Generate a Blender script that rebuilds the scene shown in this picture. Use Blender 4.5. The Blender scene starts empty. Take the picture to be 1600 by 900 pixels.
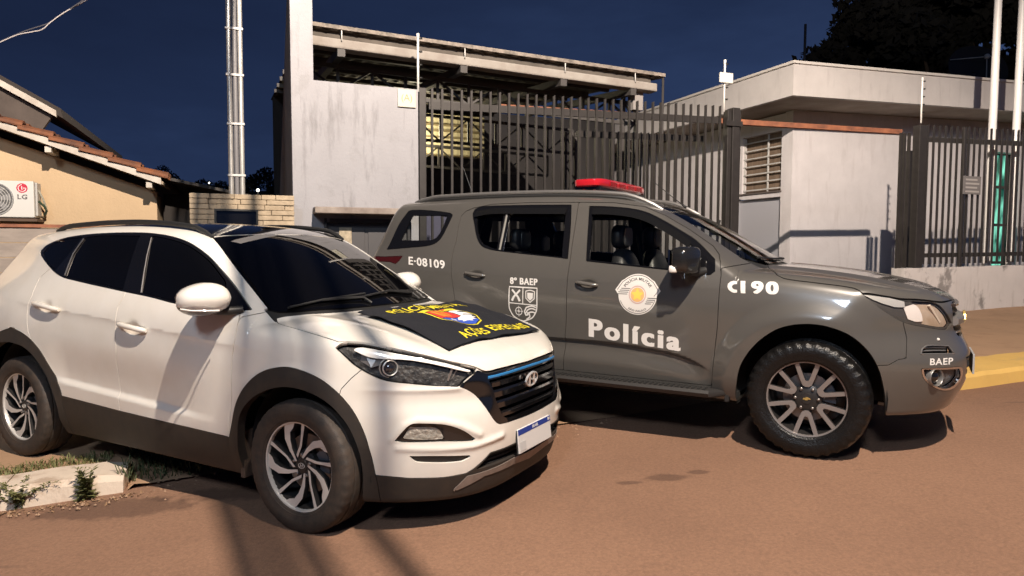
import bpy, bmesh, math, random
import numpy as np
from mathutils import Vector, Matrix, Euler
random.seed(7); RNG = np.random.default_rng(7)
sc = bpy.context.scene
COL = sc.collection

# ---------------------------------------------------------------- camera
cam = bpy.data.cameras.new('camera'); cam_ob = bpy.data.objects.new('camera', cam); COL.objects.link(cam_ob)
cam.sensor_width = 36; cam.lens = 24.30; cam.clip_end = 3000; cam.clip_start = .05
_p, _r = .05892, .00343
_f = Vector((0, math.cos(_p), -math.sin(_p))); _x = Vector((1, 0, 0)); _u = _x.cross(_f)
_x2 = _x*math.cos(_r)+_u*math.sin(_r); _u2 = -_x*math.sin(_r)+_u*math.cos(_r)
cam_ob.matrix_world = Matrix(((_x2.x, _u2.x, -_f.x, 0), (_x2.y, _u2.y, -_f.y, 0), (_x2.z, _u2.z, -_f.z, 1.4819), (0, 0, 0, 1)))
sc.camera = cam_ob

# ---------------------------------------------------------------- dusk sky
w = bpy.data.worlds.new('World'); sc.world = w; w.use_nodes = True
nt = w.node_tree; nt.nodes.clear()
out = nt.nodes.new('ShaderNodeOutputWorld'); bg = nt.nodes.new('ShaderNodeBackground')
tc = nt.nodes.new('ShaderNodeTexCoord'); sx = nt.nodes.new('ShaderNodeSeparateXYZ'); cr = nt.nodes.new('ShaderNodeValToRGB')
nz = nt.nodes.new('ShaderNodeTexNoise'); nz.inputs['Scale'].default_value = 2.6; nz.inputs['Detail'].default_value = 7; nz.inputs['Roughness'].default_value = .58
mp = nt.nodes.new('ShaderNodeMapping'); mp.inputs['Scale'].default_value = (1, 1, 3.5)
nt.links.new(tc.outputs['Generated'], mp.inputs[0]); nt.links.new(mp.outputs[0], nz.inputs['Vector'])
nt.links.new(tc.outputs['Generated'], sx.inputs[0])
ad = nt.nodes.new('ShaderNodeMath'); ad.operation = 'MULTIPLY_ADD'; ad.inputs[1].default_value = .45
nt.links.new(nz.outputs['Fac'], ad.inputs[0]); nt.links.new(sx.outputs['Z'], ad.inputs[2])
ax_ = nt.nodes.new('ShaderNodeMath'); ax_.operation = 'MULTIPLY_ADD'; ax_.inputs[1].default_value = -.32
nt.links.new(sx.outputs['X'], ax_.inputs[0]); nt.links.new(ad.outputs[0], ax_.inputs[2])
nt.links.new(ax_.outputs[0], cr.inputs[0])
e = cr.color_ramp.elements
e[0].position = 0.0; e[0].color = (.046, .074, .160, 1)
e[1].position = .95; e[1].color = (.006, .010, .028, 1)
n_ = e.new(.25); n_.color = (.029, .051, .125, 1)
n_ = e.new(.5); n_.color = (.0145, .026, .068, 1)
nt.links.new(cr.outputs[0], bg.inputs[0]); bg.inputs[1].default_value = 1.0
nt.links.new(bg.outputs[0], out.inputs[0])

# ---------------------------------------------------------------- the street lamp that lights the place (above the road, behind the camera)
def street_light(name, loc, power, col, size, spread):
    L = bpy.data.lights.new(name, 'POINT'); L.energy = power; L.color = col; L.shadow_soft_size = size
    o = bpy.data.objects.new(name, L); o.location = loc; COL.objects.link(o); return o
def luminaire(o):
    # a street luminaire throws more light sideways than straight down (its own photometric curve)
    L = o.data; L.use_nodes = True; t = L.node_tree; e = t.nodes['Emission']
    g = t.nodes.new('ShaderNodeNewGeometry'); x = t.nodes.new('ShaderNodeSeparateXYZ'); t.links.new(g.outputs['Incoming'], x.inputs[0])
    def m(op, a, b=None):
        n = t.nodes.new('ShaderNodeMath'); n.operation = op
        for k, q in enumerate((a, b)):
            if q is None: continue
            if isinstance(q, (int, float)): n.inputs[k].default_value = q
            else: t.links.new(q, n.inputs[k])
        return n.outputs[0]
    c = m('ABSOLUTE', x.outputs['Z']); f = m('POWER', m('ADD', c, .12), -1.3)
    cut = t.nodes.new('ShaderNodeMapRange'); cut.interpolation_type = 'SMOOTHSTEP'; cut.inputs['From Min'].default_value = .04; cut.inputs['From Max'].default_value = .30; t.links.new(c, cut.inputs['Value'])
    t.links.new(m('MULTIPLY', f, cut.outputs[0]), e.inputs['Strength']); return o
luminaire(street_light('street_lamp_light', (1.48, -.5, 7.6), 5300, (1.0, .85, .705), .06, 0))
street_light('blue_white_lamp_light', (-1.95, -5.3, 7.2), 1700, (.72, .84, 1.0), .80, 0)

sc.view_settings.view_transform = 'Standard'; sc.view_settings.look = 'None'
sc.view_settings.exposure = 0; sc.view_settings.gamma = 1
sc.cycles.max_bounces = 8; sc.cycles.transparent_max_bounces = 16
sc.cycles.use_denoising = True
try: sc.cycles.caustics_reflective = False; sc.cycles.caustics_refractive = False
except Exception: pass

# ---------------------------------------------------------------- materials
MATS = {}
def mat(name, col, rough=.6, metal=0., coat=0., noise=0., nscale=8., bump_=0., bscale=60., spec=.5, col2=None, emis=None, estr=0., back=None, stretch=None):
    if name in MATS: return MATS[name]
    m = bpy.data.materials.new(name); m.use_nodes = True; t = m.node_tree; p = t.nodes['Principled BSDF']
    p.inputs['Base Color'].default_value = (*col, 1); p.inputs['Roughness'].default_value = rough; p.inputs['Metallic'].default_value = metal
    p.inputs['Coat Weight'].default_value = coat; p.inputs['Coat Roughness'].default_value = .07; p.inputs['Specular IOR Level'].default_value = spec
    if emis: p.inputs['Emission Color'].default_value = (*emis, 1); p.inputs['Emission Strength'].default_value = estr
    tc = t.nodes.new('ShaderNodeTexCoord'); vec = tc.outputs['Object']
    if stretch:
        mp = t.nodes.new('ShaderNodeMapping'); mp.inputs['Scale'].default_value = stretch; t.links.new(vec, mp.inputs[0]); vec = mp.outputs[0]
    if noise > 0:
        n = t.nodes.new('ShaderNodeTexNoise'); n.inputs['Scale'].default_value = nscale; n.inputs['Detail'].default_value = 6; n.inputs['Roughness'].default_value = .62
        t.links.new(vec, n.inputs['Vector'])
        r = t.nodes.new('ShaderNodeValToRGB'); t.links.new(n.outputs['Fac'], r.inputs[0])
        c2 = col2 or tuple(c*(1-noise) for c in col)
        r.color_ramp.elements[0].position = .32; r.color_ramp.elements[0].color = (*c2, 1)
        r.color_ramp.elements[1].position = .68; r.color_ramp.elements[1].color = (*col, 1)
        t.links.new(r.outputs[0], p.inputs['Base Color'])
    if bump_ > 0:
        n2 = t.nodes.new('ShaderNodeTexNoise'); n2.inputs['Scale'].default_value = bscale; n2.inputs['Detail'].default_value = 5
        t.links.new(vec, n2.inputs['Vector'])
        b = t.nodes.new('ShaderNodeBump'); b.inputs['Strength'].default_value = bump_; b.inputs['Distance'].default_value = .02
        t.links.new(n2.outputs['Fac'], b.inputs['Height']); t.links.new(b.outputs[0], p.inputs['Normal'])
    if back:
        g = t.nodes.new('ShaderNodeNewGeometry'); q = t.nodes.new('ShaderNodeBsdfDiffuse'); q.inputs[0].default_value = (*back, 1)
        mx = t.nodes.new('ShaderNodeMixShader'); o = t.nodes['Material Output']
        t.links.new(g.outputs['Backfacing'], mx.inputs[0]); t.links.new(p.outputs[0], mx.inputs[1]); t.links.new(q.outputs[0], mx.inputs[2]); t.links.new(mx.outputs[0], o.inputs[0])
    MATS[name] = m; return m

def glass(name, tint, rough=.01, ior=1.5):
    if name in MATS: return MATS[name]
    m = bpy.data.materials.new(name); m.use_nodes = True; t = m.node_tree; t.nodes.remove(t.nodes['Principled BSDF'])
    tr = t.nodes.new('ShaderNodeBsdfTransparent'); tr.inputs[0].default_value = (*tint, 1)
    gl = t.nodes.new('ShaderNodeBsdfGlossy'); gl.inputs['Roughness'].default_value = rough
    fr = t.nodes.new('ShaderNodeFresnel'); fr.inputs[0].default_value = ior
    gm = t.nodes.new('ShaderNodeNewGeometry'); iv = t.nodes.new('ShaderNodeMath'); iv.operation = 'SUBTRACT'; iv.inputs[0].default_value = 1; t.links.new(gm.outputs['Backfacing'], iv.inputs[1])
    fk = t.nodes.new('ShaderNodeMath'); fk.operation = 'MULTIPLY'; t.links.new(fr.outputs[0], fk.inputs[0]); t.links.new(iv.outputs[0], fk.inputs[1])
    mx = t.nodes.new('ShaderNodeMixShader'); o = t.nodes['Material Output']
    t.links.new(fk.outputs[0], mx.inputs[0]); t.links.new(tr.outputs[0], mx.inputs[1]); t.links.new(gl.outputs[0], mx.inputs[2]); t.links.new(mx.outputs[0], o.inputs[0])
    MATS[name] = m; return m

# ---------------------------------------------------------------- object helpers
def link(name, me, parent=None, m=None):
    o = bpy.data.objects.new(name, me); COL.objects.link(o)
    if m is not None:
        me.materials.clear(); me.materials.append(m)
    if parent is not None: o.parent = parent
    return o
def tag(o, label=None, cat=None, group=None, kind=None):
    if label: o['label'] = label
    if cat: o['category'] = cat
    if group: o['group'] = group
    if kind: o['kind'] = kind
    return o
def empty(name, loc=(0, 0, 0), rot=(0, 0, 0), label=None, cat=None, group=None):
    o = bpy.data.objects.new(name, None); o.empty_display_size = .2; COL.objects.link(o)
    o.location = loc; o.rotation_euler = rot; return tag(o, label, cat, group)
def mesh_np(name, V, T, N=None, smooth=True):
    me = bpy.data.meshes.new(name); V = np.asarray(V, np.float32); T = np.asarray(T, np.int32)
    me.vertices.add(len(V)); me.vertices.foreach_set('co', V.ravel())
    me.loops.add(T.size); me.loops.foreach_set('vertex_index', T.ravel())
    k = T.shape[1]; me.polygons.add(len(T)); me.polygons.foreach_set('loop_start', np.arange(0, T.size, k, dtype=np.int32))
    me.polygons.foreach_set('use_smooth', np.full(len(T), smooth))
    me.update(); me.validate()
    if N is not None and len(me.vertices) == len(N):
        me.normals_split_custom_set_from_vertices(np.asarray(N, np.float32).tolist())
    return me
class MB:
    """collects simple shapes into one mesh (lists of verts / polygons)"""
    def __init__(s): s.v = []; s.f = []; s.sm = []
    def add(s, v, f, smooth=False):
        n = len(s.v); s.v += [tuple(p) for p in v]; s.f += [tuple(i+n for i in q) for q in f]; s.sm += [smooth]*len(f); return s
    def box(s, lo, hi, M=None):
        x0, y0, z0 = lo; x1, y1, z1 = hi
        v = [(x0,y0,z0),(x1,y0,z0),(x1,y1,z0),(x0,y1,z0),(x0,y0,z1),(x1,y0,z1),(x1,y1,z1),(x0,y1,z1)]
        if M is not None: v = [tuple(M @ Vector(p)) for p in v]
        return s.add(v, [(0,3,2,1),(4,5,6,7),(0,1,5,4),(1,2,6,5),(2,3,7,6),(3,0,4,7)])
    def bar(s, a, b, wx, wy=None, up=(0, 0, 1)):
        """square bar from a to b"""
        wy = wy or wx; a = Vector(a); b = Vector(b); d = (b-a).normalized(); u = Vector(up)
        if abs(d.dot(u)) > .95: u = Vector((0, 1, 0)) if abs(d.y) < .9 else Vector((1, 0, 0))
        r = d.cross(u).normalized(); u = r.cross(d)
        q = [r*sx_*wx/2+u*sy_*wy/2 for sx_, sy_ in ((-1,-1),(1,-1),(1,1),(-1,1))]
        v = [a+k for k in q]+[b+k for k in q]
        return s.add(v, [(3,2,1,0),(4,5,6,7),(0,1,5,4),(1,2,6,5),(2,3,7,6),(3,0,4,7)])
    def tube(s, P, r, n=10, cap=True):
        P = [Vector(p) for p in P]; R = r if isinstance(r, (list, tuple)) else [r]*len(P); rows = []; up = None
        for i, p in enumerate(P):
            d = (P[min(i+1, len(P)-1)]-P[max(i-1, 0)]).normalized()
            if up is None: up = Vector((0, 0, 1)) if abs(d.z) < .9 else Vector((1, 0, 0))
            a = d.cross(up).normalized(); up = a.cross(d).normalized()
            rows.append([p+(a*math.cos(t*2*math.pi/n)+up*math.sin(t*2*math.pi/n))*R[i] for t in range(n)])
        v = [q for r_ in rows for q in r_]; f = []
        for i in range(len(P)-1):
            for k in range(n): f.append((i*n+k, i*n+(k+1) % n, (i+1)*n+(k+1) % n, (i+1)*n+k))
        s.add(v, f, True)
        if cap:
            k = len(P)-1; s.add(rows[0], [tuple(range(n))[::-1]]); s.add(rows[k], [tuple(range(n))])
        return s
    def lathe(s, prof, n=32, M=None, closed=True):
        """profile [(r, h)] turned about local z"""
        v = [(r*math.cos(2*math.pi*k/n), r*math.sin(2*math.pi*k/n), h) for k in range(n) for r, h in prof]
        if M is not None: v = [tuple(M @ Vector(p)) for p in v]
        m = len(prof); f = [(k*m+i, ((k+1) % n)*m+i, ((k+1) % n)*m+i+1, k*m+i+1) for k in range(n) for i in range(m-1)]
        return s.add(v, f, True)
    def prism(s, poly, z0, z1, M=None, smooth=False):
        n = len(poly); v = [(x, y, z0) for x, y in poly]+[(x, y, z1) for x, y in poly]
        if M is not None: v = [tuple(M @ Vector(p)) for p in v]
        return s.add(v, [tuple(range(n))[::-1], tuple(range(n, 2*n))]+[(i, (i+1) % n, n+(i+1) % n, n+i) for i in range(n)], smooth)
    def sphere(s, c, r, nu=12, nv=8, sc_=(1, 1, 1)):
        v = []; f = []
        for j in range(nv+1):
            for i in range(nu):
                t, p = math.pi*j/nv, 2*math.pi*i/nu
                v.append((c[0]+r*sc_[0]*math.sin(t)*math.cos(p), c[1]+r*sc_[1]*math.sin(t)*math.sin(p), c[2]+r*sc_[2]*math.cos(t)))
        for j in range(nv):
            for i in range(nu): f.append((j*nu+i, (j+1)*nu+i, (j+1)*nu+(i+1) % nu, j*nu+(i+1) % nu))
        return s.add(v, f, True)
    def mesh(s, name, bevel=0):
        me = bpy.data.meshes.new(name); me.from_pydata([tuple(p) for p in s.v], [], s.f)
        me.polygons.foreach_set('use_smooth', s.sm); me.validate(); me.update()
        if any(s.sm):
            b = bmesh.new(); b.from_mesh(me); bmesh.ops.remove_doubles(b, verts=b.verts, dist=1e-5); bmesh.ops.recalc_face_normals(b, faces=b.faces)
            for e_ in b.edges:
                if len(e_.link_faces) == 2 and e_.calc_face_angle(0) > .7: e_.smooth = False
            b.to_mesh(me); b.free()
        else:
            b = bmesh.new(); b.from_mesh(me); bmesh.ops.recalc_face_normals(b, faces=b.faces)
            if bevel: bmesh.ops.bevel(b, geom=b.edges[:]+b.verts[:], offset=bevel, segments=2, affect='EDGES', clamp_overlap=True, profile=.5)
            b.to_mesh(me); b.free()
        return me
    def build(s, name, m, parent=None, bevel=0): return link(name, s.mesh(name, bevel), parent, m)
# ---------------------------------------------------------------- surface engine (numpy)
class Spl:
    """natural cubic spline through knots"""
    def __init__(s, x, y):
        x = np.asarray(x, float); y = np.asarray(y, float)
        o = np.argsort(x); s.x = x[o]; s.y = y[o]; s.K = spl_op(s.x); s.m = s.K @ s.y
    def __call__(s, q):
        return spl_ev(s.x, s.y, s.m, q)

def spl_op(x):
    n = len(x); h = np.diff(x); A = np.eye(n); B = np.zeros((n, n))
    for i in range(1, n-1):
        A[i, i-1] = h[i-1]; A[i, i] = 2*(h[i-1]+h[i]); A[i, i+1] = h[i]
        B[i, i-1] = 6/h[i-1]; B[i, i+1] = 6/h[i]; B[i, i] = -6/h[i-1]-6/h[i]
    return np.linalg.solve(A, B)

def spl_w(x, q):
    i = np.clip(np.searchsorted(x, q)-1, 0, len(x)-2)
    h = x[i+1]-x[i]; b = (q-x[i])/h; b = np.clip(b, -.6, 1.6); a = 1-b
    return i, a, b, (a**3-a)*h*h/6, (b**3-b)*h*h/6

def spl_ev(x, y, m, q):
    i, a, b, ca, cb = spl_w(x, q)
    r = a*y[i]+b*y[i+1]
    ok = (b >= 0) & (b <= 1)
    return np.where(ok, r+ca*m[i]+cb*m[i+1], r+np.where(b < 0, b, 0)*0)

class Tab:
    """tensor cubic table W[zrow][xcol]"""
    def __init__(s, xs, zs, W):
        xs = np.asarray(xs, float); W = np.asarray(W, float); o = np.argsort(xs)
        s.x = xs[o]; s.W = W[:, o]; s.z = np.asarray(zs, float)
        s.M = (spl_op(s.x) @ s.W.T).T; s.Kz = spl_op(s.z)
    def __call__(s, x, z):
        x = np.clip(x, s.x[0], s.x[-1]); z = np.clip(z, s.z[0], s.z[-1])
        i, a, b, ca, cb = spl_w(s.x, x)
        R = a*s.W[:, i]+b*s.W[:, i+1]+ca*s.M[:, i]+cb*s.M[:, i+1]
        Mz = s.Kz @ R
        j, a, b, ca, cb = spl_w(s.z, z); k = np.arange(len(x))
        return a*R[j, k]+b*R[j+1, k]+ca*Mz[j, k]+cb*Mz[j+1, k]

def smax(a, b, k):
    h = np.clip(.5+.5*(a-b)/k, 0, 1); return b+(a-b)*h+k*h*(1-h)
def smin(a, b, k): return -smax(-a, -b, k)
def sstep(a, b, x):
    t = np.clip((x-a)/(b-a), 0, 1); return t*t*(3-2*t)
def bump(x, c, s): return np.exp(-((x-c)/s)**2)

def grad(F, V, e=.0015):
    g = np.empty_like(V)
    for k in range(3):
        d = np.zeros(3); d[k] = e
        g[:, k] = (F(*(V+d).T)-F(*(V-d).T))/(2*e)
    return g
def normals(F, V, e=.0015):
    g = grad(F, V, e); return g/np.maximum(np.linalg.norm(g, axis=1, keepdims=True), 1e-9)
def settle(F, V, n=3, lim=.012):
    for _ in range(n):
        g = grad(F, V); f = F(*V.T)
        st = g*(f/np.maximum((g*g).sum(1), .05))[:, None]
        l = np.linalg.norm(st, axis=1, keepdims=True)
        V = V-st*np.minimum(1, lim/np.maximum(l, 1e-9))
    return V

def surface_net(F, lo, hi, h, c=4):
    """mesh F=0 inside the box; returns V, triangles"""
    lo = np.array(lo, float); n = np.ceil((np.array(hi)-lo)/h/c).astype(int)*c+1
    ax = [lo[k]+h*np.arange(n[k]) for k in range(3)]
    cx = [a[::c] for a in ax]
    G = np.stack(np.meshgrid(*cx, indexing='ij'), -1).reshape(-1, 3)
    Fc = F(*G.T).reshape([len(a) for a in cx])
    s = Fc < 0; m = np.zeros(np.array(s.shape)-1, bool); cnt = np.zeros(m.shape, int)
    for i in (0, 1):
        for j in (0, 1):
            for k in (0, 1):
                cnt += s[i:s.shape[0]-1+i, j:s.shape[1]-1+j, k:s.shape[2]-1+k]
    m = (cnt > 0) & (cnt < 8)
    d = m.copy()
    for axn in range(3):
        e = d.copy(); sl = [slice(None)]*3; sr = [slice(None)]*3
        sl[axn] = slice(1, None); sr[axn] = slice(None, -1)
        e[tuple(sl)] |= d[tuple(sr)]; e[tuple(sr)] |= d[tuple(sl)]; d = e
    A = np.repeat(np.repeat(np.repeat(Fc, c, 0), c, 1), c, 2)[:n[0], :n[1], :n[2]].astype(float)
    nd = np.zeros(n, bool)
    I = np.argwhere(d)
    for a, b, e in I: nd[a*c:a*c+c+1, b*c:b*c+c+1, e*c:e*c+c+1] = True
    idx = np.argwhere(nd)
    A[nd] = F(ax[0][idx[:, 0]], ax[1][idx[:, 1]], ax[2][idx[:, 2]])
    S = A < 0
    acc = np.zeros(list(np.array(n)-1)+[3]); num = np.zeros(np.array(n)-1)
    quads = []
    cross = []
    for k in range(3):
        sl = [slice(None)]*3; sr = [slice(None)]*3; sl[k] = slice(None, -1); sr[k] = slice(1, None)
        X = S[tuple(sl)] != S[tuple(sr)]
        X &= nd[tuple(sl)] & nd[tuple(sr)]
        e = np.argwhere(X)
        fa = A[tuple(e.T)]; e2 = e.copy(); e2[:, k] += 1; fb = A[tuple(e2.T)]
        t = fa/(fa-fb); pt = e.astype(float); pt[:, k] += t
        u, v = (k+1) % 3, (k+2) % 3
        ok = np.ones(len(e), bool)
        cells = []
        for du, dv in ((0, 0), (-1, 0), (-1, -1), (0, -1)):
            q = e.copy(); q[:, u] += du; q[:, v] += dv
            ok &= (q >= 0).all(1) & (q < np.array(n)-1).all(1); cells.append(q)
        for q in cells:
            qq = q[ok]; np.add.at(acc, tuple(qq.T), pt[ok]); np.add.at(num, tuple(qq.T), 1)
        cross.append(([q[ok] for q in cells], (fa < 0)[ok]))
    cid = -np.ones(num.shape, int); w = np.argwhere(num > 0); cid[tuple(w.T)] = np.arange(len(w))
    V = lo+h*acc[tuple(w.T)]/num[tuple(w.T)][:, None]
    T = []
    for cells, fl in cross:
        q = np.stack([cid[tuple(c_.T)] for c_ in cells], 1)
        q = np.where(fl[:, None], q, q[:, ::-1])
        T.append(q[:, [0, 1, 2]]); T.append(q[:, [0, 2, 3]])
    return V, np.concatenate(T)

def split(V, T, d):
    """cut triangles along d=0 -> V2, T(d<0), T(d>0)"""
    if len(T) == 0: return V, T, T
    d = np.where(np.abs(d) < 2e-5, np.where(d < 0, -2e-5, 2e-5), d)
    s = d[T] > 0; c = s.sum(1)
    Tin = T[c == 0]; Tout = T[c == 3]; mix = (c == 1) | (c == 2)
    if not mix.any(): return V, Tin, Tout
    M = T[mix]; sm = s[mix]; lone_pos = c[mix] == 1
    lone = np.where(lone_pos, sm.argmax(1), (~sm).argmax(1))
    k = np.arange(len(M)); a = M[k, lone]; b = M[k, (lone+1) % 3]; e = M[k, (lone+2) % 3]
    pr = np.sort(np.concatenate([np.stack([a, b], 1), np.stack([a, e], 1)]), 1)
    un, inv = np.unique(pr, axis=0, return_inverse=True); inv = inv.reshape(-1)
    t = d[un[:, 0]]/(d[un[:, 0]]-d[un[:, 1]])
    Vn = V[un[:, 0]]+(V[un[:, 1]]-V[un[:, 0]])*t[:, None]
    n0 = len(V); mab = n0+inv[:len(M)]; mae = n0+inv[len(M):]
    L = np.stack([a, mab, mae], 1); R = np.concatenate([np.stack([mab, b, e], 1), np.stack([mab, e, mae], 1)])
    lp2 = np.concatenate([lone_pos, lone_pos])
    Tout = np.concatenate([Tout, L[lone_pos], R[~lp2]]); Tin = np.concatenate([Tin, L[~lone_pos], R[lp2]])
    return np.concatenate([V, Vn]), Tin, Tout

def compact(V, T):
    u, inv = np.unique(T, return_inverse=True); return V[u], inv.reshape(T.shape)

def smooth_poly(P, closed=True, n=6, corner=55):
    """Catmull-Rom through points; corners sharper than `corner` degrees stay corners"""
    P = np.asarray(P, float); N = len(P); out = []
    def ang(i):
        if not closed and (i == 0 or i == N-1): return 999
        a = P[i]-P[i-1]; b = P[(i+1) % N]-P[i]
        return np.degrees(np.arccos(np.clip((a@b)/(np.linalg.norm(a)*np.linalg.norm(b)+1e-12), -1, 1)))
    cr = [ang(i) > corner for i in range(N)]
    for i in range(N if closed else N-1):
        p1, p2 = P[i], P[(i+1) % N]
        p0 = P[i-1] if not cr[i] else 2*p1-p2
        p3 = P[(i+2) % N] if not cr[(i+1) % N] else 2*p2-p1
        l = np.linalg.norm(p2-p1)
        l0 = np.linalg.norm(p1-p0); l3 = np.linalg.norm(p3-p2)
        m1 = (p2-p0)/(l0+l+1e-12)*l; m2 = (p3-p1)/(l+l3+1e-12)*l
        for t in np.arange(n)/n:
            out.append((2*t**3-3*t**2+1)*p1+(t**3-2*t**2+t)*m1+(-2*t**3+3*t**2)*p2+(t**3-t**2)*m2)
    if not closed: out.append(P[-1])
    return np.array(out)

def poly_sd(P, Q):
    """signed distance (negative inside) of 2-D points Q to closed polygon P"""
    P = np.asarray(P, float); far = .3
    out = np.full(len(Q), far)
    m = ((Q > P.min(0)-far) & (Q < P.max(0)+far)).all(1)
    q = Q[m]
    if not len(q): return out
    A = P; B = np.roll(P, -1, 0); best = np.full(len(q), 9.); ins = np.zeros(len(q), bool)
    for a, b in zip(A, B):
        ab = b-a; t = np.clip(((q-a)@ab)/(ab@ab+1e-12), 0, 1)
        dd = q-a-t[:, None]*ab; best = np.minimum(best, (dd*dd).sum(1))
        if a[1] != b[1]:
            cnd = ((a[1] > q[:, 1]) != (b[1] > q[:, 1])) & (q[:, 0] < (b[0]-a[0])*(q[:, 1]-a[1])/(b[1]-a[1])+a[0])
            ins ^= cnd
    r = np.sqrt(best); out[m] = np.where(ins, -r, r); return out

def line_sd(P, Q):
    """signed distance to an open polyline (positive on its left)"""
    P = np.asarray(P, float); best = np.full(len(Q), 9.); sg = np.ones(len(Q))
    for i, (a, b) in enumerate(zip(P[:-1], P[1:])):
        ab = b-a; t = ((Q-a)@ab)/(ab@ab+1e-12)
        tc = np.clip(t, -99 if i == 0 else 0, 99 if i == len(P)-2 else 1)
        dd = Q-a-tc[:, None]*ab; r = (dd*dd).sum(1); c = ab[0]*(Q[:, 1]-a[1])-ab[1]*(Q[:, 0]-a[0])
        u = r < best; best = np.where(u, r, best); sg = np.where(u, np.sign(c), sg)
    return np.sqrt(best)*np.where(sg == 0, 1, sg)
# ---------------------------------------------------------------- white SUV: implicit shape, x forward, w sideways, z up
TW_X = [.95, .6, .3, 0, -.5, -1.0, -1.6, -2.2, -2.67, -3.1, -3.45, -3.6]
TW_Z = [.15, .3, .45, .6, .75, .9, 1.0, 1.1, 1.2, 1.35, 1.5, 1.62, 1.75]
TW = [
 [.74,.78,.80,.80,.80,.80,.80,.80,.80,.78,.72,.68],
 [.80,.845,.865,.87,.865,.862,.862,.868,.875,.85,.80,.76],
 [.815,.865,.89,.90,.895,.89,.89,.897,.905,.885,.83,.80],
 [.81,.865,.895,.91,.905,.90,.90,.907,.918,.90,.85,.82],
 [.80,.86,.897,.915,.914,.910,.910,.916,.925,.905,.855,.825],
 [.78,.845,.885,.91,.917,.917,.917,.92,.925,.90,.84,.80],
 [.75,.815,.862,.892,.908,.912,.912,.915,.915,.88,.81,.77],
 [.70,.76,.81,.85,.88,.89,.89,.893,.888,.845,.77,.73],
 [.64,.69,.745,.795,.838,.850,.850,.852,.838,.79,.72,.69],
 [.57,.61,.66,.71,.765,.783,.785,.785,.752,.69,.635,.61],
 [.50,.54,.58,.63,.685,.708,.712,.71,.68,.62,.57,.55],
 [.44,.48,.52,.56,.615,.645,.652,.65,.63,.595,.55,.53],
 [.37,.41,.45,.49,.54,.575,.585,.583,.565,.53,.49,.47]]
T_side = Tab(TW_X, TW_Z, TW)
T_hood = Spl([1.0,.90,.82,.7,.5,.25,0,-.2,-.5,-1.2],[.80,.858,.902,.953,1.012,1.062,1.094,1.108,1.11,1.11])
T_roof = Spl([.5,.2,-.1,-.3,-.5,-.7,-.85,-1.0,-1.15,-1.35,-1.6,-2.0,-2.4,-2.8,-3.2,-3.6],
             [.80,.95,1.105,1.212,1.320,1.425,1.500,1.562,1.602,1.628,1.643,1.646,1.632,1.602,1.560,1.50])
T_nose = Spl([.1,.2,.3,.4,.5,.6,.7,.8,.88,1.0],[.80,.85,.885,.905,.913,.908,.896,.880,.862,.82])
T_tail = Spl([.15,.3,.5,.7,.9,1.1,1.3,1.5,1.7],[-3.42,-3.5,-3.55,-3.565,-3.54,-3.46,-3.33,-3.14,-2.95])
def segd(u, z, P):
    d = np.full(u.shape, 9.)
    for (a, b), (c, e) in zip(P[:-1], P[1:]):
        t = np.clip(((u-a)*(c-a)+(z-b)*(e-b))/((c-a)**2+(e-b)**2), 0, 1); d = np.minimum(d, np.hypot(u-a-t*(c-a), z-b-t*(e-b)))
    return d
T_crease = Spl([-2.7,-2.4,-1.5,-1.0,-.45,-.2],[1.09,1.068,1.02,.985,.945,.93])
T_shelf = Spl([-2.2,-1.5,-.6,0],[.565,.525,.485,.47])
def F_tucson(x, w, z):
    w = np.abs(w)
    W = T_side(x, z)
    t = T_crease(np.clip(x, -2.7, -.2))-z
    W = W-.30*np.maximum(t, 0)*np.exp(-np.maximum(t, 0)/.055)*sstep(-2.75, -2.45, x)*(1-sstep(-.55, -.1, x))
    t = z-T_shelf(np.clip(x, -2.2, 0))
    sh = sstep(-2.28, -2.05, x)*(1-sstep(-1.1, -.55, x))
    W = W-.020*sh*sstep(0, .05, t)*(1-sstep(.05, .34, t))
    for cx, cz in ((0, .343), (-2.67, .343)):
        r = np.hypot(x-cx, (z-cz)); up = sstep(.15, .4, z)
        W = W+.016*up*sstep(.56, .45, r)
    for hx, hz in ((-1.335, .985), (-2.285, 1.065)):
        W = W-.016*np.exp(-(((x-hx)/.058)**2+((z-hz)/.036)**2)**1.5)
    H = T_hood(np.clip(x, -1.2, 1.0)+.02*w)-.075*w**2.4
    H = H+.012*bump(w, .60, .07)*sstep(.85, .5, x)
    xe = np.clip(x+.16*w*w*sstep(-1.3, -.7, x), -3.6, .5)
    G = T_roof(xe)-.085*w*w-.25*np.maximum(w-.45, 0)**2
    top = z-smax(H, G, .012)
    nose = T_nose(np.clip(z, .1, 1.0))
    nose = nose-.99*np.abs(w)**3.8*(1+.3*np.clip(.5-z, 0, .5))
    u = (x-w)*.70711
    if len(u):
        top_r = segd(u, z, ((-.185, .535), (-.125, .600), (-.060, .626), (.070, .618), (.160, .590), (.26, .535)))
        nose = nose+.013*np.exp(-(top_r/.020)**2)
        bar = segd(u, z, ((-.155, .488), (.05, .480), (.225, .478), (.40, .50)))
        nose = nose+.012*np.exp(-(bar/.017)**2)
        nose = nose-.016*np.exp(-((z-.715)/.055)**2)*sstep(.36, .50, w)*(1-sstep(.78, .88, w))
        nose = nose+.010*np.exp(-((z-.775)/.014)**2)*sstep(.52, .58, w)*(1-sstep(.78, .86, w))
    fr = x-nose
    re = (T_tail(np.clip(z, .15, 1.7))+.25*w**2.6+.12*np.maximum(w-.6, 0))-x
    side = w-W
    k = .05+.05*sstep(1.2, 1.5, z)
    k = np.where(x > -.35, .075, k)
    f = smax(side, top, k*.9)
    f = smax(f, fr*.8, .06)
    f = smax(f, re, .06)
    f = smax(f, (.20+.10*sstep(.45, .9, x)*0-z), .03)
    return f
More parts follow.
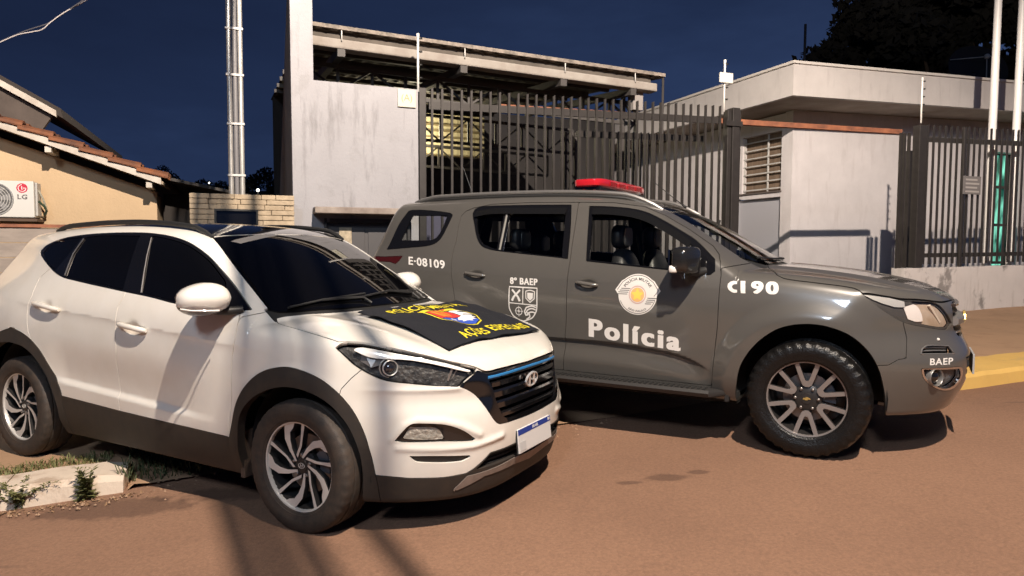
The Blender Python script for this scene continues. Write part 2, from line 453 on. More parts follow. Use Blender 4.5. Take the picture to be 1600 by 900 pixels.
# ---------------------------------------------------------------- grey SUV: implicit shape
BW_X = [.95, .6, .3, 0, -.5, -1.0, -1.7, -2.4, -2.845, -3.3, -3.7, -3.95]
BW_Z = [.25, .4, .55, .7, .85, 1.0, 1.1, 1.2, 1.3, 1.45, 1.6, 1.75, 1.9]
BW = [
 [.74,.80,.83,.83,.82,.82,.82,.82,.82,.80,.77,.74],
 [.80,.865,.89,.895,.885,.88,.88,.885,.89,.875,.85,.82],
 [.815,.885,.91,.92,.912,.905,.905,.91,.918,.90,.875,.845],
 [.81,.885,.915,.93,.922,.915,.915,.92,.93,.912,.885,.85],
 [.795,.875,.912,.93,.928,.925,.925,.93,.935,.915,.885,.85],
 [.77,.85,.89,.915,.925,.928,.928,.93,.928,.905,.875,.84],
 [.73,.81,.85,.88,.905,.915,.918,.918,.912,.89,.86,.825],
 [.68,.76,.80,.835,.87,.89,.893,.893,.886,.855,.81,.76],
 [.62,.70,.745,.785,.83,.853,.856,.856,.846,.81,.755,.71],
 [.55,.62,.665,.705,.755,.785,.79,.788,.778,.75,.705,.67],
 [.49,.55,.59,.63,.685,.715,.722,.72,.712,.70,.68,.66],
 [.44,.49,.53,.57,.62,.652,.66,.658,.65,.64,.62,.605],
 [.38,.43,.47,.51,.56,.59,.60,.598,.59,.58,.565,.55]]
B_side = Tab(BW_X, BW_Z, BW)
B_hood = Spl([1.0,.92,.85,.75,.55,.3,0,-.3,-.6,-1.2],[.93,.975,1.015,1.06,1.115,1.165,1.205,1.228,1.235,1.235])
B_roof = Spl([.4,.1,-.2,-.4,-.6,-.8,-1.0,-1.15,-1.3,-1.5,-1.8,-2.3,-2.8,-3.3,-3.7,-4.0],
             [.86,1.02,1.19,1.30,1.42,1.535,1.635,1.695,1.735,1.762,1.782,1.795,1.795,1.785,1.765,1.73])
B_nose = Spl([.2,.3,.4,.5,.6,.7,.8,.9,1.0,1.1],[.77,.81,.86,.90,.922,.905,.860,.850,.835,.79])
B_tail = Spl([.25,.5,.7,.9,1.1,1.3,1.5,1.7,1.9],[-3.90,-3.95,-3.96,-3.95,-3.93,-3.85,-3.74,-3.63,-3.52])
B_scoop = Spl([-2.6, -1.7, -1.3, -1.0, -.8, -.66, -.55], [.655, .650, .642, .618, .585, .53, .47])
def F_blazer(x, w, z):
    w = np.abs(w)
    W = B_side(x, z)
    for cx in (0, -2.845):
        r = np.hypot(x-cx, z-.40)
        W = W+.030*sstep(.64, .50, r)*sstep(.2, .5, z)*sstep(1.15, .85, z)
    # scooped lower doors
    t = B_scoop(np.clip(x, -2.6, -.55))-z
    dr = sstep(-2.5, -2.25, x)*(1-sstep(-.80, -.58, x))
    W = W-.024*dr*sstep(-.012, .016, t)*(1-sstep(.03, .17, t))
    # shoulder line below the glass
    t = 1.085-.03*(x+1)-z
    W = W-.10*np.maximum(t, 0)*np.exp(-np.maximum(t, 0)/.06)*sstep(-3.6, -3.2, x)*(1-sstep(-.3, .1, x))
    for hx, hz in ((-1.525, 1.072), (-2.524, 1.120)):
        W = W-.018*np.exp(-(((x-hx)/.062)**2+((z-hz)/.036)**2)**1.5)
    H = B_hood(np.clip(x, -1.2, 1.0)+.02*w)-.07*w**2.4+.016*bump(w, .52, .06)*sstep(.85, .55, x)
    xe = np.clip(x+.14*w*w*sstep(-1.5, -.9, x), -4, .4)
    G = B_roof(xe)-.07*w*w-.22*np.maximum(w-.45, 0)**2
    top = z-smax(H, G, .012)
    nose = B_nose(np.clip(z, .2, 1.1))-.80*w**3.6*(1+.3*np.clip(.6-z, 0, .5))
    fr = x-nose
    re = (B_tail(np.clip(z, .25, 1.9))+.2*w**2.6+.25*np.maximum(w-.6, 0)**1.5)-x
    side = w-W
    k = .05+.04*sstep(1.3, 1.6, z)
    k = np.where(x > -.45, .08, k)
    f = smax(side, top, k*.9)
    f = smax(f, fr*.8, .06)
    f = smax(f, re, .06)
    f = smax(f, .30-z, .04)
    return f
# ---------------------------------------------------------------- outlines on the two bodies (x forward, w outward, z up, metres)
TB = dict(
 dlo=[(-2.713,0.706,1.43),(-2.655,0.693,1.473),(-2.456,0.682,1.524),(-2.189,0.675,1.551),(-1.869,0.67,1.562),(-1.567,0.667,1.561),(-1.366,0.672,1.548),(-1.202,0.684,1.525),(-1.06,0.696,1.49),(-0.903,0.711,1.426),(-0.761,0.732,1.346),(-0.614,0.762,1.258),(-0.42,0.81,1.132),(-0.634,0.876,1.121),(-0.995,0.872,1.147),(-1.231,0.862,1.173),(-1.47,0.853,1.192),(-1.809,0.842,1.222),(-2.083,0.832,1.248),(-2.207,0.825,1.262),(-2.325,0.81,1.288),(-2.478,0.777,1.337),(-2.653,0.729,1.399)],
 quarter_glass=[(-2.647,0.717,1.424),(-2.592,0.701,1.47),(-2.451,0.69,1.513),(-2.212,0.688,1.533),(-2.258,0.741,1.434),(-2.345,0.8,1.307),(-2.485,0.771,1.348)],
 rear_glass=[(-2.189,0.822,1.268),(-2.207,0.752,1.417),(-2.174,0.693,1.529),(-2.018,0.686,1.542),(-1.58,0.685,1.541),(-1.518,0.847,1.206),(-1.818,0.836,1.236)],
 front_glass=[(-1.46,0.682,1.541),(-1.342,0.689,1.529),(-1.18,0.7,1.505),(-1.039,0.712,1.469),(-0.879,0.73,1.402),(-0.725,0.761,1.313),(-0.649,0.789,1.261),(-0.559,0.865,1.144),(-0.641,0.87,1.137),(-1.002,0.867,1.16),(-1.313,0.853,1.194)],
 bgap=[(-1.481,0.846,1.209),(-1.481,0.866,1.163),(-1.505,0.889,1.104),(-1.497,0.913,0.846),(-1.518,0.901,0.743),(-1.522,0.88,0.604),(-1.513,0.885,0.412)],
 fgap=[(-0.475,0.827,1.152),(-0.446,0.865,1.107),(-0.434,0.885,1.075),(-0.433,0.911,0.98),(-0.456,0.912,0.895),(-0.471,0.909,0.662),(-0.517,0.893,0.403)],
 rgap=[(-2.418,0.788,1.323),(-2.505,0.82,1.251),(-2.5,0.851,1.191),(-2.489,0.88,1.131),(-2.503,0.903,1.053),(-2.491,0.916,0.977),(-2.468,0.923,0.89),(-2.405,0.926,0.799)],
 sill_top=[(-2.161,0.902,0.483),(-1.898,0.894,0.471),(-1.504,0.89,0.453),(-1.065,0.889,0.441),(-0.483,0.904,0.429)],
 hood_side=[(-0.326,0.734,1.113),(-0.286,0.758,1.082),(-0.206,0.803,1.063),(0.004,0.831,1.042),(0.238,0.838,1.005)],
 hood_rear=[(-0.345,0.739,1.122),(-0.31,0.698,1.118),(-0.235,0.555,1.122),(-0.165,0.331,1.121),(-0.135,0.087,1.122),(-0.134,-0.102,1.121)],
 hood_front=[(0.288,0.803,1.008),(0.335,0.772,1.004),(0.442,0.736,0.986),(0.604,0.66,0.95),(0.716,0.572,0.911),(0.808,0.451,0.867),(0.839,0.399,0.841),(0.857,0.298,0.841),(0.866,0.173,0.84),(0.87,-0.016,0.835)],
 ws_side=[(-1.03,0.576,1.532),(-0.789,0.642,1.395),(-0.564,0.697,1.256),(-0.364,0.74,1.132)],
 roof_edge=[(-2.679,0.576,1.603),(-2.526,0.575,1.615),(-2.165,0.486,1.639),(-1.966,0.402,1.643),(-1.567,0.461,1.624),(-1.203,0.56,1.581),(-1.03,0.576,1.532)],
 headlight=[(0.236,0.86,0.978),(0.255,0.841,0.998),(0.292,0.807,1.007),(0.341,0.779,1.002),(0.446,0.742,0.984),(0.606,0.663,0.946),(0.718,0.574,0.908),(0.81,0.455,0.862),(0.813,0.465,0.849),(0.795,0.517,0.82),(0.775,0.556,0.789),(0.737,0.603,0.792),(0.686,0.651,0.797),(0.601,0.715,0.808),(0.511,0.769,0.819),(0.46,0.794,0.833),(0.401,0.82,0.86),(0.339,0.842,0.896),(0.295,0.853,0.932)],
 brow=[(0.322,0.832,0.97),(0.333,0.821,0.981),(0.369,0.801,0.984),(0.491,0.743,0.962),(0.642,0.65,0.926),(0.721,0.579,0.901),(0.805,0.477,0.857),(0.796,0.5,0.853),(0.727,0.588,0.883),(0.648,0.657,0.909),(0.56,0.719,0.926),(0.463,0.778,0.929),(0.399,0.808,0.939)],
 grille=[(0.776,0.558,0.784),(0.794,0.526,0.769),(0.814,0.485,0.74),(0.83,0.46,0.711),(0.849,0.441,0.676),(0.869,0.416,0.63),(0.881,0.391,0.593),(0.888,0.37,0.572),(0.895,0.341,0.562),(0.908,0.218,0.557),(0.912,0.075,0.552)],
 grille_top=[(0.872,-0.012,0.83),(0.868,0.178,0.835),(0.859,0.302,0.835),(0.842,0.399,0.833),(0.823,0.438,0.849),(0.815,0.453,0.854),(0.801,0.507,0.819)],
 grille_in=[(0.856,0.389,0.778),(0.851,0.395,0.798),(0.874,0.259,0.8),(0.881,0.003,0.797)],
 grille_in2=[(0.864,0.376,0.752),(0.876,0.364,0.691),(0.887,0.342,0.637),(0.896,0.316,0.595),(0.903,0.272,0.582),(0.91,0.072,0.577)],
 fog=[(0.537,0.778,0.526),(0.57,0.76,0.571),(0.603,0.741,0.607),(0.629,0.723,0.615),(0.742,0.633,0.603),(0.804,0.565,0.566),(0.84,0.507,0.515),(0.834,0.516,0.508),(0.727,0.644,0.518),(0.579,0.751,0.52)],
 foglamp=[(0.568,0.757,0.535),(0.601,0.739,0.592),(0.665,0.693,0.592),(0.714,0.653,0.581),(0.741,0.631,0.528),(0.653,0.703,0.527)],
 slot=[(0.591,0.741,0.46),(0.598,0.735,0.45),(0.701,0.662,0.447),(0.829,0.513,0.432),(0.815,0.533,0.419),(0.789,0.565,0.406),(0.649,0.698,0.415),(0.618,0.72,0.424)],
 bumper_low=[(0.361,0.84,0.344),(0.445,0.804,0.349),(0.589,0.724,0.335),(0.72,0.623,0.331),(0.799,0.533,0.339),(0.824,0.499,0.358),(0.855,0.45,0.396),(0.873,0.415,0.426),(0.907,0.185,0.429),(0.908,0.05,0.423)],
 mesh=[(0.827,0.491,0.35),(0.872,0.414,0.421),(0.906,0.184,0.424),(0.907,0.048,0.417)],
 mesh_low=[(0.895,0.023,0.341),(0.895,0.219,0.357),(0.844,0.457,0.353)],
 skid_top=[(0.742,0.575,0.257),(0.8,0.527,0.326),(0.893,0.217,0.349),(0.893,0.019,0.333)],
 skid_low=[(0.879,-0.009,0.278),(0.885,0.2,0.308),(0.844,0.43,0.305),(0.745,0.568,0.249)],
 bumper_cut=[(0.39,0.821,0.894),(0.375,0.83,0.875),(0.328,0.854,0.83),(0.283,0.874,0.777),(0.275,0.88,0.746),(0.27,0.883,0.72)],
 archF=[(-0.53,0.884,0.363),(-0.475,0.909,0.505),(-0.431,0.913,0.632),(-0.356,0.918,0.732),(-0.241,0.921,0.815),(-0.099,0.92,0.859),(0.015,0.917,0.863),(0.154,0.907,0.831),(0.258,0.884,0.767),(0.343,0.859,0.675),(0.403,0.839,0.557),(0.432,0.822,0.438),(0.442,0.805,0.349)],
 archFi=[(-0.427,0.909,0.42),(-0.392,0.922,0.572),(-0.308,0.928,0.663),(-0.194,0.932,0.727),(-0.054,0.932,0.764),(0.076,0.928,0.762),(0.186,0.908,0.726),(0.261,0.888,0.672),(0.334,0.866,0.58),(0.378,0.847,0.459),(0.382,0.827,0.321),(0.362,0.795,0.196)],
 archR=[(-2.838,0.92,0.896),(-2.705,0.924,0.906),(-2.583,0.925,0.888),(-2.449,0.924,0.844),(-2.327,0.92,0.766),(-2.238,0.912,0.668),(-2.164,0.904,0.567),(-2.133,0.899,0.488),(-2.143,0.891,0.386)],
 archRi=[(-2.806,0.939,0.78),(-2.634,0.942,0.804),(-2.503,0.938,0.786),(-2.382,0.933,0.726),(-2.274,0.923,0.624),(-2.208,0.913,0.501),(-2.18,0.901,0.397),(-2.19,0.879,0.306)],
 handleR=[(-2.425,0.898,1.087),(-2.105,0.905,1.056)],
 handleF=[(-1.459,0.908,1.002),(-1.186,0.91,0.978)],
 flag=[(-0.032,0.396,1.088),(-0.001,0.178,1.093),(0.012,-0.181,1.091),(-0.155,-0.562,1.095),(0.004,-0.616,1.087),(0.323,-0.466,1.036),(0.552,-0.401,0.988),(0.673,-0.515,0.945),(0.703,-0.046,0.952),(0.698,0.232,0.95),(0.672,0.453,0.948),(0.66,0.5,0.95),(0.463,0.497,1.006),(0.223,0.466,1.053)],
 emblem=[(0.888,0.016,0.756)],
 strip=[(0.848,0.396,0.811),(0.872,0.255,0.814),(0.877,-0.003,0.814)],
 plate=[(0.898,0.147,0.363),(0.911,0.19,0.496),(0.908,0.05,0.423)],
 projector=[(0.499,0.767,0.886)],
 wiper=[(-0.307,0.678,1.124),(-0.188,0.114,1.15),(-0.187,0.145,1.148),(-0.221,-0.464,1.133)],
)
BB = dict(
 quarter=[(-3.585,0.762,1.325),(-3.493,0.709,1.54),(-3.407,0.667,1.673),(-3.358,0.665,1.682),(-3.186,0.674,1.675),(-2.931,0.691,1.645),(-2.894,0.7,1.626),(-2.929,0.751,1.504),(-2.971,0.79,1.41),(-3.055,0.804,1.365),(-3.296,0.792,1.343)],
 quarter_glass=[(-3.423,0.751,1.411),(-3.34,0.687,1.63),(-2.951,0.701,1.622),(-2.973,0.747,1.51),(-3.005,0.778,1.432),(-3.077,0.783,1.41)],
 rear_dlo=[(-2.687,0.701,1.632),(-2.675,0.686,1.671),(-2.629,0.678,1.689),(-2.54,0.676,1.695),(-2.133,0.681,1.692),(-1.771,0.684,1.683),(-1.734,0.781,1.47),(-1.711,0.872,1.26),(-1.772,0.869,1.268),(-2.303,0.85,1.314),(-2.417,0.843,1.329),(-2.512,0.83,1.357),(-2.585,0.795,1.43),(-2.646,0.741,1.544)],
 rear_glass=[(-2.305,0.847,1.322),(-2.316,0.717,1.608),(-2.297,0.709,1.629),(-1.808,0.71,1.628),(-1.763,0.866,1.275)],
 rear_glass2=[(-2.618,0.744,1.538),(-2.632,0.712,1.609),(-2.373,0.714,1.614),(-2.362,0.844,1.329),(-2.429,0.834,1.35),(-2.513,0.819,1.382),(-2.571,0.788,1.446)],
 front_dlo=[(-1.615,0.691,1.669),(-1.476,0.692,1.662),(-1.269,0.695,1.64),(-1.138,0.698,1.605),(-1.001,0.717,1.539),(-0.864,0.744,1.463),(-0.777,0.759,1.412),(-0.708,0.792,1.358),(-0.636,0.83,1.292),(-0.61,0.843,1.266),(-0.6,0.879,1.188),(-0.631,0.89,1.162),(-0.688,0.89,1.169),(-0.917,0.891,1.191),(-1.555,0.877,1.246)],
 front_glass=[(-1.577,0.715,1.617),(-1.45,0.716,1.614),(-1.268,0.723,1.596),(-1.14,0.735,1.559),(-1.005,0.76,1.496),(-0.873,0.791,1.421),(-0.779,0.812,1.367),(-0.762,0.824,1.344),(-0.742,0.886,1.186),(-0.918,0.887,1.202),(-1.53,0.874,1.256)],
 bgap=[(-1.712,0.669,1.702),(-1.688,0.879,1.241),(-1.691,0.915,1.115),(-1.694,0.923,0.814),(-1.749,0.834,0.308)],
 fgap=[(-0.654,0.71,1.36),(-0.596,0.777,1.301),(-0.574,0.839,1.253),(-0.556,0.886,1.163),(-0.564,0.926,0.818),(-0.603,0.894,0.424)],
 rgap=[(-2.692,0.68,1.682),(-2.764,0.69,1.656),(-2.8,0.705,1.618),(-2.802,0.751,1.513),(-2.786,0.804,1.398),(-2.793,0.845,1.306),(-2.765,0.91,1.115),(-2.72,0.938,0.973),(-2.683,0.964,0.881)],
 door_top=[(-1.712,0.669,1.702),(-1.419,0.665,1.69),(-1.182,0.645,1.654),(-1.025,0.643,1.586),(-0.841,0.664,1.483),(-0.654,0.71,1.36)],
 door_topR=[(-2.692,0.68,1.682),(-2.508,0.667,1.71),(-2.14,0.667,1.713),(-1.712,0.669,1.702)],
 ws_side=[(-1.089,0.49,1.645),(-0.914,0.529,1.553),(-0.759,0.569,1.461),(-0.61,0.609,1.363),(-0.495,0.629,1.288),(-0.42,0.559,1.262),(-0.342,0.46,1.236)],
 hood_side=[(-0.313,0.547,1.225),(-0.207,0.832,1.169),(-0.153,0.856,1.148),(0.052,0.853,1.124),(0.247,0.844,1.1),(0.301,0.858,1.068)],
 hood_rear=[(-0.335,0.449,1.234),(-0.305,0.201,1.241),(-0.306,-0.098,1.246)],
 hood_front=[(0.301,0.858,1.068),(0.414,0.819,1.052),(0.534,0.753,1.033),(0.679,0.623,1.021),(0.75,0.519,1.013)],
 headlight=[(0.301,0.859,1.064),(0.376,0.835,1.058),(0.534,0.755,1.025),(0.675,0.633,1.013),(0.718,0.59,0.992),(0.762,0.537,0.936),(0.79,0.488,0.876),(0.765,0.54,0.842),(0.624,0.704,0.867),(0.526,0.778,0.896),(0.427,0.834,0.959),(0.36,0.857,1.013)],
 hl_main=[(0.528,0.769,0.987),(0.593,0.716,1.007),(0.675,0.637,1.006),(0.714,0.598,0.983),(0.755,0.55,0.933),(0.779,0.512,0.878),(0.758,0.551,0.856),(0.641,0.689,0.879),(0.555,0.758,0.912)],
 drl=[(0.31,0.86,1.059),(0.365,0.841,1.054),(0.448,0.805,1.041),(0.527,0.762,1.02),(0.532,0.767,0.985),(0.477,0.802,0.987),(0.408,0.836,1.01),(0.353,0.854,1.034)],
 hl_bowl=[(0.523,0.777,0.955),(0.539,0.761,0.992),(0.572,0.733,1.006),(0.603,0.711,0.992),(0.629,0.697,0.942),(0.637,0.692,0.895),(0.589,0.732,0.898),(0.541,0.767,0.914)],
 bumper_top=[(0.526,0.778,0.892),(0.625,0.704,0.861),(0.766,0.541,0.832)],
 bumper_cut=[(0.526,0.778,0.888),(0.547,0.771,0.798),(0.548,0.805,0.676),(0.508,0.829,0.669),(0.455,0.861,0.634),(0.401,0.887,0.632)],
 vent=[(0.626,0.746,0.702),(0.632,0.731,0.732),(0.659,0.701,0.75),(0.774,0.578,0.742),(0.807,0.563,0.694)],
 fogpocket=[(0.627,0.758,0.613),(0.644,0.737,0.552),(0.691,0.683,0.499),(0.752,0.604,0.464),(0.809,0.52,0.467),(0.851,0.466,0.511),(0.859,0.479,0.559),(0.849,0.515,0.606),(0.735,0.668,0.613)],
 fogpocket_in=[(0.639,0.749,0.609),(0.655,0.73,0.555),(0.697,0.681,0.51),(0.751,0.611,0.477),(0.801,0.545,0.483),(0.839,0.503,0.524),(0.846,0.51,0.563),(0.838,0.534,0.598),(0.735,0.668,0.603)],
 foglamp=[(0.713,0.68,0.553)],
 arch=[(-0.444,0.891,0.366),(-0.436,0.917,0.419),(-0.41,0.945,0.556),(-0.351,0.955,0.668),(-0.267,0.96,0.764),(-0.157,0.962,0.838),(-0.022,0.96,0.87),(0.109,0.955,0.863),(0.236,0.927,0.816),(0.338,0.902,0.728),(0.402,0.887,0.62),(0.435,0.851,0.49),(0.447,0.812,0.38)],
 tail=[(-3.589,0.793,1.261),(-3.354,0.818,1.269),(-3.377,0.835,1.229),(-3.412,0.846,1.198),(-3.492,0.829,1.216)],
 handleR=[(-2.644,0.908,1.138),(-2.404,0.914,1.118)],
 handleF=[(-1.634,0.918,1.09),(-1.416,0.92,1.07)],
 txt_num=[(-3.277,0.828,1.266),(-3.251,0.861,1.195),(-2.859,0.872,1.236),(-2.845,0.892,1.18)],
 txt_baep=[(-2.193,0.915,1.112),(-2.189,0.922,1.059),(-1.946,0.917,1.106),(-1.942,0.923,1.047)],
 crest=[(-2.2,0.924,1.044),(-2.197,0.928,0.874),(-2.073,0.92,0.768),(-1.939,0.927,0.886),(-1.942,0.923,1.047)],
 emblem=[(-1.142,0.904,1.157),(-1.132,0.926,1.011),(-1.13,0.925,0.868),(-1.308,0.925,1.026),(-0.962,0.923,1.034)],
 txt_pol=[(-1.51,0.923,0.821),(-1.512,0.914,0.684),(-0.815,0.92,0.762),(-0.814,0.913,0.636)],
 txt_190=[(-0.514,0.896,1.13),(-0.507,0.916,1.047),(-0.187,0.876,1.129),(-0.179,0.911,1.042)],
 txt_bump=[(0.675,0.715,0.674),(0.676,0.72,0.633),(0.8,0.583,0.672),(0.801,0.592,0.625)],
 sensor=[(0.717,0.627,0.783)],
 gloss=[(0.203,0.899,1.001)],
)
# ---------------------------------------------------------------- cutting a body shell into its panels
class Shell:
    def __init__(s, F, lo, hi, h):
        s.F = F; V, T = surface_net(F, lo, hi, h); V = settle(F, V)
        V, T, _ = split(V, T, -V[:, 1]+1e-4); s.V, s.T = compact(V, T); s.seams = []
    def cut(s, d, gap=.0025, seam=True):
        """take the piece where d(V)<0 out of the shell; d works on (x,w,z) rows"""
        V, a, b = split(s.V, s.T, d(s.V)+gap)
        V2, strip, rest = split(V, b, d(V)-gap)
        if seam and gap > 0: s.seams.append(compact(V2, strip))
        s.V, s.T = compact(V2, rest)
        V1, T1 = compact(V, a)
        return settle(s.F, V1, 1), T1
    def drop(s, d):
        V, a, b = split(s.V, s.T, d(s.V)); s.V, s.T = compact(V, b)
    def rest(s): return s.V, s.T

def side(P): return np.asarray(P, float)[:, [0, 2]]
def top(P): return np.asarray(P, float)[:, [0, 1]]
def front(P): return np.asarray(P, float)[:, [1, 2]]
_c45 = math.sqrt(.5)
def diag(P):
    P = np.asarray(P, float); return np.stack([(P[:, 0]-P[:, 1])*_c45, P[:, 2]], 1)
def cutter(view, poly, extra=None, smooth=True, n=5, corner=50, grow=0):
    """signed-distance cutter for a closed outline seen in one view"""
    q = smooth_poly(poly, True, n, corner) if smooth else np.asarray(poly, float)
    def d(V):
        r = poly_sd(q, view(V))-grow
        if extra is not None: r = np.maximum(r, extra(V))
        return r
    return d

def both(V, T, N):
    """right half (y=-w) plus its mirror"""
    R = V*[1, -1, 1]; NR = N*[1, -1, 1]; n = len(V)
    return np.concatenate([R, V]), np.concatenate([T[:, ::-1], T+n]), np.concatenate([NR, N])
def boundary(T):
    E = np.concatenate([T[:, [0, 1]], T[:, [1, 2]], T[:, [2, 0]]]); S = np.sort(E, 1)
    _, i, c = np.unique(S, axis=0, return_index=True, return_counts=True); return E[i[c == 1]]
def with_flange(V, T, N, depth, centre=True):
    E = boundary(T)
    if centre: E = E[~((V[E[:, 0], 1] < 2e-3) & (V[E[:, 1], 1] < 2e-3))]
    if not len(E): return V, T, N
    u, inv = np.unique(E, return_inverse=True); inv = inv.reshape(E.shape); n = len(V); m = len(u)
    t = V[E[:, 1]]-V[E[:, 0]]; out = np.cross(t, N[E[:, 0]]); acc = np.zeros((m, 3))
    np.add.at(acc, inv[:, 0], out); np.add.at(acc, inv[:, 1], out)
    acc /= np.maximum(np.linalg.norm(acc, axis=1, keepdims=True), 1e-9)
    V2 = np.concatenate([V, V[u], V[u]-N[u]*depth]); N2 = np.concatenate([N, acc, acc])
    a, b = inv[:, 0]+n, inv[:, 1]+n
    F2 = np.concatenate([np.stack([b, a, a+m], 1), np.stack([b, a+m, b+m], 1)])
    return V2, np.concatenate([T, F2]), N2
def emit(F, piece, name, m, parent, where='B', flange=.012, push=0., label=None):
    """build a cut piece: 'R' right side, 'L' left side, 'B' one mesh across the middle, 'RL' two objects"""
    V, T = piece
    if len(T) == 0: return None
    N = normals(F, V)
    V = V+N*push
    if flange: V, T, N = with_flange(V, T, N, flange)
    obs = []
    for wh in ([where] if where != 'RL' else ['R', 'L']):
        if wh == 'B': v, t, nn = both(V, T, N)
        elif wh == 'R': v, t, nn = V*[1, -1, 1], T[:, ::-1], N*[1, -1, 1]
        else: v, t, nn = V, T, N
        par = parent if not isinstance(parent, dict) else parent[wh]
        obs.append(link(name, mesh_np(name, v, t, nn), par, m))
    return obs[0] if len(obs) == 1 else obs
def on_side(F, x, z, lo=.3, hi=1.15):
    """w of the outer surface at (x, z)"""
    x = np.asarray(x, float); z = np.asarray(z, float); a = np.full(x.shape, lo); b = np.full(x.shape, hi)
    for _ in range(34):
        m = (a+b)/2; f = F(x, m, z) < 0; a = np.where(f, m, a); b = np.where(f, b, m)
    return a
def on_top(F, x, w, lo=.4, hi=2.1):
    x = np.asarray(x, float); w = np.asarray(w, float); a = np.full(x.shape, lo); b = np.full(x.shape, hi)
    for _ in range(36):
        m = (a+b)/2; f = F(x, w, m) < 0; a = np.where(f, m, a); b = np.where(f, b, m)
    return a
def on_front(F, w, z, lo=-.2, hi=1.3):
    w = np.asarray(w, float); z = np.asarray(z, float); a = np.full(w.shape, lo); b = np.full(w.shape, hi)
    for _ in range(36):
        m = (a+b)/2; f = F(m, w, z) < 0; a = np.where(f, m, a); b = np.where(f, b, m)
    return a
# ---------------------------------------------------------------- wheels
M_tyre = mat('tyre rubber', (.026, .022, .019), .68, noise=.5, nscale=22, col2=(.054, .038, .028), bump_=.15, bscale=180)
M_tyre_wet = mat('shiny tyre rubber', (.0085, .008, .008), .34, noise=.4, nscale=25, bump_=.25, bscale=90, spec=.35)
M_mach = mat('machined alloy', (.62, .60, .57), .38, .35)
M_machd = mat('darker machined alloy', (.27, .245, .235), .36, .5)
M_rimdark = mat('dark painted alloy', (.035, .033, .033), .38, .4)
M_chrome = mat('chrome', (.78, .78, .79), .10, 1.)
M_steel = mat('worn steel', (.30, .28, .27), .45, 1.)
M_black = mat('black plastic', (.018, .018, .018), .5)
M_blackgloss = mat('gloss black', (.006, .006, .007), .08, coat=1.)
M_clad = mat('grey black cladding plastic', (.021, .018, .016), .6, noise=.45, nscale=14, col2=(.034, .026, .020), bump_=.08, bscale=300)
M_dark = mat('dark cavity', (.008, .008, .008), .9)
M_gold = mat('gold emblem', (.75, .58, .20), .3, .8)
MW = Matrix(((1, 0, 0, 0), (0, 0, -1, 0), (0, 1, 0, 0), (0, 0, 0, 1)))     # (x, y, out) -> car axes, out = -y

def polar(L, R): return [(R*r*math.cos(math.radians(a)), R*r*math.sin(math.radians(a))) for r, a in L]
def two_tone(o, m2):
    """side and back faces of a spoke carry the dark paint"""
    me = o.data; me.materials.append(m2)
    for p in me.polygons: p.material_index = 0 if p.normal.y < -.75 else 1
def wheel_tyre(R, width, rim, knobbly, n=None):
    n = n or (144 if knobbly else 160); hw = width/2
    prof = [(rim*.985, hw*.80), (rim*1.01, hw*.92), (rim*1.05, hw*.96), (rim*1.055, hw*.985), (rim+(R-rim)*.35, hw*1.04), (rim+(R-rim)*.40, hw*1.055), (rim+(R-rim)*.62, hw*1.04), (R*.955, hw*.96),
            (R*.975, hw*.90), (R*.992, hw*.80), (R, hw*.56), (R-.009, hw*.53), (R-.009, hw*.46), (R, hw*.43), (R+.001, hw*.08), (R-.009, hw*.05), (R-.009, -hw*.05), (R+.001, -hw*.08),
            (R, -hw*.43), (R-.009, -hw*.46), (R-.009, -hw*.53), (R, -hw*.56), (R*.985, -hw*.84), (R*.95, -hw*.98), (rim+(R-rim)*.5, -hw*1.04), (rim, -hw*.85)]
    v = []; m = len(prof)
    for k in range(n):
        a = 2*math.pi*k/n
        for i, (r, h) in enumerate(prof):
            blk = (k % 4 == 3) if not knobbly else (k % 4 in (2, 3))
            d = 0
            if i in (7, 8, 9) or i in (22, 23): d = (.004 if not knobbly else .009) if blk else 0
            if i == 10 or i == 21: d = .003 if (k+2) % 4 == 3 else 0
            if knobbly and i == 7: h += 0 if blk else .004
            rr = r-d; x, y = rr*math.cos(a), rr*math.sin(a)
            v.append((x, -h, max(y, -R+.007)))
    f = [(k*m+i, ((k+1) % n)*m+i, ((k+1) % n)*m+i+1, k*m+i+1) for k in range(n) for i in range(m-1)]
    b = MB(); b.add(v, f, True); return b
